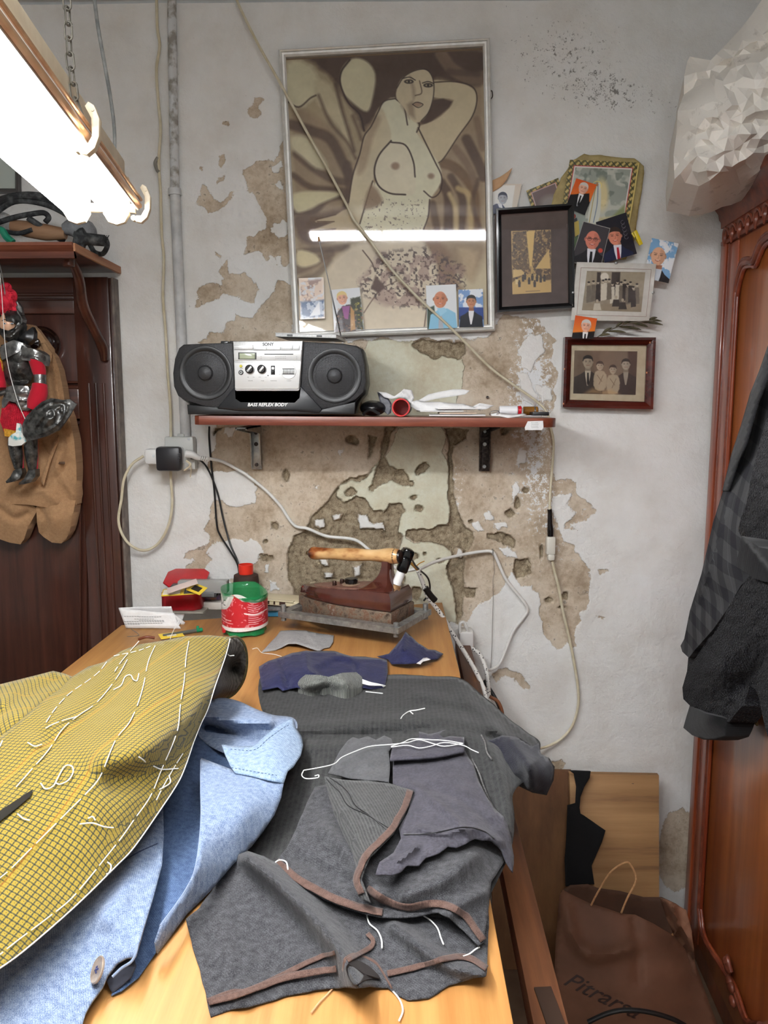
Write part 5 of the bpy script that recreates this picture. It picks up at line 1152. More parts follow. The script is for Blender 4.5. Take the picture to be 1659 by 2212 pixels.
# ------------------------------------------------------------------ small things on the table
redp = mat('red_tin', (176, 24, 34), (188, 30, 40), 60, .3)
def oct_(px0, px1, pyb, dpt, z0, z1, ins=0, rot=0, bev=.2):
    a, c = T(px0, pyb, z0), T(px1, pyb, z0); w = (c-a).length; ce = (a+c)/2+Vector((0, dpt/2, 0)); w -= ins*2; d = dpt-ins*2; e = min(w, d)*bev
    q = [(-w/2+e, -d/2), (w/2-e, -d/2), (w/2, -d/2+e), (w/2, d/2-e), (w/2-e, d/2), (-w/2+e, d/2), (-w/2, d/2-e), (-w/2, -d/2+e)]
    R_ = Matrix.Rotation(rot, 3, 'Z'); return [ce+(R_ @ Vector((x, y, 0)))+Vector((0, 0, 0)) for x, y in q], ce
cj = thing('clear_case_lid', 'clear plastic case lid lying flat under the red tin', 'case', T(405, 1322, 0))
MB().box(T(402, 1312, .003), (.115, .10, .005), .001, rot=Matrix.Rotation(-.05, 3, 'Z')).build('lid', mat('clear_grey_plastic', (166, 160, 148), rough=.12), cj)
tin = thing('red_tin', 'open octagonal red tin with its red lid tilted behind, left on the table', 'tin', T(392, 1318, .006))
P8, ce = oct_(346, 432, 1320, .075, .006, 0)
hh = .042; P8b, _ = oct_(346, 432, 1320, .075, .006, 0, .003)
b = MB(); V = []; n8 = 8
for P_s, z in ((P8b, .006), (P8, .009), (P8, .006+hh), (P8b, .006+hh), (P8b, .012)): V += [(p.x, p.y, TZ+z) for p in P_s]
F = [(i*8+q, i*8+(q+1) % 8, (i+1)*8+(q+1) % 8, (i+1)*8+q) for i in range(4) for q in range(8)]+[tuple(range(8))[::-1], tuple(32+q for q in range(8))]
b.raw(V, F); b.build('box', redp, tin, ang=50)
Pl, cl2 = oct_(342, 436, 1318, .08, .006, 0)
Mt = Matrix.Translation(ce+Vector((0, .03, hh+.016))) @ Matrix.Rotation(.35, 4, 'X') @ Matrix.Translation(-ce)
MB(Mt).prism([(p.x, p.y, ce.z) for p in Pl], (0, 0, .006), .002).build('lid', redp, tin)
yel = mat('yellow_card', (226, 194, 60), rough=.45)
def card(name, label, cat, px, py, h, w, d, rz, rx, ry, m_, th=.0012, parts=None, grp=None):
    M = Matrix.Translation(T(px, py, h)) @ Matrix.Rotation(rz, 4, 'Z') @ Matrix.Rotation(rx, 4, 'X') @ Matrix.Rotation(ry, 4, 'Y')
    t = thing(name, label, cat, T(px, py, h), grp)
    MB(M).box((0, 0, 0), (w, d, th), min(th*.3, .001)).build('card', m_, t)
    for k, (x, y, ww, dd, mm, nm) in enumerate(parts or []): MB(M).box((x, y, th/2+.0003), (ww, dd, .0006)).build(nm, mm, t)
    return t, M
dkgr = mat('dark_grey_print', (70, 70, 66)); pale = mat('pale_print', (222, 214, 196))
needc = glass('clear_blister', (236, 232, 220), .1, 1.5)
card('needle_packet', 'yellow needle packet with clear blister resting on the red tin', 'packet', 390, 1278, .066, .085, .035, .12, .25, -.05, yel, parts=[(-.02, 0, .04, .024, pale, 'blister'), (.02, 0, .022, .028, dkgr, 'printed_panel')])
card('needle_packet', 'small yellow needle packet with black print, right end of the red tin', 'packet', 425, 1272, .074, .04, .03, -.5, .4, .25, yel, parts=[(0, 0, .022, .016, mat('black_print', (40, 32, 24)), 'printed_panel')])
card('clear_packet', 'narrow clear plastic packet leaning up across the red tin', 'packet', 394, 1266, .083, .07, .018, .5, .5, -.3, mat('clear_pink_plastic', (206, 186, 178), rough=.1))
card('needle_packet', 'yellow and white needle card lying by the folded white paper', 'packet', 370, 1372, .006, .05, .03, .5, .1, 0, yel, parts=[(0, 0, .02, .014, pale, 'printed_panel')])
# folded letter
lt = thing('folded_letter', 'white printed paper folded and standing in front of the red tin', 'letter', T(320, 1355, 0))
pw = mat('white_paper', (216, 215, 214), (228, 227, 225), 30, .7, bump=.002)
pg_, Spg = relief('front_page', pw, Plane(tuple(T(330, 1358, 0)), (0, -1, .25)), [(256,1314),(300,1318),(340,1322),(376,1324),(383,1345),(391,1358),(340,1357),(272,1357)], 6, [(256,1314,.004),(376,1324,.0),(391,1358,.002),(272,1357,.002),(320,1335,.006)], parent=lt, thick=.0006)
relief('back_page', pw, Plane(tuple(T(330, 1352, 0)+Vector((0, .012, 0))), (0, -1, -.1)), [(256,1313),(300,1311),(370,1310),(374,1325),(400,1345),(392,1358),(300,1350)], 6, [(256,1313,.003),(370,1310,.004),(400,1345,.0)], parent=lt, thick=.0006)
relief('loose_corner', pw, TAB, [(376,1326),(399,1326),(392,1344),(380,1358),(372,1357)], 5, [(376,1326,.012),(399,1326,.010),(380,1358,.001)], parent=lt, thick=.0006)
ik = mat('grey_print', (120, 118, 116)); 
b = MB()
for y, x0, x1 in ((1331.5, 268, 300), (1332.5, 300, 345), (1337, 290, 330), (1340, 300, 352), (1342.5, 268, 352), (1346, 275, 350), (1348.5, 270, 302)):
    for x in np.arange(x0, x1, 5.5): b.tube([Spg(x, y, .0008), Spg(x+4.2, y+.2, .0008)], .0005, 4, smooth=False)
b.build('printed_lines', ik, lt)
# pen
pn = thing('pen', 'grey pen with green end lying behind the houndstooth jacket', 'pen', T(400, 1366, .004))
a, c = T(352, 1374, .006), T(424, 1362, .006)
MB().cyl(a, c, .0042, n=14, bev=.001).build('barrel', mat('grey_barrel', (82, 84, 78), rough=.4), pn)
MB().cyl(c, c+(c-a).normalized()*.014, .0045, n=14, bev=.001).build('green_end', mat('green_plastic', (24, 140, 96), rough=.2), pn)
MB().box(c+Vector((.004, -.002, .006)), (.006, .004, .01), .001).build('clip', mat('green_plastic_clip', (24, 140, 96), rough=.2), pn)
for P_, nm in ((((283,1358),(300,1372),(275,1375)), 'thin curl of wire beside the folded letter'), (((366,1385),(372,1368),(380,1352),(386,1340)), 'white cotton thread rising behind the jacket beside the letter')):
    o_ = MB().tube([T(x, y, .002+.01*k) for k, (x, y) in enumerate(P_)], .0007, 5).build('loose_thread', thrm if 'white' in nm else ik); props(o_, nm, 'thread')
o_ = MB().tube([T(300, 1381, .01), T(316, 1376, .016), T(334, 1378, .012)], .003, 8).build('brown_cord_end', mat('brown_yarn', (110, 56, 34))); props(o_, 'short end of brown yarn behind the jacket top edge', 'yarn')
# cassettes
def cassette(name, label, px, py, h, rz, m_, w=.109, d=.069, th=.0165, strip=None, windows=False, grp=None, tilt=0):
    M = Matrix.Translation(T(px, py, h+th/2)) @ Matrix.Rotation(rz, 4, 'Z') @ Matrix.Rotation(tilt, 4, 'Y')
    t = thing(name, label, 'cassette', T(px, py, h), grp)
    MB(M).box((0, 0, 0), (w, d, th), .0015).build('shell', m_, t)
    if strip: MB(M).box((0, -d/2-.0004, 0), (w*.9, .0012, th*.8), .0003).build('label_strip', strip, t)
    if windows:
        for x, ww in ((-.03, .010), (-.013, .004), (.006, .014)): MB(M).box((x, -d/2-.0004, .001), (ww, .0014, .008)).build('opening', mat('brown_opening', (58, 34, 24)), t)
        MB(M).box((0, -d/2+.004, th/2+.0006), (w*.6, .014, .002), .0005).build('raised_edge', m_, t)
    return t
clearb = mat('smoky_clear_plastic', (70, 70, 72), (120, 120, 122), 60, .12); ivo = mat('ivory_shell', (208, 196, 164), rough=.35); blk = mat('black_shell', (24, 24, 26), rough=.2)
cyan = mat('cyan_label', (62, 138, 176), rough=.4); grpc = None
cassette('cassette_case', 'white case at the bottom of the cassette pile behind the red tin', 448, 1300, 0, -.06, mat('white_case', (206, 200, 190), rough=.3), w=.13, d=.08, th=.018)
cassette('cassette_case', 'smoky clear cassette case with coloured label in the pile behind the red tin', 438, 1283, .018, .05, clearb, strip=mat('label_blue_orange', (90, 86, 150), (196, 130, 70), 60, .4))
cassette('cassette_case', 'dark cassette case, second from the top of the pile behind the red tin', 428, 1276, .035, -.03, mat('dark_case', (56, 56, 58), rough=.15), strip=mat('grey_label', (110, 112, 112)))
cassette('cassette_case', 'black cassette case, topmost of the pile behind the red tin', 422, 1264, .052, .08, blk, th=.012, strip=mat('light_label', (150, 130, 110), (90, 110, 120), 80))
cassette('cassette_case', 'clear case standing at the back of the cassette pile', 440, 1266, .045, .0, mat('grey_clear', (150, 150, 148), rough=.15), w=.12, d=.03, th=.03)
cassette('cassette_case', 'black cassette case with bright blue spine between the green cup and iron', 602, 1317, 0, .03, blk, th=.0175, strip=cyan)
cassette('audio_cassette', 'smoky grey cassette lying between the ivory one and the blue-spined case', 602, 1306, .0178, .06, clearb, th=.013)
cassette('audio_cassette', 'ivory cassette with small openings, topmost of the pile beside the iron', 612, 1296, .033, -.10, ivo, th=.011, windows=True, tilt=.05)
o_ = MB().box(T(660, 1290, .008), (.03, .04, .016), .002).build('wooden_block', oldpine); props(o_, 'small brown wooden block between the cassettes and the iron', 'block')
# thread cone
cone = thing('thread_cone', 'dark brown thread cone with bright red tube top behind the green cup', 'thread cone', T(533, 1312, 0))
cb = T(533, 1308, 0); topz = .1
kz = D2(533, 1240, -cb.y).z-TZ
dbr = mat('brown_thread_wound', (54, 36, 28), (70, 48, 38), 120, .7, vec=(1, 1, 12), bump=.0005)
MB().lathe([(.038, 0), (.036, .01), (.031, kz-.012), (.030, kz-.002), (.026, kz), (.018, kz+.001)], cb, 32).build('wound_thread', dbr, cone)
kt = D2(533, 1219, -cb.y).z-TZ
MB().lathe([(.018, kz-.004), (.0185, kt), (.0165, kt), (.016, kz-.002)], cb, 28).build('red_tube', mat('orange_red_plastic', (214, 48, 30), rough=.35), cone)
# black cords hanging from shelf and charger to behind the cone
bcd = thing('black_cord_pair', 'pair of thin black cords running down the wall to behind the thread cone', 'cord', W(500, 1150, .01))
MB().tube([W(452, 922, .03), W(452, 950, .01), W(457, 1010, .01), W(463, 1060, .01), W(468, 1130, .01), W(475, 1155, .012), W(500, 1195, .02), W(514, 1222, .05), W(518, 1260, .07)], .0024, 8, 6).build('cord', corbl, bcd)
MB().tube([W(412, 990, .055), W(432, 994, .04), W(450, 1015, .02), W(470, 1065, .012), W(482, 1120, .012), W(497, 1175, .02), W(514, 1215, .04), W(520, 1260, .06)], .0024, 8, 6).build('cord', corbl, bcd)
# green cut bottle
gc = thing('cut_bottle_cup', 'green plastic cup cut from a bottle with torn red and white label', 'cup', T(530, 1375, 0))
gcb = T(530, 1366, 0)
gz = lambda py: D2(530, py, -gcb.y).z-TZ
sR = (D2(578, 1300, -gcb.y)-D2(482, 1300, -gcb.y)).x/2
grn = NT('green_bottle_plastic'); setp(grn, .08, alpha=.42); grn.b.inputs['Base Color'].default_value = L4((40, 156, 92))
n_ = 60; rows = [(.0, -1), (.6, -2), (.9, 0), (.97, 4), (.95, 12), (.9, 22), (.95, 32), (1, 45), (1, 85), (1.02, 110), (1.04, 128)]
V = []; F = []
zmul = gz(1268)/128
for r, z in rows:
    for q in range(n_):
        a = 2*math.pi*q/n_
        pet = 1-.12*max(0, math.cos(a*5))*(1 if z < 30 else 0)*(1-max(z, 0)/32); zz_ = max(z, 0)*zmul
        if z < 8 and r < .96: zz_ += .006*max(0, math.cos(a*5))
        if z > 120: zz_ += -.022*max(0, math.cos(a+.3))-.010*max(0, -math.sin(a))
        sq = 1+.0*math.cos(a*2)
        V.append((gcb.x+sR*r*pet*math.cos(a)*sq, gcb.y+sR*r*pet*math.sin(a), TZ+.001+zz_))
F = [(i*n_+q, i*n_+(q+1) % n_, (i+1)*n_+(q+1) % n_, (i+1)*n_+q) for i in range(len(rows)-1) for q in range(n_)]
cup = MB().raw(V, F).build('bottle_wall', grn.m, gc); md = cup.modifiers.new('t', 'SOLIDIFY'); md.thickness = .0006
lc = Canvas(160, 74, (186, 34, 44), 1.3)
lc.rect(0, 66, 160, 74, (232, 230, 226)); lc.speck((230, 200, 200), .25, 5, 4, alpha=.6)
for k, y in enumerate(range(14, 62, 5)): lc.line([(92, y), (92+20+18*((k*7) % 3)/2, y)], 1.6, (236, 220, 220), alpha=.8, smooth=0)
lc.line([(84, 36), (150, 36)], 2.4, (240, 236, 232), smooth=0); lc.line([(8, 50), (56, 52)], 1.5, (230, 200, 200)); lc.line([(8, 56), (60, 58)], 1.2, (230, 200, 200)); lc.line([(10, 44), (40, 44)], 1.2, (230, 200, 200))
lc.poly([(2, 0), (60, 0), (58, 14), (48, 26), (30, 34), (14, 38), (4, 28), (8, 12)], (196, 196, 192), smooth=4); lc.poly([(8, 6), (50, 2), (48, 14), (38, 26), (16, 33), (8, 24)], (222, 222, 218), smooth=4)
lc.line([(14, 22), (20, 12), (22, 22), (26, 24), (28, 20)], 1.6, (30, 30, 34)); lc.line([(40, 12), (34, 14), (33, 22), (40, 22)], 1.6, (30, 30, 34))
lc.poly([(60, -2), (162, -2), (162, 3), (120, 8), (96, 7), (80, 12), (66, 4)], (214, 214, 210)); lc.poly([(100, -2), (162, -2), (162, 2), (130, 4)], (60, 150, 100))
lab = MB(); nx_, ny_ = lc.nx, lc.ny
V = []; 
z_lo, z_hi = gz(1350), gz(1279)
for j in range(ny_):
    for i in range(nx_):
        t = i/(nx_-1); a = math.radians(-190+200*t+5); rr = sR*1.022+.0006*math.sin(t*20)
        zt2_ = z_hi+.006*math.sin(t*6)+.004*math.sin(t*17); zl_ = z_lo-.002*math.sin(t*5)
        V.append((gcb.x+rr*math.cos(a), gcb.y+rr*math.sin(a), TZ+zt2_+(zl_-zt2_)*j/(ny_-1)))
idx = np.arange(nx_*ny_).reshape(ny_, nx_); F = np.stack([idx[:-1, :-1], idx[1:, :-1], idx[1:, 1:], idx[:-1, 1:]], -1).reshape(-1, 4)
me = bpy.data.meshes.new('label'); fast_mesh(me, V, F); ca = me.color_attributes.new('Col', 'FLOAT_COLOR', 'POINT'); c_ = np.ones((nx_*ny_, 4), np.float32); c_[:, :3] = lin(np.clip(lc.I, 0, 255)).reshape(-1, 3); ca.data.foreach_set('color', c_.ravel())
pm_matte = printmat('print_matte', .6); pm_gloss = printmat('print_glossy', .18, bump=.0015); pm_satin = printmat('print_satin', .35)
link_mesh('torn_label', me, pm_satin, gc)
b = MB()
for k in range(26):
    r0 = random.uniform(.005, sR*.7); a = random.uniform(0, 6.28); b.tube([gcb+Vector((r0*math.cos(a), r0*math.sin(a), .006+random.random()*.012)), gcb+Vector((r0*math.cos(a+.8), r0*math.sin(a+.8), .010+random.random()*.018)), gcb+Vector((r0*math.cos(a+1.7), r0*math.sin(a+1.7), .006+random.random()*.01))], .0009, 5)
o_ = b.build('pins_and_thread_ends', mat('dark_oddments', (40, 44, 38))); props(o_, 'dark pins and thread ends lying in the bottom of the green cup', 'oddments', kind='stuff')
o_ = MB().tube([T(484, 1364, .012), T(482, 1352, .018), T(486, 1345, .03)], .004, 8).build('red_scrap', redp); props(o_, 'small red scrap beside the foot of the green cup', 'scrap')
# fabric scraps
o_, _ = relief('pale_grey_scrap', paleg, TAB, [(566,1408),(580,1392),(596,1376),(606,1362),(630,1360),(660,1362),(690,1368),(721,1372),(720,1386),(712,1398),(700,1400),(692,1405),(684,1404),(670,1400),(655,1394),(640,1390),(622,1391),(608,1398),(595,1404)], 5, [(566,1408,.001),(606,1362,.003),(721,1372,.004),(692,1405,.004),(640,1388,.012),(608,1398,.004),(650,1375,.006)], ridges=[([(600,1380),(650,1374),(700,1380)],5,.003),([(660,1365),(690,1395)],4,.002)], noise=(.0015, 25), ragged=.8, seed=41); props(o_, 'pale grey lining scrap lying in front of the iron stand', 'scrap')
nv = thing('navy_scrap', 'creased navy blue lining cloth lying behind the dark wool', 'scrap', T(700, 1450, 0))
relief('large_piece', navy, TAB, [(559,1440),(580,1428),(600,1422),(630,1410),(662,1406),(722,1406),(740,1412),(760,1418),(790,1418),(836,1424),(838,1450),(830,1486),(800,1487),(770,1482),(730,1478),(700,1484),(660,1488),(640,1484),(610,1492),(600,1484),(566,1490),(562,1465)], 6, [(559,1440,.008),(662,1406,.018),(722,1406,.014),(836,1424,.008),(830,1486,.008),(700,1484,.016),(610,1492,.012),(566,1490,.010),(650,1440,.03),(750,1440,.02),(600,1450,.024)], ridges=[([(660,1410),(664,1440),(680,1460)],6,.008),([(600,1425),(615,1455),(625,1490)],6,-.006),([(680,1440),(720,1420),(760,1422)],6,.006),([(770,1440),(768,1475)],4,-.006)], noise=(.002, 35), parent=nv, ragged=1, seed=42)
relief('pointed_piece', navy, TAB, [(815,1418),(840,1412),(855,1395),(868,1378),(876,1364),(890,1376),(905,1390),(925,1402),(940,1404),(958,1412),(945,1424),(925,1426),(912,1432),(880,1434),(845,1434),(838,1424)], 5, [(815,1418,.006),(876,1364,.035),(958,1412,.006),(912,1432,.012),(845,1434,.006),(880,1405,.03)], ridges=[([(876,1366),(870,1400)],6,.006)], noise=(.0015, 25), parent=nv, ragged=.6, seed=43)
relief('white_edge', mat('white_selvage', (206, 204, 204)), TAB, [(898,1432),(908,1422),(922,1420),(930,1424),(914,1428),(908,1434)], 3, [(898,1432,.0135),(920,1420,.0165)], parent=nv, seed=44)
# rolled grey bundle
gb = thing('fabric_bundle', 'small rolled grey twill fabric bundle tied with white threads on the navy cloth', 'bundle', T(720, 1480, .02))
tw = cloth('grey_twill', (86, 88, 84), (142, 144, 138), 900, 20, c3=(60, 62, 60), line=.8, freq=1900)
relief('rolled_cloth', tw, TAB, [(643,1475),(648,1463),(660,1457),(690,1458),(710,1462),(740,1453),(770,1452),(782,1462),(786,1476),(780,1485),(760,1490),(730,1492),(700,1494),(670,1497),(655,1494),(645,1486)], 4, [(643,1475,.022),(660,1457,.026),(782,1462,.022),(770,1452,.024),(786,1476,.016),(700,1494,.012),(655,1494,.012),(690,1475,.040),(750,1472,.038),(665,1477,.038),(710,1474,.038)], ridges=[([(708,1462),(712,1480),(706,1494)],6,-.003)], parent=gb, closed=-.006, noise=(.0008, 18), seed=45, uvang=.6)
b = MB()
for k in range(5): b.tube([T(783, 1468+k*2, .022), T(800, 1474+k*1.5, .02), T(815+k*4, 1477+k, .014), T(826+(k % 3)*2, 1480+k, .010)], .0009, 5)
b.build('tie_threads', thrm, gb)
o_ = MB().tube([T(545, 1402, .001), T(556, 1400, .002), T(566, 1410, .001), T(590, 1413, .002), T(608, 1418, .001)], .0006, 5).build('loose_thread', thrm); props(o_, 'thin white thread on the table left of the pale grey scrap', 'thread')
# ------------------------------------------------------------------ pictures and photographs on the wall
class QC(Canvas):
    """canvas whose coordinates are the photograph's pixels of the four corners tl,tr,br,bl"""
    def __init__(s, q, col, res=1.0):
        s.q = q; w = math.dist(q[0], q[1]); h = math.dist(q[0], q[3]); s.w, s.h = w, h
        s.nx = max(8, int(w*res)); s.ny = max(8, int(h*res))
        u = np.linspace(0, 1, s.nx)[None, :]; v = np.linspace(0, 1, s.ny)[:, None]
        a = [np.array(c, float) for c in q]
        f = lambda k: (a[0][k]*(1-u)+a[1][k]*u)*(1-v)+(a[3][k]*(1-u)+a[2][k]*u)*v
        s.X, s.Y = f(0), f(1); s.I = np.ones((s.ny, s.nx, 3))*np.array(col, float)
    def put(s, name, m, parent, off, bulge=None, plane=None):
        pl = plane or (lambda x, y: W(x, y, off))
        return s.mesh(name, [pl(*c) for c in s.q], m, parent, bulge)
def photo_card(name, label, cat, q, off, canvas, border=(236, 234, 228), m_=None, grp=None, thick=.0008, inset=0, cardq=None, parts=True):
    c = W(sum(p[0] for p in q)/4, sum(p[1] for p in q)/4, off)
    t = thing(name, label, cat, c, grp)
    cq = cardq or q
    pts = [W(x, y, off-.0004) for x, y in cq]
    MB().prism(pts, (0, thick, 0)).build('card', mat('card_'+name, border, rough=.6), t)
    canvas.put('print', m_ or pm_satin, t, off)
    return t
def scaleq(q, k):
    cx = sum(p[0] for p in q)/4; cy = sum(p[1] for p in q)/4; return [(cx+(x-cx)*k, cy+(y-cy)*k) for x, y in q]
def face(c, x, y, w, skin, hair=None, hairline=.5, rot=0, glasses=False, shade=.82, bald=False, brow=None, smile=0):
    """frontal face, w = half width"""
    R_ = lambda dx, dy: (x+dx*w*math.cos(rot)-dy*w*math.sin(rot), y+dx*w*math.sin(rot)+dy*w*math.cos(rot))
    sk = np.array(skin, float); dk_ = sk*shade; dd = sk*.55
    if hair is not None: 
        hx, hy = R_(0, .0 if bald else -.25); c.ell(hx, hy, w*1.12, w*(.7 if bald else 1.25), hair, 1, rot=rot)
    for s_ in (-1, 1): ex, ey = R_(s_*1.02, .05); c.ell(ex, ey, w*.18, w*.28, dk_, .8, rot=rot)
    fx, fy = R_(0, .1); c.ell(fx, fy, w, w*1.32, sk, 1, rot=rot)
    c.poly([R_(.2, -.9), R_(1.0, -.5), R_(.95, .6), R_(.4, 1.3), R_(.35, .3)], dk_, 2, .5, 3)
    if hair is not None and not bald:
        c.poly([R_(-1.05, -.2), R_(-1.0, -1.0), R_(-.3, -1.45), R_(.5, -1.42), R_(1.02, -.9), R_(1.05, -.1), R_(.85, -.55), R_(.5, -.55-hairline*.5), R_(-.2, -.6-hairline*.55), R_(-.8, -.6)], hair, 1, 1, 2)
    for s_ in (-1, 1):
        ex, ey = R_(s_*.42, -.08); c.ell(ex, ey, w*.22, w*.09, dd, .6, .9); bx, by = R_(s_*.42, -.3)
        c.line([R_(s_*.2, -.28), R_(s_*.65, -.33)], max(w*.09, .5), brow or dd, .6, .8, 0)
    c.line([R_(.05, -.05), R_(.13, .35), R_(-.08, .38)], max(w*.1, .5), dk_, .7, .9, 0)
    c.line([R_(-.33, .68), R_(0, .7+smile*.12), R_(.33, .67)], max(w*.12, .6), np.array(skin)*.55+np.array((40, 0, 0)), .6, .9, 2)
    if smile: c.line([R_(-.22, .70), R_(.22, .70)], max(w*.07, .5), (240, 230, 224), .5, .8, 0)
    if glasses:
        for s_ in (-1, 1): gx, gy = R_(s_*.44, -.05); 
        c.line([R_(-1, -.1), R_(1, -.12)], max(w*.07, .5), (50, 40, 40), .5, .8, 0)
        for s_ in (-1, 1):
            for a in (0,): c.line([R_(s_*.44+.3*math.cos(t), -.02+.22*math.sin(t)) for t in np.linspace(0, 6.28, 10)], max(w*.06, .5), (60, 40, 40), .5, .8, 0)
def bust(c, x, y, w, neck, skin, suit, shirt=None, tie=None, width=3.0, drop=6, rot=0, lapel=None):
    """shoulders below a face at (x,y)"""
    R_ = lambda dx, dy: (x+dx*w*math.cos(rot)-dy*w*math.sin(rot), y+dx*w*math.sin(rot)+dy*w*math.cos(rot))
    c.poly([R_(-.55, .8), R_(.55, .8), R_(.6, neck+.6), R_(-.6, neck+.6)], np.array(skin)*.8, 1)
    c.poly([R_(-.6, neck), R_(-width*.55, neck+.6), R_(-width, neck+1.2), R_(-width*1.1, drop), R_(width*1.1, drop), R_(width, neck+1.2), R_(width*.55, neck+.6), R_(.6, neck)], suit, 1)
    if shirt is not None:
        c.poly([R_(-.62, neck-.1), R_(.62, neck-.1), R_(.5, neck+1), R_(.1, neck+3), R_(-.2, neck+3), R_(-.55, neck+1)], shirt, .8)
    if tie is not None: c.poly([R_(-.16, neck+.3), R_(.16, neck+.3), R_(.28, neck+2.4), R_(0, neck+3.1), R_(-.22, neck+2.4)], tie, .7)
frame_shape = lambda: None
def frame4(name, q, w, off, dep, m_, parent, prof=None, lab=None):
    """mitred picture frame around px quad q (outer), member width w (m)"""
    P = [W(x, y, 0) for x, y in q]; cen = sum(P, Vector())/4
    prof = prof or [(0, 0), (0, dep), (w*.35, dep*1.0), (w*.8, dep*.75), (w, dep*.6), (w, 0)]
    n = len(prof); V = []
    us = [(P[(k+1) % 4]-P[k]).normalized() for k in range(4)]
    for k in range(4):
        a, b_ = us[k], -us[k-1]; d = (a+b_); s_ = math.sqrt(2)/d.length if False else 1/ max(.3, math.sin(math.acos(max(-1, min(1, a.dot(b_))))/2)); d.normalize()
        for i, z in prof: p = P[k]+d*(i*s_); V.append((p.x, -(off+z), p.z))
    F = [(k*n+i, ((k+1) % 4)*n+i, ((k+1) % 4)*n+(i+1) % n, k*n+(i+1) % n) for k in range(4) for i in range(n)]
    return MB().raw(V, F).build(name, m_, parent, ang=25, label=lab)
pane = glass('picture_glass', ior=1.5)
# ---------------- the big framed painting print
whfr = mat('silvery_white_frame', (208, 206, 198), (222, 221, 216), 60, .35, .1)
bp = thing('framed_painting', 'large white-framed sepia print of a stylised reclining figure above the shelf', 'picture', W(835, 720, .02))
qo = [(605, 118), (1055, 93), (1067, 716), (637, 733)]
qi = [(617, 130), (1044, 108), (1052, 708), (646, 724)]
frame4('frame', qo, .0155, .012, .020, whfr, bp, prof=[(0, 0), (0, .016), (.003, .020), (.006, .018), (.0065, .015), (.008, .015), (.0085, .018), (.012, .017), (.0155, .012), (.0155, 0)])
frame4('frame_groove', scaleq(qo, .984), .0012, .012, .0188, mat('dark_groove', (70, 68, 62)), bp, prof=[(0, 0), (0, .0172), (.0012, .0172), (.0012, 0)])
MB().prism([W(x, y, .014) for x, y in scaleq(qo, .985)], (0, .004, 0)).build('backing', mat('hardboard', (120, 96, 70)), bp)
Z = lambda L: [(590+x/3.252, 80+y/3.252) for x, y in L]
c = QC(qi, (206, 192, 160), .95)
dkb, mdb, ltb, cr_ = (92, 70, 58), (140, 116, 94), (216, 206, 172), (226, 220, 192)
c.poly(Z([(90,110),(1480,60),(1500,1500),(1400,1700),(1000,1400),(560,1450),(170,1750)]), (168, 146, 118), 20)
# dark ground behind the head
c.poly(Z([(250,120),(1470,90),(1480,300),(1330,340),(1130,300),(1120,600),(960,560),(830,430),(640,640),(560,560),(470,420),(350,260)]), dkb, 14, smooth=3, wob=5)
c.poly(Z([(90,150),(250,160),(420,300),(500,420),(600,560),(640,760),(560,860),(440,640),(330,560),(180,480),(90,430)]), (178, 160, 128), 12, smooth=3, wob=5)
c.poly(Z([(100,190),(230,180),(330,300),(300,400),(180,490),(100,440)]), ltb, 10, smooth=3, wob=4)
c.poly(Z([(300,300),(400,330),(480,470),(560,700),(570,820),(480,640),(380,520),(300,440)]), (206, 192, 158), 8, smooth=3, wob=4)
c.poly(Z([(480,230),(560,150),(660,170),(720,260),(700,420),(660,510),(560,450),(480,360)]), ltb, 6, smooth=4)
c.line(Z([(540,160),(480,240),(475,330),(530,450),(610,530),(640,640)]), 3.5, (64, 46, 40), 3)
c.line(Z([(100,440),(180,480),(260,420),(300,400)]), 3, (80, 60, 48), 3)
for L, w_, a_ in (([(320,400),(400,580),(520,720),(580,830)], 6, .7), ([(440,320),(480,480),(530,640),(570,780)], 7, .8), ([(560,540),(600,640),(620,700)], 6, .7), ([(130,600),(260,640),(400,700),(500,880),(540,960)], 22, .75), ([(160,800),(280,900),(420,980),(540,1000)], 16, .7), ([(140,950),(260,1030),(420,1050),(540,1060)], 13, .75), ([(150,1210),(280,1210),(380,1120),(520,1090)], 14, .8), ([(520,880),(540,1050),(520,1180)], 20, .7), ([(160,1500),(260,1480),(420,1470),(520,1460)], 14, .6), ([(170,1620),(260,1580),(400,1500)], 20, .5), ([(180,1700),(300,1660),(400,1560)], 14, .45)):
    c.line(Z(L), w_, dkb, 7, a_)
c.poly(Z([(130,680),(240,690),(350,820),(380,900),(300,900),(200,820),(130,760)]), ltb, 9, smooth=3); c.poly(Z([(140,1080),(330,1060),(480,1080),(330,1150),(200,1210),(150,1190)]), (222, 212, 174), 7, smooth=3)
c.poly(Z([(150,1240),(330,1220),(540,1180),(560,1300),(400,1420),(200,1420)]), (120, 96, 80), 12, smooth=3, wob=4); c.poly(Z([(170,1480),(280,1500),(330,1560),(230,1600),(170,1580)]), (222, 208, 168), 7, smooth=3)
# drapery on the right
for L, w_, col, a_ in (([(1180,120),(1260,220),(1380,280),(1480,270)], 26, mdb, .8), ([(1240,240),(1440,250)], 14, dkb, .6), ([(1360,700),(1440,860),(1480,960)], 22, dkb, .8), ([(1180,860),(1280,900),(1400,1040),(1420,1300)], 22, (120, 92, 66), .85), ([(1180,1000),(1230,1100),(1230,1340)], 20, dkb, .85), ([(1250,960),(1330,1120),(1320,1350)], 16, dkb, .8), ([(1280,760),(1380,900),(1420,1020)], 16, mdb, .9), ([(1300,1040),(1380,1100),(1390,1330)], 12, (200, 176, 130), .9), ([(1240,1080),(1280,1180),(1290,1340)], 10, (206, 184, 140), .9), ([(1120,1150),(1150,1320)], 16, dkb, .7), ([(1440,980),(1400,1150),(1460,1340)], 9, dkb, .6), ([(1430,560),(1470,760)], 14, mdb, .8)):
    c.line(Z(L), w_, col, 6, a_)
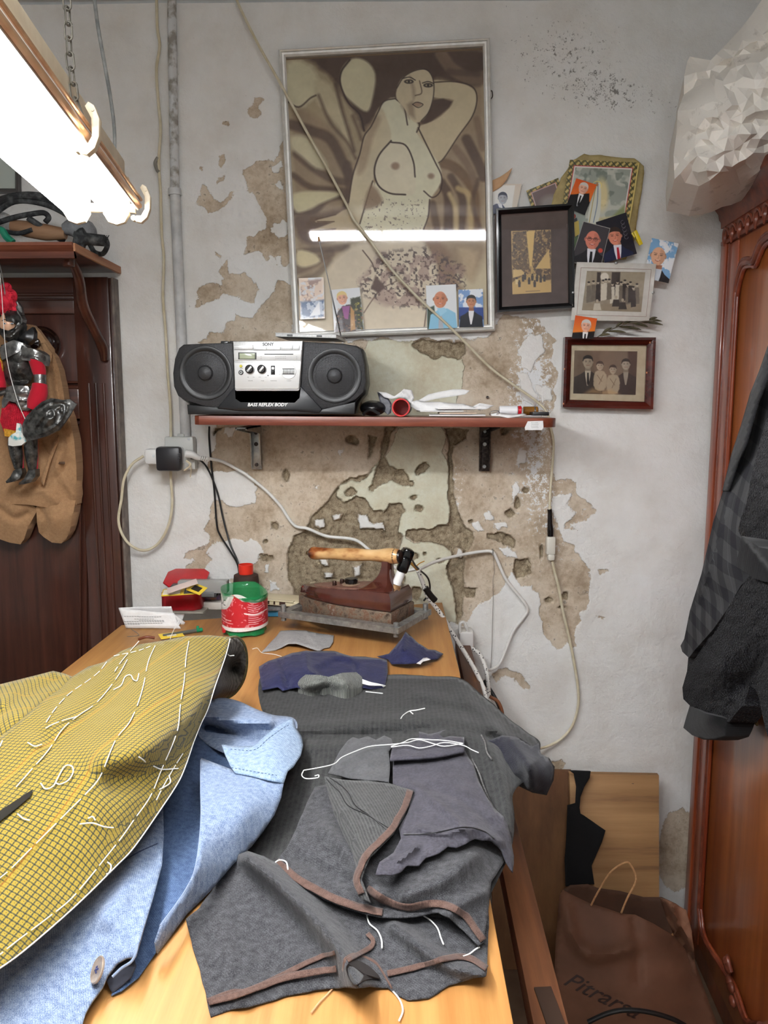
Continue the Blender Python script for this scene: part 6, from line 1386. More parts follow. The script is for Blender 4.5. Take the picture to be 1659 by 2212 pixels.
c.poly(Z([(1050,1360),(1220,1460),(1300,1700),(1340,1760),(1180,1720),(1130,1540)]), (150, 122, 98), 12, smooth=3, wob=5); c.poly(Z([(1300,1460),(1430,1500),(1400,1700),(1330,1600)]), (190, 168, 136), 14, smooth=3, wob=4)
# figure: arms, torso
c.poly(Z([(1100,300),(1300,310),(1400,350),(1430,420),(1400,540),(1300,680),(1200,830),(1130,860),(1010,640),(1080,590),(1180,540),(1270,430),(1130,410)]), (214, 198, 164), 3, smooth=3)
c.poly(Z([(1110,430),(1260,440),(1180,530),(1060,590)]), dkb, 4, smooth=2)
c.line(Z([(1120,310),(1280,305),(1400,340),(1432,420),(1400,540),(1300,680),(1200,830),(1150,870)]), 2.4, (70, 50, 40), 2.2)
c.poly(Z([(740,500),(800,430),(880,420),(960,520),(1020,600),(1010,650),(1100,780),(1170,880),(1180,1000),(1100,1130),(1090,1240),(1060,1330),(1000,1380),(640,1380),(600,1300),(640,1160),(700,1000),(720,1000),(760,700),(700,650)]), cr_, 4, smooth=3)
c.poly(Z([(750,480),(690,600),(640,680),(600,860),(560,960),(530,1160),(540,1200),(600,1300),(640,1180),(700,1000),(740,830),(830,700),(800,560)]), (214, 200, 168), 4, smooth=3)
c.poly(Z([(700,560),(760,560),(700,700),(650,900),(590,940),(620,760)]), (164, 138, 112), 9, .6, smooth=3)
for L in ([(860,420),(780,440),(740,510),(690,610),(640,680),(610,800),(560,950),(530,1140)], [(860,420),(920,480),(945,600)], [(1020,620),(1080,740),(1140,860),(1185,960),(1175,1060),(1120,1105),(1060,1060)], [(1100,1120),(1090,1240),(1050,1350)], [(700,990),(660,1120),(610,1290)], [(1000,560),(1030,600),(1010,650)]):
    c.line(Z(L), 2.6, (68, 48, 40), 2.2)
c.poly(Z([(740,820),(830,720),(930,740),(990,860),(1000,1000),(990,1080),(900,1090),(800,1070),(730,1000),(715,900)]), (226, 216, 190), 3, smooth=4)
c.line(Z([(830,720),(930,740),(985,850),(998,960)]), 3, (64, 46, 38), 2); c.line(Z([(830,710),(745,810),(712,920),(740,1020),(820,1075),(930,1085)]), 3.4, (64, 46, 38), 2)
c.ell(*Z([(860,885)])[0], 9, 8, (150, 118, 96), 5, .8); c.ell(*Z([(1110,955)])[0], 7, 6, (150, 118, 96), 5, .8)
c.poly(Z([(690,1010),(770,1120),(730,1170),(650,1190),(640,1150)]), (150, 122, 98), 8, .8, smooth=2)
# face
c.poly(Z([(870,360),(900,290),(980,235),(1060,220),(1120,270),(1128,400),(1100,500),(1050,570),(990,580),(930,500),(870,420)]), (216, 200, 168), 2.5, smooth=4)
c.poly(Z([(960,260),(1000,360),(990,430),(940,460),(960,560),(900,470),(1000,560)]), (130, 104, 84), 7, .5, smooth=2)
c.line(Z([(870,350),(920,275),(1000,230),(1080,225),(1125,290),(1128,400),(1095,510),(1040,575)]), 2, (60, 44, 38), 2)
for ex, ey in ((955, 305), (1090, 330)): x, y = Z([(ex, ey)])[0]; c.ell(x, y, 10, 4.5, (50, 38, 34), 1.5); c.ell(x, y, 6.5, 2.4, (176, 160, 132), 1.2); c.ell(x, y, 2.4, 2.4, (46, 36, 32), 1)
c.line(Z([(910,285),(960,275),(1000,295)]), 2, (56, 42, 36), 1.2); c.line(Z([(1050,315),(1090,305),(1130,318)]), 2, (56, 42, 36), 1.2)
c.line(Z([(1030,300),(1045,380),(1000,400)]), 2, (96, 74, 60), 2); c.poly(Z([(980,460),(1020,440),(1055,460),(1015,480)]), (176, 146, 120), 1.5); c.line(Z([(980,460),(1010,445),(1055,460),(1020,482),(980,460)]), 1.6, (60, 44, 38), 1.2)
# left hand
c.poly(Z([(530,1180),(440,1230),(320,1260),(300,1280),(420,1280),(260,1340),(280,1360),(440,1330),(340,1400),(440,1400),(560,1360),(600,1280)]), (206, 188, 156), 3, smooth=2)
for L in ([(310,1275),(430,1275)], [(260,1345),(440,1325)], [(300,1260),(440,1225)]): c.line(Z(L), 1.8, (96, 70, 56), 1.5)
# lower body, water stain
c.poly(Z([(330,1700),(420,1560),(560,1450),(700,1420),(1000,1400),(1100,1500),(1150,1620),(1160,1900),(1080,2080),(660,2090),(200,2080),(180,1760)]), (222, 208, 184), 12, smooth=3)
c.line(Z([(630,1480),(690,1560),(715,1620)]), 2.4, (90, 66, 54), 2); c.line(Z([(870,1700),(760,1760),(690,1850),(640,1930)]), 2, (110, 84, 70), 2); c.line(Z([(1080,1900),(1060,2060)]), 2, (90, 66, 54), 2)
mk = np.clip(sdf(c.X, c.Y, Z([(740,1500),(1080,1460),(1340,1600),(1350,1760),(1150,1740),(1080,1900),(800,1880),(640,1800),(600,1700),(700,1600)]))/12+.6, 0, 1)
c.speck((84, 68, 64), .08, 5, 31, mk, .85); c.speck((150, 118, 110), -.02, 18, 33, mk, .5); c.speck((110, 92, 84), .3, 4, 35, np.clip(sdf(c.X, c.Y, Z([(640,1100),(1060,1120),(1090,1340),(640,1360)]))/12+.5, 0, 1), .7)
c.poly(Z([(720,1660),(790,1740),(740,1790),(690,1750)]), (104, 80, 70), 5)
c.noise(9, 30, 7, (1, .95, .85)).noise(5, 6, 8)
c.put('print', pm_matte, bp, .0195)
MB().prism([W(x, y, .022) for x, y in qi], (0, .0006, 0)).build('glass_pane', pane, bp)
o_ = MB().tube([W(1056, 200, .02), W(1062, 196, .012), W(1064, 208, .01), W(1058, 216, .014)], .0012, 6).build('hanging_wire', rust, bp)
# photos tucked in the frame
SK, SK2 = (214, 150, 120), (186, 120, 90)
q = [(645, 601), (699, 599), (702, 688), (649, 690)]; c = QC(q, (236, 238, 240), 1.4)
c.poly([(649,605),(695,604),(698,650),(650,655)], (176, 150, 140), 5, wob=3); c.speck((246, 226, 206), .0, 14, 5, alpha=.8); c.poly([(650,652),(699,648),(699,684),(652,686)], (96, 116, 150), 5, wob=3); c.speck((226, 232, 240), .1, 9, 6, alpha=.7); c.poly([(668,684),(690,650),(692,680)], (238, 240, 244), 2)
photo_card('photo_card', 'small glossy photo of a sailing boat under clouds, far left in the big picture frame', 'photo', q, .034, c, (236, 238, 240), pm_gloss, 'photos tucked into the big picture frame')
q = [(716, 626), (777, 621), (787, 713), (722, 718)]; c = QC(q, (222, 224, 226), 1.5)
c.poly([(758,645),(778,640),(786,712),(755,714)], (60, 62, 40), 3, wob=2); c.speck((150, 140, 60), .25, 5, 3, np.clip((c.X-755)/4, 0, 1)*np.clip((c.Y-645)/4, 0, 1))
c.poly([(728,676),(740,660),(758,658),(770,690),(768,716),(724,718)], (58, 42, 44), 2, wob=2); c.speck((170, 120, 90), .25, 4, 9, np.clip((c.Y-665)/3, 0, 1)*np.clip((c.X-724)/3, 0, 1), .7)
c.poly([(738,662),(756,660),(752,690),(744,688)], (150, 76, 140), 1.5); c.poly([(757,660),(765,672),(768,712),(757,714)], (186, 140, 80), 2); face(c, 739, 644, 10, (226, 168, 138), (222, 196, 130), .2, smile=1, rot=-.15)
photo_card('photo_card', 'photo of a smiling blonde woman in patterned jacket behind the radio aerial', 'photo', q, .034, c, m_=pm_gloss, grp='photos tucked into the big picture frame')
q = [(920, 617), (985, 614), (988, 708), (923, 711)]; c = QC(q, (224, 228, 230), 1.5)
c.poly([(923,666),(938,660),(942,709),(923,711)], (58, 74, 60), 3); c.poly([(926,711),(930,680),(948,668),(966,666),(984,676),(988,709)], (142, 196, 224), 1.5); c.poly([(948,684),(955,682),(958,709),(947,710)], (176, 180, 188), 1)
face(c, 951, 646, 13.5, (206, 132, 96), (150, 146, 146), .1, bald=True, rot=.05, smile=.5); c.poly([(944,666),(960,664),(966,672),(952,682)], (160, 210, 234), 1)
photo_card('photo_card', 'photo of a person in light blue shirt and grey tie', 'photo', q, .034, c, m_=pm_gloss, grp='photos tucked into the big picture frame')
q = [(990, 626), (1043, 624), (1045, 706), (992, 707)]; c = QC(q, (120, 156, 206), 1.5)
c.speck((226, 232, 240), .0, 12, 4, np.clip((668-c.Y)/6, 0, 1)); c.poly([(990,664),(1045,664),(1045,690),(990,690)], (44, 70, 140), 1)
bust(c, 1018, 656, 9.5, 1.7, SK2, (34, 36, 44), (232, 232, 234), None, 2.5, 6); face(c, 1018, 651, 9.5, (196, 136, 100), (40, 34, 34), .3)
photo_card('photo_card', 'photo of a person in dark blazer and open white shirt against blue sea', 'photo', q, .034, c, m_=pm_gloss, grp='photos tucked into the big picture frame')
# ---------------- black frame with the old street view
bf = thing('framed_street_view', 'black-framed sepia view of a narrow street with brown mount', 'picture', W(1150, 675, .03))
qo = [(1067, 460), (1231, 449), (1232, 669), (1069, 679)]
frame4('frame', qo, .0125, .026, .020, mat('black_lacquer', (16, 16, 18), rough=.15, coat=.5), bf)
frame4('white_inner_line', scaleq(qo, .925), .0012, .026, .0145, mat('silver_line', (206, 206, 204), rough=.3), bf, prof=[(0, 0), (0, .0140), (.0012, .0140), (.0012, 0)])
MB().prism([W(x, y, .034) for x, y in scaleq(qo, .97)], (0, .006, 0)).build('brown_mount', mat('brown_mount', (88, 72, 66), (98, 80, 74), 40, .8), bf)
q = [(1104, 499), (1190, 496), (1191, 631), (1107, 636)]; c = QC(q, (196, 160, 92), 1.6)
c.poly([(1108,500),(1137,500),(1148,560),(1146,590),(1136,590),(1106,610)], (112, 84, 50), 2, wob=2); c.poly([(1155,500),(1190,498),(1190,612),(1158,592),(1149,570),(1152,530)], (92, 66, 38), 2, wob=2)
c.speck((190, 150, 90), .12, 4, 5, np.clip((600-c.Y)/6, 0, 1), .8); c.speck((58, 42, 26), .25, 3, 8, np.clip((600-c.Y)/6, 0, 1)*(1-np.exp(-((c.X-1146)/6)**2)), .9)
c.poly([(1137,500),(1155,499),(1149,575),(1144,575)], (226, 190, 112), 2); c.poly([(1156,580),(1186,538),(1189,580)], (214, 178, 108), 1.5); c.poly([(1108,582),(1126,582),(1136,592),(1108,600)], (216, 182, 116), 1.5)
c.poly([(1106,612),(1190,604),(1190,632),(1107,634)], (206, 170, 104), 3)
for x, y in ((1116, 606), (1122, 612), (1130, 600), (1143, 606), (1155, 612), (1160, 600), (1168, 602), (1134, 596), (1150, 598), (1176, 600)): c.ell(x, y-5, 2, 2.2, (50, 36, 24), 1); c.poly([(x-3, y-3), (x+3, y-3), (x+2.4, y+8), (x-2.4, y+8)], (58, 42, 28) if x != 1116 else (226, 200, 140), 1)
c.line([(1136, 629.5), (1166, 628)], 1.6, (110, 84, 50), 1, .7, 0)
c.put('print', pm_satin, bf, .0347); MB().prism([W(x, y, .038) for x, y in scaleq(qo, .92)], (0, .0006, 0)).build('glass_pane', pane, bf)
# ---------------- red-brown frame with family portrait
rf = thing('framed_family_portrait', 'dark red frame with old sepia portrait of a couple and two babies, lowest', 'picture', W(1309, 884, .01))
qo = [(1215, 730), (1408, 731), (1402, 884), (1210, 879)]
frame4('frame', qo, .018, .008, .024, wood('dark_red_frame', (58, 16, 12), (96, 34, 24), 0, 9, .2, coat=.5, c3=(26, 12, 12)), rf)
MB().prism([W(x, y, .016) for x, y in scaleq(qo, .95)], (0, .006, 0)).build('cream_mount', mat('cream_mount', (196, 180, 150), (208, 194, 166), 60, .8), rf)
q = [(1241, 757), (1377, 759), (1373, 853), (1238, 850)]; c = QC(q, (126, 106, 88), 1.7)
c.poly([(1241,757),(1300,757),(1290,850),(1238,850)], (112, 92, 74), 20); c.poly([(1356,758),(1377,758),(1373,850),(1360,850)], (84, 64, 54), 4)
bust(c, 1270, 785, 10.5, 1.6, (176, 158, 136), (62, 52, 46), (190, 176, 156), (40, 34, 30), 2.8, 8); face(c, 1270, 782, 10, (172, 154, 132), (38, 32, 28), .3)
bust(c, 1352, 790, 9, 1.6, (176, 158, 136), (62, 48, 44), (170, 156, 138), None, 2.6, 9); face(c, 1352, 787, 8.5, (182, 166, 146), (44, 36, 32), .3)
for x, y in ((1296, 790), (1324, 798)):
    c.poly([(x-9,y+12),(x+9,y+12),(x+15,y+30),(x+10,y+52),(x-10,y+52),(x-14,y+30)], (178, 160, 134), 2, smooth=2, wob=1.5); face(c, x, y, 7, (186, 168, 144), (66, 54, 46), .1); c.line([(x-6,y+20),(x+4,y+34)], 1.2, (120, 100, 80), 1); c.line([(x+7,y+20),(x-2,y+40)], 1.2, (120, 100, 80), 1)
c.poly([(1262,850),(1280,838),(1300,846),(1320,842),(1340,852)], (200, 160, 110), 8, .6); c.noise(6, 10, 3)
c.put('print', pm_satin, rf, .0167); MB().prism([W(x, y, .022) for x, y in scaleq(qo, .9)], (0, .0006, 0)).build('glass_pane', pane, rf)
for x, y in ((1219, 797), (1397, 805), (1217, 872), (1404, 740)): MB().box(W(x, y, .0325), (.003, .001, .004)).build('chip', mat('pale_chip', (190, 120, 80)), rf)
# ---------------- clip-framed group photograph
gp = thing('clip_framed_group_photo', 'clip-framed old group photograph on pale card over the portrait photos', 'picture', W(1325, 690, .045))
qo = [(1246, 566), (1418, 570), (1402, 694), (1233, 692)]
MB().prism([W(x, y, .046) for x, y in qo], (0, .003, 0), .0003).build('pale_mount', mat('pale_grey_mount', (206, 202, 192), (216, 212, 204), 60, .8), gp)
q = [(1268, 585), (1394, 588), (1385, 674), (1257, 670)]; c = QC(q, (150, 138, 118), 1.8)
c.poly([(1262,586),(1394,588),(1390,640),(1260,640)], (160, 148, 126), 3, wob=2); c.poly([(1290,588),(1298,588),(1296,640),(1288,640)], (56, 48, 42), 2); c.poly([(1322,588),(1340,588),(1338,640),(1318,640)], (62, 54, 48), 2); c.ell(1306, 598, 9, 9, (220, 212, 196), 2)
c.poly([(1256,656),(1386,658),(1384,674),(1256,672)], (148, 134, 112), 2)
random.seed(5)
for x, y, d in ((1272,612,1),(1282,610,1),(1292,610,0),(1303,608,2),(1309,606,2),(1323,614,2),(1316,606,1),(1334,610,2),(1342,612,1),(1350,608,0),(1356,616,1),(1362,612,0),(1376,616,1),(1368,622,0)):
    col = [(44, 38, 34), (112, 102, 88), (206, 198, 180)][d]; c.poly([(x-4.5, y+5), (x+4.5, y+5), (x+5.5, y+40), (x-5.5, y+42)], col, 1.2, wob=1); c.ell(x, y, 2.8, 3.6, (190, 176, 154), 1); c.ell(x, y-2.4, 2.9, 2, (44, 38, 34), 1)
for x, y, d in ((1290,650,2),(1331,642,0),(1345,648,0)):
    col = [(52, 46, 42), 0, (196, 188, 170)][d]; c.poly([(x-6, y+5), (x+6, y+5), (x+9, y+20), (x-9, y+20)], col, 1.2); c.ell(x, y, 3, 3.6, (180, 166, 144), 1)
c.noise(8, 5, 3); c.put('print', pm_satin, gp, .0466)
for a, b_ in (((1255, 578), (1407, 582)), ((1407, 582), (1396, 684)), ((1396, 684), (1246, 680)), ((1246, 680), (1255, 578))): MB().tube([W(*a, .0465), W(*b_, .0465)], .0004, 4, smooth=False).build('printed_border', mat('brown_line', (160, 120, 110)), gp)
for x, y in ((1331, 568), (1238, 632), (1411, 632)): MB().box(W(x, y, .048), (.006, .005, .005), .001).build('clip', steel, gp)
MB().prism([W(x, y, .0485) for x, y in qo], (0, .001, 0)).build('glass_pane', glass('picture_glass_thin', ior=1.3), gp)
# ---------------- decorated prints
def ornate(c, q, k=.87):
    inner = scaleq(q, k); ang = 0
    per = seg_dist(c.X, c.Y, q, True); s_ = np.sin((c.X*.8+c.Y*.9)*.55); s2 = np.sin((c.X*.9-c.Y*.7)*.5)
    a = np.clip(s_*1.5+.5, 0, 1)[..., None]; c.I = np.array((96, 88, 46))*(1-a)+np.array((196, 172, 104))*a
    a = np.clip(s2*2-1, 0, 1)[..., None]*.8; c.I = c.I*(1-a)+np.array((44, 52, 40))*a
    c.poly(scaleq(q, k+.02), (176, 34, 48), 1); c.poly(scaleq(q, k), (226, 222, 214), 1); return scaleq(q, k-.035)
q = [(1232, 345), (1379, 348), (1362, 505), (1199, 462)]; q = [(1231, 345), (1380, 351), (1352, 520), (1205, 500)]
tan = mat('old_brown_tape', (150, 132, 84), (176, 158, 106), 30, .6, bump=.002)
hp = thing('holy_print', 'print of a robed saint with ornate gold border on torn brown tape backing', 'picture', W(1290, 520, .02))
relief('tape_backing', tan, WALL, [(1262,332),(1275,336),(1300,335),(1340,340),(1370,342),(1378,348),(1392,358),(1390,390),(1382,440),(1376,480),(1370,520),(1352,560),(1340,560),(1190,520),(1190,450),(1196,420),(1212,385),(1228,362),(1240,345)], 5, [(1262,332,.014),(1392,358,.016),(1190,450,.014),(1352,560,.012)], noise=(.002, 20), parent=hp, ragged=1.5, seed=51)
c = QC(q, (170, 166, 150), 1.5); inn = ornate(c, q, .84)
c.poly(inn, (150, 156, 146), 1); mk = np.clip(sdf(c.X, c.Y, inn)+.5, 0, 1); c.speck((196, 198, 186), .0, 26, 6, mk, .8); c.speck((96, 108, 98), .15, 20, 9, mk, .6)
c.ell(1300, 420, 14, 34, (226, 208, 150), 8, .8); c.poly([(1320,470),(1350,440),(1352,500),(1310,500)], (128, 138, 84), 6, .8); c.poly([(1290,470),(1330,466),(1320,500),(1280,500)], (206, 190, 140), 5, .8)
c.poly([(1286,402),(1294,394),(1298,402),(1298,440),(1292,480),(1270,482),(1274,440)], (206, 208, 196), 1.5, smooth=2); c.line([(1292,400),(1290,440),(1282,480)], 1.6, (96, 116, 140), 1); c.line([(1287,404),(1280,440),(1273,480)], 1.6, (170, 150, 80), 1); c.ell(1290, 398, 3, 4, (170, 130, 96), 1); c.line([(1290+9*math.cos(t), 400+9*math.sin(t)) for t in np.linspace(2.4, 6.9, 12)], 1.2, (240, 220, 120), 1)
c.put('print', pm_satin, hp, .0195)
MB().tube([W(1380, 352, .021), W(1366, 440, .021), W(1352, 520, .021)], .002, 8).build('yellow_border', mat('yellow_tape', (206, 186, 110)), hp)
q = [(1137, 412), (1206, 384), (1226, 452), (1155, 470)]; c = QC(q, (100, 90, 80), 1.5); inn = ornate(c, q, .76); c.poly(inn, (108, 88, 84), 2); c.ell(1190, 440, 22, 18, (150, 146, 140), 12, .7)
photo_card('holy_print', 'tilted ornate-bordered print half hidden behind the robed saint print', 'picture', q, .012, c, (90, 86, 60))
q = [(1232, 452), (1265, 460), (1262, 545), (1232, 560)]; c = QC(q, (150, 160, 150), 1.5)
c.poly([(1236,475),(1246,470),(1250,490),(1248,520),(1236,528)], (40, 44, 50), 1.5); c.ell(1240, 467, 4, 5, (150, 60, 40), 1); c.poly([(1240,480),(1250,476),(1252,505),(1242,512)], (206, 180, 80), 1.2); c.poly([(1232,515),(1262,505),(1262,545),(1232,560)], (92, 116, 74), 3, wob=2)
photo_card('holy_card', 'narrow devotional card with praying figure right of the black frame', 'card', q, .022, c)
# man in blue on cream card, torn paper
q = [(1060, 398), (1127, 397), (1114, 462), (1058, 462)]; c = QC(q, (214, 202, 186), 1.4); c.poly([(1060,401),(1113,400),(1104,462),(1058,462)], (232, 230, 224), 1.2)
c.poly([(1060,446),(1072,440),(1084,440),(1092,450),(1094,462),(1060,462)], (44, 52, 88), 1.2); face(c, 1086, 428, 9, (170, 172, 180), (34, 40, 66), .3); c.poly([(1075,440),(1084,440),(1086,450),(1078,448)], (226, 226, 228), 1)
photo_card('photo_card', 'blue-toned portrait on cream card, topmost beside the painting frame', 'photo', q, .012, c, (206, 190, 170))
o_, _ = relief('torn_paper', mat('tan_paper', (196, 156, 116), (206, 168, 130), 30, .8), WALL, [(1058,392),(1080,382),(1095,372),(1107,362),(1104,370),(1096,386),(1084,402),(1072,410),(1058,418)], 4, [(1058,392,.014),(1107,362,.02),(1058,418,.014)], seed=52); props(o_, 'pointed torn piece of tan paper sticking out behind the painting frame', 'paper')
# orange photos and portraits
def orange(q, off, label, hx, hy, w, rot):
    c = QC(q, (226, 110, 40), 1.6); a = np.clip((c.Y-q[0][1])/(q[2][1]-q[0][1]), 0, 1)[..., None]; c.I = np.array((214, 84, 34))*(1-a)+np.array((240, 150, 50))*a
    c.poly([(q[3][0]-10, hy+w*1.6), (q[2][0]+10, hy+w*1.2), (q[2][0]+10, q[2][1]+10), (q[3][0]-10, q[3][1]+10)], (24, 22, 22), 2)
    bust(c, hx, hy, w, 1.5, SK, (20, 20, 24), (232, 232, 232), (20, 20, 24), 2.6, 9, rot); face(c, hx, hy, w, (232, 176, 150), (206, 202, 196), .2, rot)
    return photo_card('photo_card', label, 'photo', q, off, c, m_=pm_gloss, grp='orange portrait photos')
orange([(1245, 385), (1289, 399), (1263, 465), (1222, 447)], .026, 'orange photo of a white-haired person in black suit, tilted on the saint print', 1260, 407, 9, .32)
orange([(1243, 681), (1290, 688), (1282, 731), (1235, 731)], .052, 'small orange photo of a white-haired person tucked into the red frame', 1266, 704, 9.5, .1)
q = [(1262, 479), (1317, 492), (1299, 565), (1233, 568)]; q = [(1261, 479), (1317, 494), (1298, 572), (1233, 566)]
c = QC(q, (62, 58, 62), 1.6); bust(c, 1280, 518, 15, 1.4, SK, (26, 24, 28), (226, 228, 234), (24, 24, 28), 2.3, 6, .1); face(c, 1280, 517, 15, (214, 130, 110), (120, 90, 84), .1, .1, glasses=True, bald=True, smile=1); c.ell(1297, 541, 5, 5, (206, 76, 60), 2)
photo_card('photo_card', 'photo of a bald smiling person with glasses', 'photo', q, .036, c, (170, 166, 160), m_=pm_gloss, cardq=scaleq(q, 1.03))
q = [(1287, 480), (1352, 459), (1376, 548), (1306, 568)]; c = QC(q, (28, 26, 38), 1.6); 
for k in range(5): c.line([(1345+4*math.cos(t)+k*2, 480+k*8+4*math.sin(t)) for t in np.linspace(0, 5, 8)], .8, (120, 116, 120), .8)
bust(c, 1332, 512, 14, 1.3, SK, (28, 36, 66), (226, 226, 236), (176, 26, 44), 2.3, 6, -.1); face(c, 1328, 510, 13.5, (222, 142, 116), (48, 34, 30), .3, -.12, smile=1)
photo_card('photo_card', 'photo of a dark-haired smiling person with red tie and navy suit', 'photo', q, .031, c, m_=pm_gloss)
q = [(1408, 514), (1466, 526), (1444, 612), (1390, 600)]; c = QC(q, (130, 176, 216), 1.6); c.speck((236, 240, 244), .0, 12, 4)
bust(c, 1424, 560, 15, 1.5, SK, (24, 22, 24), (206, 216, 226), None, 2.0, 5, .15); face(c, 1422, 552, 15, (226, 176, 144), (60, 50, 46), .6, .15, bald=True, smile=1)
c.put  # rounded photo
t = photo_card('photo_card', 'rounded photo of a balding smiling person against blue sky, rightmost', 'photo', q, .040, c, m_=pm_gloss)
# clothespin
cp = thing('clothespin', 'yellow plastic clothespin gripping the edge of the navy-suit photo', 'clothespin', W(1378, 515, .03))
a, b_ = W(1369, 500, .036), W(1385, 529, .036); dd = (b_-a).normalized(); yp = mat('yellow_plastic', (222, 196, 30), rough=.35)
for s_, k in ((-1, 0), (1, 1)): MB(Matrix.Translation((a+b_)/2+Vector((0, s_*.0045, 0))) @ dd.to_track_quat('X', 'Y').to_matrix().to_4x4()).box((0, 0, 0), ((b_-a).length, .009, .004), .001, rot=Matrix.Rotation(.08*s_, 3, 'Z')).build('prong', yp, cp)
MB().cyl((a+b_)/2+Vector((-.005, 0, .0)), (a+b_)/2+Vector((.005, 0, .003)), .0035, n=10).build('spring', steel, cp)
# olive branch
obr = thing('olive_branch', 'dried olive twig with narrow leaves above the family portrait', 'twig', W(1300, 728, .03))
st_pts = [(1288, 730), (1300, 722), (1320, 712), (1340, 704), (1362, 698), (1390, 694), (1410, 693)]
MB().tube([W(x, y, .03+.0003*(x-1288)) for x, y in st_pts], .0012, 6).build('stem', mat('twig_brown', (84, 70, 50)), obr)
leafm = mat('dry_olive_leaf', (64, 62, 44), (112, 104, 78), 60, .6)
def leaf(p0, p1, w, par, off0, off1, m_, name='leaf'):
    a, b2 = W(*p0, off0), W(*p1, off1); d = b2-a; n = d.cross(Vector((0, 1, 0))).normalized(); V = []; F = []; N = 8
    for i in range(N+1):
        t = i/N; ww = w*math.sin(math.pi*min(.98, t*.94+.03))**.7; m0 = a+d*t+n*math.sin(t*3.1)*w*.6
        V += [m0-n*ww, m0+Vector((0, -w*.35, 0)), m0+n*ww]
    for i in range(N): F += [(3*i, 3*i+1, 3*i+4, 3*i+3), (3*i+1, 3*i+2, 3*i+5, 3*i+4)]
    o = MB().raw(V, F).build(name, m_, par); md = o.modifiers.new('t', 'SOLIDIFY'); md.thickness = .0006; return o
for p0, p1, w in (((1300,722),(1322,708),.0035),((1312,716),(1352,718),.003),((1330,708),(1345,696),.003),((1335,706),(1385,712),.0032),((1355,700),(1390,690),.0036),((1365,698),(1400,706),.003),((1380,694),(1432,702),.0036),((1392,692),(1430,694),.003),((1400,692),(1420,686),.003),((1295,726),(1318,722),.003),((1345,702),(1370,690),.003)):
    leaf(p0, p1, w, obr, .034, .040, leafm)
# ------------------------------------------------------------------ things on the shelf
zsh = lambda x: SHZ-math.tan(tilt)*x
def SX(px, y, dz=0): x = Plane((0, y, 0), (0, -1, 0)).p(px, 890).x; return Vector((x, y, zsh(x)+dz))
shades = thing('sunglasses_case', 'black glasses case lying between the radio and red tube', 'case', SX(805, -.18))
MB().ell(SX(806, -.17, .019), (.030, .05, .0175), 14).build('soft_case', mat('black_leather', (18, 18, 20), rough=.3, bump=.0005), shades)
MB().tube([SX(785, -.22, .006), SX(800, -.235, .016), SX(820, -.235, .006)], .0035, 8).build('temple', blackp, shades)
tb = thing('red_tube', 'dark cardboard tube with bright red open end facing the room', 'tube', SX(866, -.15))
a = SX(866, -.235, .0205); d_ = Vector((.05, 1, .0)).normalized()
Mt = Matrix.Translation(a) @ d_.to_track_quat('Z', 'Y').to_matrix().to_4x4()
MB(Mt).lathe([(.0195, .002), (.0195, .15), (.0168, .15), (.0168, .002), (.0195, .002)], (0, 0, 0), 32, cap=False).build('outer_tube', mat('dark_tube', (40, 40, 52), rough=.4), tb)
V_ = [(.0198, .004), (.0202, .001), (.0196, -.001), (.017, -.001), (.0165, .01), (.0165, .09), (0, .09)]
MB(Mt).lathe(V_, (0, 0, 0), 32, cap=False).build('red_end', mat('red_plastic_end', (200, 30, 30), rough=.35), tb)
def paper(name, label, cat, pts, off, hts, m_, seed, ridges=(), thick=.0006, cl=None, tiltn=(0, -1, .5)):
    pl_ = Plane((0, -off, SHZ), tiltn); o, _ = relief(name, m_, pl_, pts, 4, hts, ridges=ridges, seed=seed, thick=thick, closed=cl, noise=(.0012, 16)); props(o, label, cat); return o
dkp = mat('dark_crumpled_paper', (44, 44, 52), (90, 90, 98), 60, .4)
paper('crumpled_paper', 'dark crumpled wrapping beside the red tube', 'paper', [(815,847),(826,850),(838,858),(846,872),(845,892),(838,896),(828,888),(822,872)], .19, [(815,847,.01),(846,872,.004),(838,896,0)], dkp, 61)
paper('crumpled_paper', 'white crumpled paper resting on top of the red tube', 'paper', [(817,846),(834,848),(852,856),(866,846),(872,840),(890,843),(895,860),(888,872),(878,862),(862,858),(845,862),(830,858)], .20, [(817,846,.006),(872,840,.01),(895,860,.0),(862,858,.008)], pw, 62, ridges=[([(866,846),(880,858)],4,.006)])
paper('envelope', 'folded white envelope pages fanned open, topmost of the shelf papers', 'paper', [(902,866),(925,852),(950,846),(978,841),(1000,841),(1015,844),(1005,852),(980,856),(940,862),(915,868)], .19, [(902,866,.0),(978,841,.006),(1015,844,.006)], pw, 63)
paper('paper_sheaf', 'thick bent white paper sheaf right of the red tube', 'paper', [(888,868),(900,864),(918,868),(950,868),(985,872),(1000,872),(1020,878),(1042,882),(1020,886),(985,886),(950,888),(920,890),(900,886),(888,878)], .20, [(888,868,.0),(950,868,.008),(1042,882,.002),(900,886,.004)], pw, 64, ridges=[([(900,872),(960,876),(1020,880)],2.5,.004)])
gp_ = mat('greyish_paper', (206, 206, 206), (222, 221, 218), 30, .7)
for k, (x0, x1, dz, lab, mm) in enumerate(((930, 1052, .0015, 'flat grey-white paper lying at the bottom of the shelf paper pile', gp_), (950, 1030, .006, 'tan card in the shelf paper pile under the white sheaf', mat('tan_card', (206, 186, 166))), (905, 1000, .011, 'stack of thin printed sheets in the middle of the shelf papers', gp_), (940, 1040, .016, 'loose white sheet above the printed stack on the shelf', pw))):
    a, c_ = SX(x0, -.235, dz), SX(x1, -.235, dz); o = MB().box((a+c_)/2+Vector((0, .05, .001)), ((c_-a).length, .09, .003), .0005, rot=Matrix.Rotation(.06*(k-1), 3, 'Z')).build('paper_stack', mm); props(o, lab, 'paper')
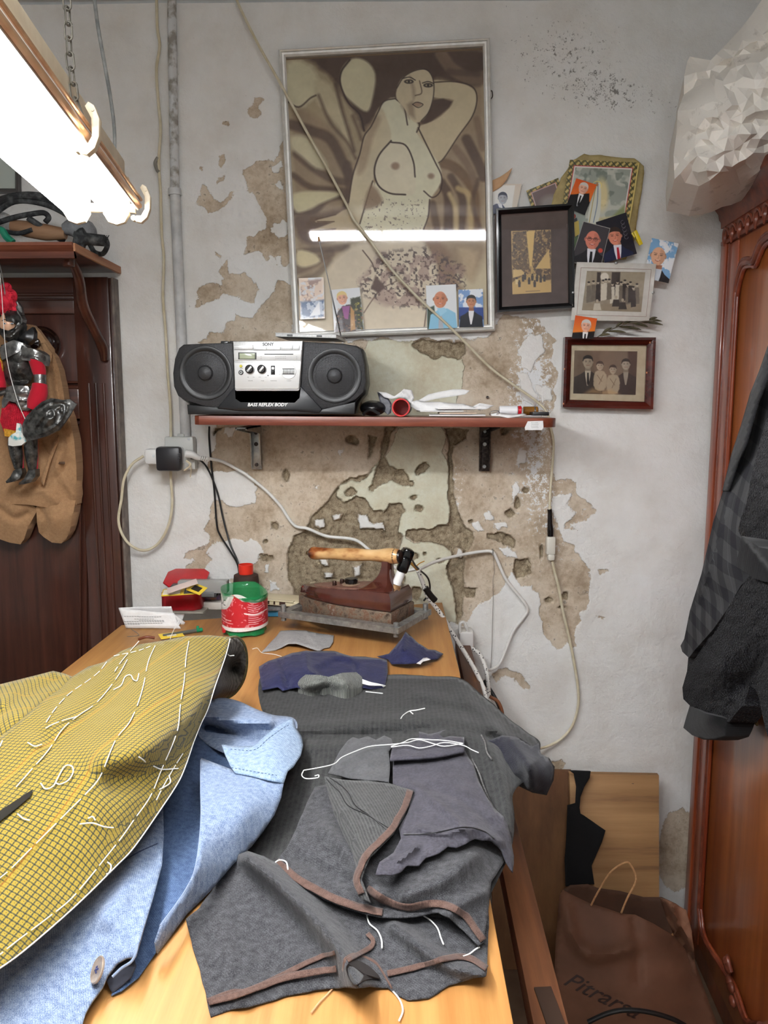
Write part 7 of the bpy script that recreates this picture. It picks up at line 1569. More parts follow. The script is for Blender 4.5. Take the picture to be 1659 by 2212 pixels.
paper('crumpled_paper', 'small crumpled white paper at the right end of the shelf pile', 'paper', [(1022,878),(1036,871),(1044,872),(1060,875),(1068,876),(1050,884),(1034,886)], .21, [(1022,878,.002),(1044,872,.008),(1068,876,.003)], pw, 66)
paper('crumpled_paper', 'crumpled printed paper in front of the white bottle on the shelf', 'paper', [(1060,893),(1075,890),(1090,893),(1110,896),(1130,893),(1138,895),(1120,899),(1098,903),(1080,899),(1062,898)], .235, [(1060,893,.003),(1110,896,.006),(1138,895,.002)], pw, 67)
wb_ = thing('pill_bottle', 'small white bottle with red cap lying on its side on the shelf', 'bottle', SX(1100, -.2))
a, c_ = SX(1078, -.2, .0115), SX(1118, -.2, .0115); MB().cyl(a, c_, .011, n=22, bev=.002).build('body', mat('white_bottle', (226, 226, 228), rough=.25), wb_)
MB().cyl(c_+Vector((.0005, 0, 0)), c_+Vector((.008, 0, 0)), .0105, n=22, bev=.001).build('cap', mat('red_cap', (190, 26, 40), rough=.3), wb_)
am = thing('amber_bottle', 'small amber cylinder bottle with silver band lying at the right shelf end', 'bottle', SX(1145, -.19))
a, c_ = SX(1130, -.18, .0105), SX(1162, -.18, .0105); MB().cyl(a, c_, .010, n=22, bev=.002).build('body', mat('amber_glass', (110, 72, 24), (140, 96, 40), 20, .1), am)
MB().cyl(a.lerp(c_, .72), a.lerp(c_, .80), .0104, n=22).build('silver_band', ch, am)
o_ = MB().box(SX(1165, -.21, .0045), (.036, .04, .008), .001).build('black_box', blackp); props(o_, 'small flat black box at the right end of the shelf', 'box')
o_ = MB().tube([SX(1058, -.235, .004), SX(1062, -.238, .010), SX(1074, -.238, .012), SX(1078, -.236, .006), SX(1068, -.236, .003)], .0013, 8, closed=True).build('wire_loop', ch); props(o_, 'small bent metal wire loop lying beside the white bottle', 'wire')
sh_ = lambda px, py, o=0: SP.p(px, py, o)
stk_ = MB().prism([sh_(1140, 910, .0006), sh_(1173, 909, .0006), sh_(1174, 922, .0006), sh_(1171, 929, .0006), sh_(1134, 929, .0006), sh_(1134, 922, .0006)], (0, -.0004, 0)).build('price_sticker', pw, shelf, label='white sticker with faint writing')
for k, (s_, y_) in enumerate((('Canapè', 913), ('Sartoria', 916.5), ('N° 5 - 10', 920), ('Catania', 924))): pass
for k, y_ in enumerate((913, 916.6, 920.2, 923.8)):
    b = MB()
    for x in np.arange(1147+k % 2, 1162, 2.6): b.tube([sh_(x, y_, .0012), sh_(x+1.8, y_+.3, .0012)], .0004, 4, smooth=False)
    b.build('faint_writing', ik, stk_)
o_ = MB().cyl(W(1053, 858, 0), W(1053, 858, .006), .0035, n=12).build('wall_screw', rust); props(o_, 'small screw head in the wall above the shelf papers', 'screw')
o_ = MB().box(W(805, 890, .01)+Vector((0, 0, .0)), (.02, .002, .03), .0005).build('kraft_tag', mat('kraft', (176, 150, 110))); props(o_, 'small tan card corner standing behind the black glasses case', 'card')
o_.location.z = zsh(.1)+.001
# ------------------------------------------------------------------ conduit, cords and sockets on the left wall
pipew = mat('dusty_white_pipe', (184, 186, 186), (208, 210, 210), 30, .6, bump=.001)
pipe = thing('conduit_pipe', 'white painted conduit pipe running down the wall left of the picture', 'pipe', W(390, 900, .01))
MB().tube([W(371, -6, .012), W(374, 200, .012), W(378, 418, .012)], .0105, 16, smooth=False).build('upper_pipe', mat('grimy_pipe', (150, 146, 138), (206, 208, 208), 40, .8, bump=.002, lo=.4, hi=.55), pipe)
MB().tube([W(378, 415, .013), W(386, 600, .013), W(392, 740, .013), W(401, 946, .013)], .0125, 18, smooth=False).build('lower_pipe', pipew, pipe)
MB().tube([W(377, 408, .013), W(378, 422, .013)], .0155, 18, smooth=False).build('pipe_collar', pipew, pipe)
o_ = MB().tube([W(338, -10, .02), W(340, 60, .02), W(345, 100, .02), W(338, 150, .02), W(342, 220, .02), W(347, 280, .02), W(343, 350, .02), W(347, 420, .02), W(349, 500, .02), W(354, 560, .02), W(352, 640, .02), W(358, 720, .02), W(362, 800, .022), W(368, 880, .026), W(369, 955, .03), W(369, 1030, .03), W(372, 1080, .025), W(368, 1120, .025), W(355, 1155, .025), W(335, 1180, .025), W(308, 1189, .035), W(280, 1176, .045), W(262, 1150, .05), W(256, 1120, .05), W(262, 1080, .05), W(268, 1035, .05), W(285, 1003, .045), W(310, 985, .04)], .0035, 10, 5)
oc = o_.build('power_cord', corb); props(oc, 'old cream cord down the left wall looping back up to the white plug', 'cord')
MB().tube([W(341, 340, .021), W(335, 352, .021), W(339, 366, .021), W(344, 372, .021)], .0042, 8).build('cord_splice', mat('grey_tape', (130, 126, 116)), oc)
o_ = MB().tube([W(203, -10, .78), W(212, 60, .78), W(228, 150, .78), W(240, 220, .78), W(247, 280, .78), W(247, 345, .78), W(244, 372, .78)], [.0027, .0027, .0026, .0025], 10, 5).build('grey_cable', mat('dusty_grey_cable', (92, 94, 92), (130, 130, 126), 60, .7)); props(o_, 'dusty grey cable hanging down beside the lamp chain', 'cable')
# chain
ch_ = thing('lamp_chain', 'steel link chain holding the tube lamp, upper left', 'chain', W(150, 200, .2))
PC = Plane((0, -1.06, 0), (0, -1, 0)); lk = mat('old_steel_chain', (96, 92, 84), (128, 124, 114), 60, .45, .6)
ys_ = list(np.linspace(-14, 246, 9)); xs_ = np.interp(ys_, [-14, 120, 216, 246], [144, 150, 162, 176])
for k in range(8):
    a, c_ = PC.p(xs_[k], ys_[k]-4), PC.p(xs_[k+1], ys_[k+1]+4); d = (c_-a); L = d.length; d.normalize(); sd = Vector((1, 0, 0)) if k % 2 == 0 else Vector((.2, 1, 0)).normalized(); w = .0042
    m0 = (a+c_)/2; pts = [m0+d*(L/2-w)*math.copysign(1, math.sin(t+1e-3))*1+d*w*math.sin(t)+sd*w*math.cos(t) for t in np.linspace(0, 2*math.pi, 17)[:-1]]
    MB().tube(pts, .0012, 6, smooth=False, closed=True).build('link', lk, ch_)
# sockets
jb = thing('junction_box', 'grey-white socket box at the foot of the conduit pipe', 'socket box', W(400, 965, .0))
greyw = mat('greyish_plastic', (196, 198, 194), rough=.35)
def wbox(x0, y0, x1, y1, o0, o1, name, m_, par, bev=.003):
    a, b_ = W(x0, y0, o0), W(x1, y1, o0); return MB().box(((a.x+b_.x)/2, -(o0+o1)/2, (a.z+b_.z)/2), (abs(b_.x-a.x), o1-o0, abs(a.z-b_.z)), bev).build(name, m_, par)
wbox(362, 942, 426, 1000, .004, .036, 'box', greyw, jb, .005); wbox(388, 936, 404, 946, .004, .03, 'pipe_entry', greyw, jb, .003)
MB().cyl(W(408, 948, .035), W(408, 948, .0385), .004, n=14).build('screw', steel, jb)
wbox(400, 985, 428, 1012, .004, .034, 'lower_cover', greyw, jb, .003)
wp_ = thing('white_plug', 'large white multi-plug adapter left of the black charger', 'plug', W(330, 985, .05))
wbox(318, 968, 352, 1002, .036, .066, 'body', mat('white_plug_plastic', (222, 222, 220), rough=.25), wp_, .009)
MB().cyl(W(331, 985, .065), W(331, 985, .0675), .003, n=12).build('screw', steel, wp_); wbox(350, 965, 398, 1000, .036, .052, 'adapter', mat('white_plug_plastic2', (222, 222, 220), rough=.25), wp_, .004)
bcg = thing('black_charger', 'square black charger with rounded corners in the wall socket', 'charger', W(368, 990, .08))
wbox(342, 964, 397, 1016, .054, .085, 'body', mat('black_charger_plastic', (28, 27, 32), rough=.4), bcg, .008)
text_mesh('embossed_mark', 'ITAL', .010, facing(W(386, 988, .0851), (0, 0, -1), (1, 0, 0)), mat('dark_emboss', (52, 50, 56)), bcg, .0003)
wp2 = thing('white_plug', 'white ribbed plug right of the black charger feeding the white cord', 'plug', W(425, 985, .05))
MB().tube([W(402, 980, .055), W(414, 982, .055), W(426, 988, .052), W(434, 990, .05)], [.010, .0095, .007, .0055], 12).build('plug_body', mat('white_plug_plastic3', (222, 222, 220), rough=.25), wp2)
for k in range(4): MB().tube([W(432+k*4.2, 989.5+k*.6, .049-.001*k), W(434.5+k*4.2, 990+k*.6, .0488-.001*k)], .0062, 12, smooth=False).build('rib', corw, wp2)
o_ = MB(); o_.tube([W(402, 995, .06), W(412, 1003, .062), W(404, 1012, .06), W(398, 1016, .058)], .0022, 8); o_.tube([W(408, 1000, .062), W(413, 1014, .06), W(411, 1030, .058)], .003, 8, flat=.4); o_ = o_.build('knotted_ribbon', mat('ivory_ribbon', (206, 192, 164))); props(o_, 'ivory ribbon tied round the plug beside the black charger', 'ribbon')
# ------------------------------------------------------------------ things on the hall stand top
zst = st_
YT = -.16
def Q(px, py, y=YT): return D2(px, py, -y)
dust = mat('dusty_black_rubber', (34, 36, 38), (96, 98, 98), 60, .8, lo=.45, hi=.75)
hz = thing('coiled_cable', 'dusty black cable coiled in loops on the hall stand top', 'cable', Q(60, 500))
for L, r in (([(-20,450),(20,428),(70,424),(120,440),(160,470),(190,500),(200,520)], .007), ([(-20,468),(30,436),(90,440),(140,462),(175,492)], .006), ([(-20,486),(30,470),(70,462),(95,460),(105,470),(98,480)], .006), ([(60,470),(90,490),(120,510),(140,522)], .0065), ([(-20,436),(40,420),(100,424),(150,450),(185,480),(200,505)], .0055), ([(10,500),(40,504),(70,496)], .005), ([(180,505),(195,530),(205,545),(222,548),(232,530),(228,515)], .0055)):
    MB().tube([Q(x, y, YT-.02*math.sin(x*.03)) for x, y in L], r, 10, 6).build('loop', dust, hz)
gr_ = thing('wooden_grip_tool', 'dusty tool with brown grip and black end lying across the hall stand top', 'tool', Q(90, 515))
MB().tube([Q(26, 488), Q(60, 495), Q(100, 502), Q(142, 505)], [.014, .018, .018, .012], 16).build('brown_grip', wood('dusty_brown_grip', (128, 92, 66), (164, 128, 96), 0, 10, .7), gr_)
MB().tube([Q(138, 495), Q(160, 492), Q(186, 500), Q(190, 515)], [.012, .022, .024, .016], 14).build('grey_head', mat('dusty_grey_head', (110, 112, 116), (150, 152, 154), 40, .8), gr_)
gn = thing('black_nozzle', 'black pipe-shaped nozzle with frayed end at the right of the hall stand top', 'nozzle', Q(200, 515))
MB().tube([Q(168, 520, -.24), Q(186, 516, -.24), Q(226, 520, -.24)], [.02, .013, .012], 18, smooth=False).build('tube', dust, gn)
MB().tube([Q(168, 540, -.24), Q(176, 510, -.24), Q(184, 505, -.24)], .014, 12).build('grip', dust, gn)
b = MB(); 
for k in range(16): a = random.uniform(0, 6.28); b.tube([Q(226, 520, -.24), Q(226+random.uniform(4, 10), 520+12*math.sin(a), -.24+.01*math.cos(a))], .0007, 4, smooth=False)
b.build('frayed_bristles', dust, gn)
sp_o = MB().tube([Q(-10, 496, -.2), Q(4, 498, -.2), Q(14, 512, -.2), Q(28, 524, -.2)], .008, 8).build('green_packet', mat('green_packet', (30, 130, 100), rough=.3)); props(sp_o, 'green wrapper corner at the far left of the hall stand top', 'wrapper')
pt_ = MB().box(Q(4, 480, -.12), (.03, .03, .04), .004).build('white_adaptor', mat('perforated_white', (206, 208, 206), (180, 182, 180), 400, .5)); props(pt_, 'small white plastic housing among the coiled cables', 'adaptor')
lf = thing('dark_framed_picture', 'dark-framed pale picture behind the cables at the far left', 'picture', W(0, 420, .02))
frame4('frame', [(-90, 300), (47, 318), (48, 420), (-90, 419)], .010, .004, .018, mat('dark_grey_frame', (70, 66, 64), rough=.4), lf)
MB().prism([W(x, y, .010) for x, y in [(-85, 304), (42, 320), (43, 415), (-85, 414)]], (0, .004, 0)).build('pale_panel', mat('pale_green_grey', (176, 184, 176), rough=.3), lf)
# ------------------------------------------------------------------ tan jacket on the round hook
tanc = cloth('tan_cotton', (150, 116, 84), (178, 142, 106), 900, 16, c3=(158, 124, 90), line=.2, freq=2600, sheen=.05)
tand = cloth('tan_cotton_inside', (110, 82, 58), (134, 102, 74), 900, 16, line=.1, sheen=.05)
tj = thing('tan_jacket', 'tan cotton jacket hanging from the round hook behind the marionette', 'jacket', W(80, 1170, .08))
PJ = Plane((0, -.055, 0), (0, -1, 0))
relief('body', tanc, PJ, [(-110,690),(55,700),(70,702),(85,716),(100,738),(118,770),(128,800),(136,840),(140,870),(150,900),(160,950),(165,1010),(166,1090),(140,1095),(110,1098),(85,1094),(60,1090),(0,1088),(-110,1088)], 6,
  [(-110,690,.03),(70,702,.02),(118,770,.028),(140,870,.035),(165,1010,.04),(166,1090,.03),(85,1094,.06),(0,1088,.06),(0,900,.07),(80,900,.06),(120,960,.06),(80,780,.05),(60,1030,.07)], ridges=[([(95,760),(110,850),(128,960)],9,.012),([(110,760),(125,850),(145,960)],6,-.010),([(90,950),(110,1000),(95,1045)],7,-.010),([(140,960),(125,1010),(160,1070)],9,.010),([(60,1060),(110,1040),(150,1000)],9,-.008),([(120,1085),(90,1060),(40,1060)],8,.010)], noise=(.004, 36), parent=tj, seed=61, closed=.0)
relief('sleeve', tanc, PJ, [(78,1096),(88,1080),(100,1068),(140,1060),(164,1078),(160,1100),(156,1120),(150,1150),(142,1166),(132,1174),(112,1172),(94,1160),(84,1150),(80,1130)], 5, [(78,1096,.05),(164,1078,.035),(142,1166,.03),(84,1150,.04),(118,1120,.058)], ridges=[([(88,1100),(100,1130),(92,1155)],6,-.008)], noise=(.003, 24), parent=tj, seed=62, closed=.0)
relief('sleeve', tanc, PJ, [(-110,1080),(30,1082),(70,1092),(82,1100),(72,1118),(60,1140),(52,1165),(44,1176),(20,1172),(0,1165),(-110,1160)], 5, [(-110,1080,.05),(82,1100,.04),(44,1176,.03),(0,1165,.04),(20,1120,.058)], ridges=[([(0,1100),(30,1120),(60,1110)],8,-.01)], noise=(.003, 24), parent=tj, seed=63, closed=.0)
relief('collar', tand, PJ, [(58,700),(72,702),(78,714),(70,726),(62,740),(56,730),(60,714)], 4, [(58,700,.06),(78,714,.055),(62,740,.062)], parent=tj, seed=64)
TS = mat('tan_seam', (120, 88, 60))
SJ = lambda x, y, d=0: PJ.p(x, y, .070+d)
pk = relief('pocket_welt', tanc, PJ, [(88,1040),(94,1020),(104,990),(116,956),(126,940),(130,946),(122,965),(108,1000),(98,1035),(94,1050)], 4, [(88,1040,.078),(126,940,.070)], parent=tj, seed=65, thick=.003)
o = MB(); o.box(PJ.p(132, 1000, .066), (.018, .002, .006), .0008); o.build('buttonhole', mat('tan_dark', (84, 60, 40)), tj)
relief('shoulder_tab', tanc, PJ, [(88,742),(96,740),(112,764),(110,782),(100,776)], 4, [(88,742,.045),(110,782,.052)], parent=tj, seed=66, thick=.004)
# ------------------------------------------------------------------ marionette knight
PK = Plane((0, -.17, 0), (0, -1, 0))
def K(px, py, h=0): return PK.p(px, py, h)
mk_ = thing('marionette_knight', 'armoured knight marionette with red plume and dark shield hanging before the tan jacket', 'puppet', K(40, 1045))
arm = mat('dark_pewter_armour', (44, 44, 44), (104, 104, 102), 70, .32, .75, bump=.0008); arml = mat('bright_pewter', (96, 96, 96), (150, 150, 148), 60, .3, .8, bump=.0008)
redc = cloth('red_knit', (150, 16, 36), (206, 40, 58), 500, 60, c3=(120, 10, 28), line=.5, freq=1500, twill=False); gold = mat('gold_fringe', (176, 120, 24), (222, 168, 56), 200, .5, .2)
bm_ = noise_ = None
def rel(name, m_, pts, hts, **kw): kw.setdefault('closed', .004); return relief(name, m_, PK, pts, kw.pop('sp', 3), hts, parent=mk_, **kw)[0]
rel('torso', arm, [(2,745),(20,742),(40,742),(58,750),(66,765),(70,790),(66,812),(60,828),(40,834),(18,832),(8,815),(2,790)], [(2,745,.005),(35,760,.03),(70,790,.006),(60,828,.008),(18,832,.008),(2,790,.008),(34,800,.028)], seed=71, noise=(.0015, 9))
rel('gorget', arml, [(-2,752),(10,742),(30,734),(52,742),(56,752),(40,760),(20,770),(4,778)], [(-2,752,.02),(30,734,.03),(56,752,.022),(20,770,.036)], seed=72, noise=(.001, 8))
rel('pauldron', arml, [(36,755),(50,750),(66,752),(82,758),(96,766),(100,778),(96,790),(84,782),(66,780),(48,778),(38,768)], [(36,755,.02),(66,754,.036),(100,778,.018),(84,782,.03),(48,778,.03)], seed=73, noise=(.0015, 7), ridges=[([(45,770),(70,772),(94,782)],3,.004)])
rel('tassets', arml, [(14,836),(30,832),(60,834),(66,846),(74,860),(70,880),(60,888),(44,886),(34,870),(20,866),(10,880),(4,884),(4,866),(10,850)], [(14,836,.03),(60,834,.03),(74,860,.022),(44,886,.034),(4,884,.02),(36,852,.042)], seed=74, noise=(.002, 7), ridges=[([(12,848),(40,850),(66,852)],2.5,.003),([(14,860),(40,864),(70,866)],2.5,.003)])
b = MB()
for k in range(12): b.ell(K(26+k*3.2, 822+.4*k*(k < 6), .034), (.0013,)*3, 6)
b.build('rivets', arml, mk_)
skirt_ = rel('red_skirt', redc, [(4,880),(20,870),(34,872),(44,886),(60,888),(66,900),(62,926),(40,938),(20,938),(8,932),(0,910)], [(4,880,.02),(60,888,.022),(40,938,.03),(8,932,.026),(30,905,.034)], seed=75, noise=(.003, 8))
rel('gold_fringe', gold, [(8,926),(30,930),(44,932),(44,944),(30,946),(10,942)], [(8,926,.034),(44,932,.036),(30,946,.032)], seed=76, noise=(.002, 3))
rel('gold_fringe', gold, [(-10,770),(2,775),(6,800),(2,815),(-10,812)], [(-10,770,.02),(6,800,.016)], seed=77, noise=(.002, 3))
rel('cloth_patch', mat('white_turquoise_cloth', (90, 176, 184), (226, 228, 222), 34, .8, lo=.42, hi=.5), [(36,914),(42,916),(46,934),(54,944),(56,954),(46,962),(28,964),(18,962),(18,946),(26,938),(34,934)], [(36,914,.04),(56,954,.038),(18,962,.038),(36,945,.046)], seed=78)
# arms and legs
MB().tube([K(76, 772, .02), K(84, 800, .022), K(86, 812, .024)], [.016, .015, .013], 14).build('upper_sleeve', redc, mk_)
MB().tube([K(86, 810, .024), K(87, 832, .026)], [.0135, .0125], 16, smooth=False).build('arm_band', arml, mk_)
MB().tube([K(86, 830, .026), K(84, 850, .03), K(76, 870, .034), K(70, 884, .036)], [.016, .019, .018, .012], 14).build('lower_sleeve', redc, mk_)
MB().tube([K(-8, 780, .01), K(-6, 810, .01), K(0, 840, .014)], [.016, .018, .014], 12).build('upper_sleeve', redc, mk_)
MB().tube([K(-4, 852, .03), K(14, 846, .03)], .006, 10, smooth=False).build('sword_hilt', arml, mk_)
for x0, y0, x1, y1, x2, y2 in ((32, 950, 36, 985, 40, 1012), (66, 940, 68, 985, 70, 1014)):
    MB().tube([K(x0, y0-12, .01), K(x0+2, y0, .01), K(x1+3, y1, .008), K(x2+4, y2, .006)], [.014, .014, .012, .008], 12).build('red_stocking', redc, mk_)
    MB().tube([K(x0-1, y0, .014), K(x0, y0+10, .016), K(x1, y1, .014), K(x2, y2, .012)], [.013, .0155, .014, .009], 14).build('greave', arm, mk_)
    b = MB()
    for k in range(8): b.ell(K(x1-5, y0+10+k*7, .030-.0006*k), (.001,)*3, 6)
    b.build('rivets', arml, mk_)
for pts in ([(38,1010),(46,1012),(48,1022),(42,1034),(30,1040),(14,1044),(12,1040),(22,1030),(28,1018)], [(62,1012),(76,1014),(76,1030),(66,1042),(52,1046),(40,1047),(42,1042),(52,1034),(58,1022)]):
    rel('pointed_shoe', arm, pts, [(pts[0][0], pts[0][1], .018), (pts[3][0], pts[3][1], .022), (pts[6][0], pts[6][1], .012), (pts[4][0]-4, pts[4][1]-6, .028)], seed=79, closed=.002)
# head
hc = K(20, 700, .01)
MB().ell(hc, (.020, .022, .027), 16).build('head', mat('doll_skin', (218, 172, 140), rough=.4), mk_)
rel('helmet', arm, [(2,700),(4,684),(14,672),(26,668),(38,670),(46,680),(50,700),(52,716),(44,724),(38,712),(34,700),(24,694),(10,694)], [(2,700,.022),(26,668,.012),(50,700,.012),(24,684,.036),(44,724,.012),(36,700,.03)], seed=80, noise=(.001, 6))
rel('visor', arm, [(-2,708),(8,712),(18,714),(30,708),(40,696),(46,702),(44,720),(34,736),(20,740),(8,732),(0,722)], [(-2,708,.026),(18,714,.040),(40,696,.028),(44,720,.022),(20,740,.024),(16,726,.044)], seed=81, ridges=[([(2,716),(18,722),(38,706)],2,.003),([(6,724),(20,730),(40,714)],2,.003)])
rel('neck_guard', mat('black_leather_neck', (20, 20, 22), rough=.3), [(24,736),(44,726),(56,716),(70,706),(74,716),(72,732),(60,744),(44,748),(28,748)], [(24,736,.014),(70,706,.01),(44,748,.012),(52,730,.024)], seed=82)
for ex in (10, 26):
    MB().ell(K(ex, 699, .0315), (.0036, .0016, .0019), 10).build('eye', mat('doll_eye_white', (226, 228, 232), rough=.2), mk_); MB().ell(K(ex, 699, .0335), (.0014, .0008, .0015), 8).build('pupil', mat('doll_pupil', (30, 44, 62), rough=.2), mk_)
    MB().tube([K(ex-6, 693, .030), K(ex, 690, .034), K(ex+5, 692, .031)], .0007, 6).build('eyebrow', blacki, mk_)
b = MB(); plume = mat('red_plume_fluff', (170, 14, 40), (222, 44, 66), 120, .95)
for cx, cy, rx in ((4, 632, .016), (10, 650, .018), (22, 640, .016), (14, 622, .012), (24, 660, .013), (8, 664, .014), (-4, 645, .016), (30, 668, .008)):
    b.ell(K(cx, cy, .012), (rx, rx*.7, rx*1.05), 12)
for k in range(260):
    a = random.uniform(0, 6.28); r_ = random.uniform(12, 24); cx, cy = 10+r_*.7*math.cos(a), 646+r_*1.15*math.sin(a); b.tube([K(cx, cy, .014), K(cx+5*math.cos(a), cy+6*math.sin(a)+1, .016+random.uniform(-.01, .012)), K(cx+8*math.cos(a+.3), cy+9*math.sin(a+.3), .016+random.uniform(-.012, .014))], [.0007, .0003], 4, 2)
b.build('plume', plume, mk_)
rel('crest', arml, [(32,650),(38,652),(46,664),(50,684),(46,700),(40,690),(36,670)], [(32,650,.008),(50,684,.008),(42,675,.016)], seed=83)
# shield
sh, Ssh = relief('shield', arm, PK, [(48,918),(56,900),(74,882),(90,868),(110,860),(134,864),(150,862),(166,873),(158,884),(150,898),(140,912),(124,930),(100,942),(74,950),(60,952),(50,940)], 3.5, [(48,918,.05),(110,860,.05),(166,873,.045),(140,912,.05),(60,952,.05),(104,905,.066)], parent=mk_, closed=-.042, seed=84, noise=(.0006, 8),
   ridges=[([(58,920),(66,902),(92,878),(112,870),(146,872),(136,900),(118,922),(78,940),(62,938),(58,920)],2.2,.003),([(76,922),(88,905),(98,896),(104,906),(96,920)],3.5,.004),([(100,890),(112,884),(118,896),(110,906)],3.5,.004),([(122,882),(132,878),(134,890)],3,.004)])
MB().tube([K(0, 590, .04), K(4, 640, .05), K(14, 770, .05), K(36, 860, .05), K(54, 905, .055)], .0008, 6, 4).build('control_string', thrm, mk_)
MB().tube([K(-8, 540, .03), K(4, 590, .03), K(12, 640, .02)], .0014, 6, smooth=False).build('control_rod', steel, mk_)
# ------------------------------------------------------------------ clothes hanging on the wardrobe
nlv = np.array(tuple(nl)); 
def offp(o): return Plane(tuple(O+nl*o), tuple(nl))
def boucle(name, c1, c2, sc):
    m = NT(name); setp(m, 1.0, spec=.1, sheen=.1); v = m.n('ShaderNodeTexVoronoi'); v.inputs['Scale'].default_value = sc; co_ = m.coord('Object'); m.l(co_, v.inputs['Vector'])
    m.l(m.mix(v.outputs['Distance'], L4(c2), L4(c1)), m.b.inputs['Base Color']); m.l(m.bump(m.math('ADD', m.math('MULTIPLY', v.outputs['Distance'], -1.0), m.noise(co_, sc*1.5, 2)), .006, 1.0), m.b.inputs['Normal']); return m.m
bcl = boucle('black_boucle', (8, 8, 10), (40, 38, 44), 260); rib_ = cloth('black_rib_knit', (12, 12, 14), (22, 22, 26), 900, 14, c3=(6, 6, 8), twill=False, line=.5, freq=1600)
def plaid():
    m = NT('dark_plaid'); setp(m, .95, spec=.1); v = m.coord('UV'); s_ = m.n('ShaderNodeSeparateXYZ'); m.l(v, s_.inputs[0])
    def st(o, per, w, ph=0.0): return m.math('LESS_THAN', m.math('FLOORED_MODULO', m.math('ADD', o, ph), per), w)
    n = m.noise(v, 900, 2)
    c = m.mix(n, L4((66, 66, 68)), L4((92, 92, 92))); a = st(s_.outputs[0], .055, .024); b_ = st(s_.outputs[1], .062, .028)
    c = m.mix(m.math('MULTIPLY', a, .45), c, L4((30, 30, 38))); c = m.mix(m.math('MULTIPLY', b_, .45), c, L4((30, 30, 38)))
    c = m.mix(m.math('MULTIPLY', st(s_.outputs[0], .055, .0012, .012), .6), c, L4((104, 106, 108))); m.l(c, m.b.inputs['Base Color']); m.l(m.bump(n, .0004), m.b.inputs['Normal']); return m.m
PF = offp(.075); PM = offp(.11); PN = offp(.15)
bk = thing('black_fleece_jacket', 'long black curly fleece jacket with ribbed cuffs hanging lowest on the wardrobe', 'jacket', offp(.06).p(1560, 1600))
relief('fleece_sleeve', bcl, PF, [(1500,1405),(1560,1330),(1620,1240),(1670,1200),(1670,1560),(1648,1530),(1632,1490),(1620,1480),(1608,1520),(1590,1540),(1575,1560),(1562,1556),(1510,1545),(1490,1524),(1476,1510),(1474,1485),(1484,1450),(1487,1418)], 6, [(1500,1405,.03),(1476,1510,.02),(1560,1450,.05),(1640,1350,.05),(1575,1560,.02),(1620,1480,.0),(1660,1520,.02)], noise=(.006, 12), parent=bk, closed=.03, seed=91)
relief('ribbed_cuff', rib_, PF, [(1490,1524),(1520,1540),(1560,1550),(1574,1555),(1568,1590),(1545,1597),(1520,1598),(1495,1588),(1476,1572),(1482,1550)], 5, [(1490,1524,.02),(1574,1555,.02),(1520,1598,.015),(1525,1560,.04)], parent=bk, closed=.03, seed=92)
relief('fleece_sleeve', bcl, PF, [(1632,1470),(1640,1510),(1650,1560),(1658,1590),(1700,1620),(1700,1400),(1660,1400)], 6, [(1632,1470,.02),(1700,1620,.04),(1700,1400,.04)], noise=(.005, 12), parent=bk, closed=.03, seed=93)
pj = thing('plaid_jacket', 'dark grey plaid jacket sleeve hanging between the fleece jackets on the wardrobe', 'jacket', PM.p(1520, 1420))
relief('front_edge', plaid(), PM, [(1672,720),(1659,745),(1640,800),(1620,850),(1600,920),(1588,960),(1565,1050),(1540,1130),(1515,1240),(1490,1320),(1478,1380),(1470,1395),(1474,1408),(1488,1421),(1500,1405),(1540,1360),(1575,1310),(1600,1265),(1622,1245),(1650,1160),(1690,1050),(1730,720),(1760,560),(1710,560)], 7, [(1659,745,.01),(1588,960,.01),(1470,1395,.01),(1488,1421,.01),(1622,1245,.015),(1560,1220,.035),(1620,1050,.035),(1690,900,.03)], ridges=[([(1600,960),(1560,1120),(1510,1300)],6,.006)], noise=(.003, 50), parent=pj, closed=.015, seed=94, uvang=.15)
relief('lapel', cloth('dark_grey_wool', (30, 30, 33), (50, 50, 52), 900, 14, line=.1), PM, [(1659,745),(1640,800),(1620,850),(1600,920),(1580,980),(1560,1060),(1572,1060),(1592,1000),(1610,960),(1635,870),(1665,800)], 6, [(1659,745,.04),(1560,1060,.03),(1620,900,.045)], parent=pj, seed=95, thick=.003)
ftj = thing('curly_fleece_coat', 'black curly fleece coat with wide ribbed cuff at the right edge, upper', 'coat', PN.p(1640, 1250))
relief('fleece_sleeve', bcl, PN, [(1690,880),(1655,905),(1640,960),(1625,1020),(1612,1090),(1600,1120),(1594,1145),(1600,1158),(1620,1168),(1640,1182),(1690,1192)], 6, [(1655,905,.01),(1594,1145,.01),(1690,1192,.02),(1660,1050,.05)], noise=(.007, 11), parent=ftj, closed=.02, seed=96)
relief('ribbed_cuff', rib_, PN, [(1602,1158),(1620,1168),(1640,1182),(1690,1192),(1690,1262),(1650,1256),(1625,1248),(1610,1236),(1590,1224),(1596,1190)], 5, [(1602,1158,.01),(1690,1262,.02),(1650,1210,.04)], parent=ftj, closed=.02, seed=97)
hw_ = MB(MWD); p = wd_(1633, 1550, .004); hw_.box((p.x, .004, p.z), (.018, .004, .03), .001); o_ = hw_.build('keyhole_gap', mat('chipped_wood', (206, 170, 110), (40, 24, 16), 60, .8), ward)
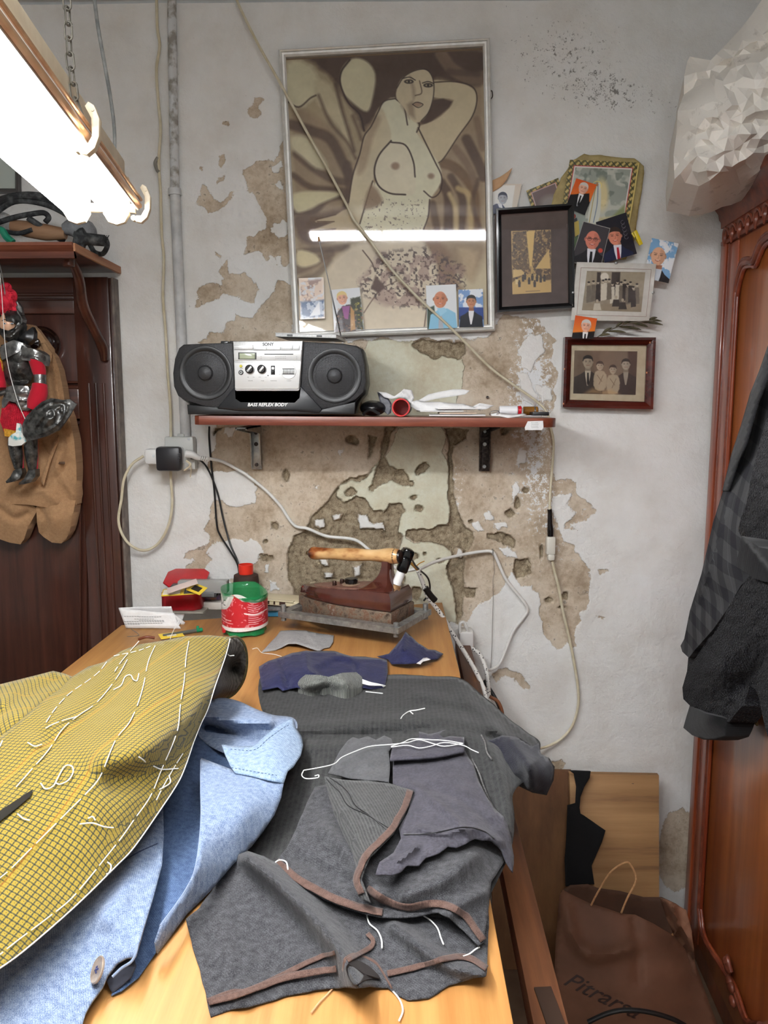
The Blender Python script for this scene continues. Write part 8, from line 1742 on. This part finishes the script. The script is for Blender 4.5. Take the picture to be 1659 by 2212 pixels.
# ------------------------------------------------------------------ crumpled paper bundle on the wardrobe
pbm = NT('crumpled_wrapping_paper'); setp(pbm, .6)
cv = pbm.coord('Object'); n_ = pbm.noise(cv, 9, 5, .65); n2_ = pbm.noise(cv, 34, 4, .7)
pbm.l(pbm.mix(pbm.math('MULTIPLY', pbm.math('MULTIPLY_ADD', pbm.math('MULTIPLY', n_, n2_), 14, -4.6, clamp=True), .5), L4((222, 217, 208)), L4((150, 140, 128))), pbm.b.inputs['Base Color'])
pbm.l(pbm.bump(n2_, .004, .35), pbm.b.inputs['Normal'])
PB = Plane((0, -.33, 0), (-.25, -1, .1))
bun = thing('paper_bundle', 'big crumpled white paper bundle resting on top of the wardrobe cornice', 'bundle', PB.p(1580, 395)+Vector((.05, .1, 0)))
relief('wrapping', pbm.m, PB, [(1700,-60),(1648,-4),(1625,30),(1600,62),(1560,105),(1535,130),(1510,126),(1490,122),(1484,135),(1478,165),(1477,205),(1464,240),(1461,290),(1455,335),(1457,387),(1480,395),(1510,402),(1555,415),(1600,400),(1640,370),(1659,345),(1700,330)], 19,
  [(1648,-4,.04),(1600,62,.03),(1510,126,.0),(1484,135,-.02),(1461,290,.02),(1457,387,.02),(1510,388,.05),(1560,412,-.04),(1659,345,.02),(1560,200,.09),(1620,250,.12),(1560,330,.10),(1540,385,.07),(1650,120,.09),(1500,250,.07),(1620,340,.05)],
  ridges=[([(1477,208),(1500,185),(1540,160),(1600,125),(1670,90)],8.5,-.025),([(1456,335),(1500,300),(1560,262),(1600,240),(1680,205)],8.5,-.022),([(1560,200),(1600,196),(1680,205)],10.2,-.015),([(1500,340),(1560,290),(1620,265),(1680,262)],10.2,-.020),([(1505,333),(1540,390)],6.8,.014),([(1540,385),(1580,350),(1640,338),(1690,330)],8.5,.018),([(1505,333),(1460,386)],6.8,.012),([(1520,120),(1512,160),(1480,210)],8.5,-.012),([(1620,290),(1640,310),(1612,345)],6.8,.014),([(1480,300),(1520,270)],10.2,.01),([(1560,305),(1590,320),(1612,345)],8.5,-.012)],
  facet=.0075, parent=bun, closed=.16, seed=98, ang=17)
# ------------------------------------------------------------------ boards, black cloth and paper bag in the corner
cb1 = wood('brown_board', (92, 60, 36), (124, 86, 52), 2, 6, .7); cb2 = wood('light_board', (140, 104, 66), (172, 134, 90), 0, 5, .65, c3=(96, 70, 46))
def board(name, label, px0, px1, yt, off_b, off_t, m_, th=.018, ybot=0.0, tlx=0):
    P0 = W(px0, yt, off_t); P1 = W(px1, yt+4, off_t); pts = [P0, P1, Vector((P1.x-tlx, -off_b, ybot)), Vector((P0.x, -off_b, ybot))]
    o = MB().prism(pts, (0, th, 0), .002).build(name, m_); props(o, label, 'board'); return o
board('wooden_board', 'long brown board leaning on the wall behind the table corner', 1060, 1236, 1664, .16, .04, cb1)
lb = board('wooden_board', 'lighter board with dark scuffs leaning on the wall near the wardrobe', 1230, 1424, 1672, .20, .066, cb2, tlx=.02)
o_ = MB().box(W(1040, 1560, .028), (.05, .012, .25), .001).build('hidden_slat', oldpine) if False else None
PBd = Plane(tuple(W(1300, 1672, .068)), (0, -1, .13))
scf = mat('dark_scuffs', (60, 46, 36)); b = MB(); random.seed(9)
for k in range(60):
    x, y = random.gauss(1395, 14), random.gauss(1760, 40)
    if k % 3 == 0: x, y = random.gauss(1345, 16), random.gauss(1782, 10)
    if 1320 < x < 1415 and 1690 < y < 1830: a = PBd.p(x, y, .0008); b.box(a, (random.uniform(.002, .012), .0004, random.uniform(.001, .003)))
b.build('scuff_marks', scf, lb)
blm = mat('black_felt', (9, 9, 11), rough=1)
bkc = thing('black_cloth_strip', 'black cloth strip draped over the boards in the corner', 'cloth', PBd.p(1250, 1900, .02))
relief('upper_strip', blm, PBd, [(1230,1664),(1276,1666),(1274,1680),(1262,1700),(1254,1722),(1252,1745),(1254,1758),(1262,1762),(1308,1794),(1300,1820),(1278,1870),(1284,1910),(1222,1915),(1220,1860),(1224,1800),(1226,1740),(1243,1735),(1245,1700),(1240,1672)], 6, [(1230,1664,.022),(1276,1666,.022),(1308,1794,.035),(1222,1915,.045),(1250,1740,.03)], noise=(.003, 30), parent=bkc, seed=99, thick=.003)
# paper bag
kraft = NT('brown_kraft_paper'); setp(kraft, .75); kv = kraft.coord('Object'); kn = kraft.noise(kv, 6, 4)
kraft.l(kraft.ramp(kn, [(.3, L4((92, 60, 42))), (.7, L4((120, 80, 58)))]), kraft.b.inputs['Base Color']); kraft.l(kraft.bump(kn, .02, .4), kraft.b.inputs['Normal'])
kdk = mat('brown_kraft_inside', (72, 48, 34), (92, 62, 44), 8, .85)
PG = Plane((0, -.42, 0), (-.1, -1, .35))
bag = thing('paper_bag', 'large brown paper carrier bag with twisted handles standing on the floor in the corner', 'bag', Vector((.42, -.45, 0)))
_, Sbag = relief('front_face', kraft.m, PG, [(1208,1935),(1216,1922),(1240,1935),(1276,1952),(1310,1962),(1345,1974),(1372,1976),(1410,1994),(1450,2018),(1478,2045),(1500,2075),(1530,2160),(1560,2240),(1560,2330),(1180,2330),(1195,2150),(1200,2040)], 10, [(1208,1935,.0),(1345,1974,.02),(1478,2045,.0),(1560,2240,-.02),(1180,2330,.0),(1300,2080,.05),(1400,2150,.05),(1250,2200,.04)], ridges=[([(1222,1960),(1240,2030),(1290,2065),(1370,2045)],14,.02),([(1370,1985),(1376,2045),(1380,2120)],10,-.012)], noise=(.004, 60), parent=bag, seed=101, thick=.001)
PGb = Plane((0, -.27, 0), (0, -1, .2))
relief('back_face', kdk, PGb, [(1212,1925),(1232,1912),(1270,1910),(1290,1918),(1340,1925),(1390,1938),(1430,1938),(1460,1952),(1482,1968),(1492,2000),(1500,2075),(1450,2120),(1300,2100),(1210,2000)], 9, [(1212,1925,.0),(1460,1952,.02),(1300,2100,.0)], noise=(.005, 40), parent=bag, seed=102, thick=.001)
relief('side_gusset', kraft.m, Plane((0, -.36, 0), (-.35, -1, .2)), [(1425,1940),(1452,1948),(1482,1966),(1494,2010),(1500,2070),(1506,2110),(1498,2105),(1480,2050),(1455,2020),(1440,1985)], 6, [(1425,1940,.0),(1460,1990,.04),(1500,2070,.0)], ridges=[([(1455,1960),(1462,2000),(1458,2020)],5,.02)], noise=(.006, 20), parent=bag, seed=103, thick=.001)
twn = mat('twisted_paper_cord', (160, 116, 76), (186, 144, 100), 200, .8)
MB().tube([PG.p(1277, 1955, .02), D2(1290, 1930, .34), D2(1318, 1885, .33), D2(1348, 1864, .33), D2(1362, 1868, .33), D2(1374, 1900, .34), D2(1355, 1940, .36), PG.p(1342, 1972, .03)], .0022, 8, 6).build('handle', twn, bag)
MB().tube([D2(1452, 2020, .43), D2(1462, 2010, .42), D2(1478, 2010, .41), D2(1488, 2022, .41)], .0022, 8, 6).build('handle', twn, bag)
fr_ = facing(PG.p(1298, 2150, .052), PG.p(1420, 2200, .052)-PG.p(1250, 2118, .052), (0, 0, 1))
tx = text_mesh('printed_script', 'Pitrarsa', .052, fr_, mat('dark_brown_ink', (50, 28, 22)), None, .0003, .45)
for v in tx.data.vertices:
    w_ = np.array(tuple(tx.location+v.co)); x_, y_ = project(w_); v.co = Sbag(x_, y_, .0016)-bag.location
tx.location = (0, 0, 0); tx.parent = bag
o_ = MB().tube([D2(1270, 2208, .6), D2(1310, 2190, .6), D2(1350, 2182, .6), D2(1400, 2186, .6), D2(1450, 2200, .6), D2(1480, 2215, .6)], .0045, 10, 6).build('black_hoop', corbl); props(o_, 'black curved cable end in front of the brown paper bag', 'cable')
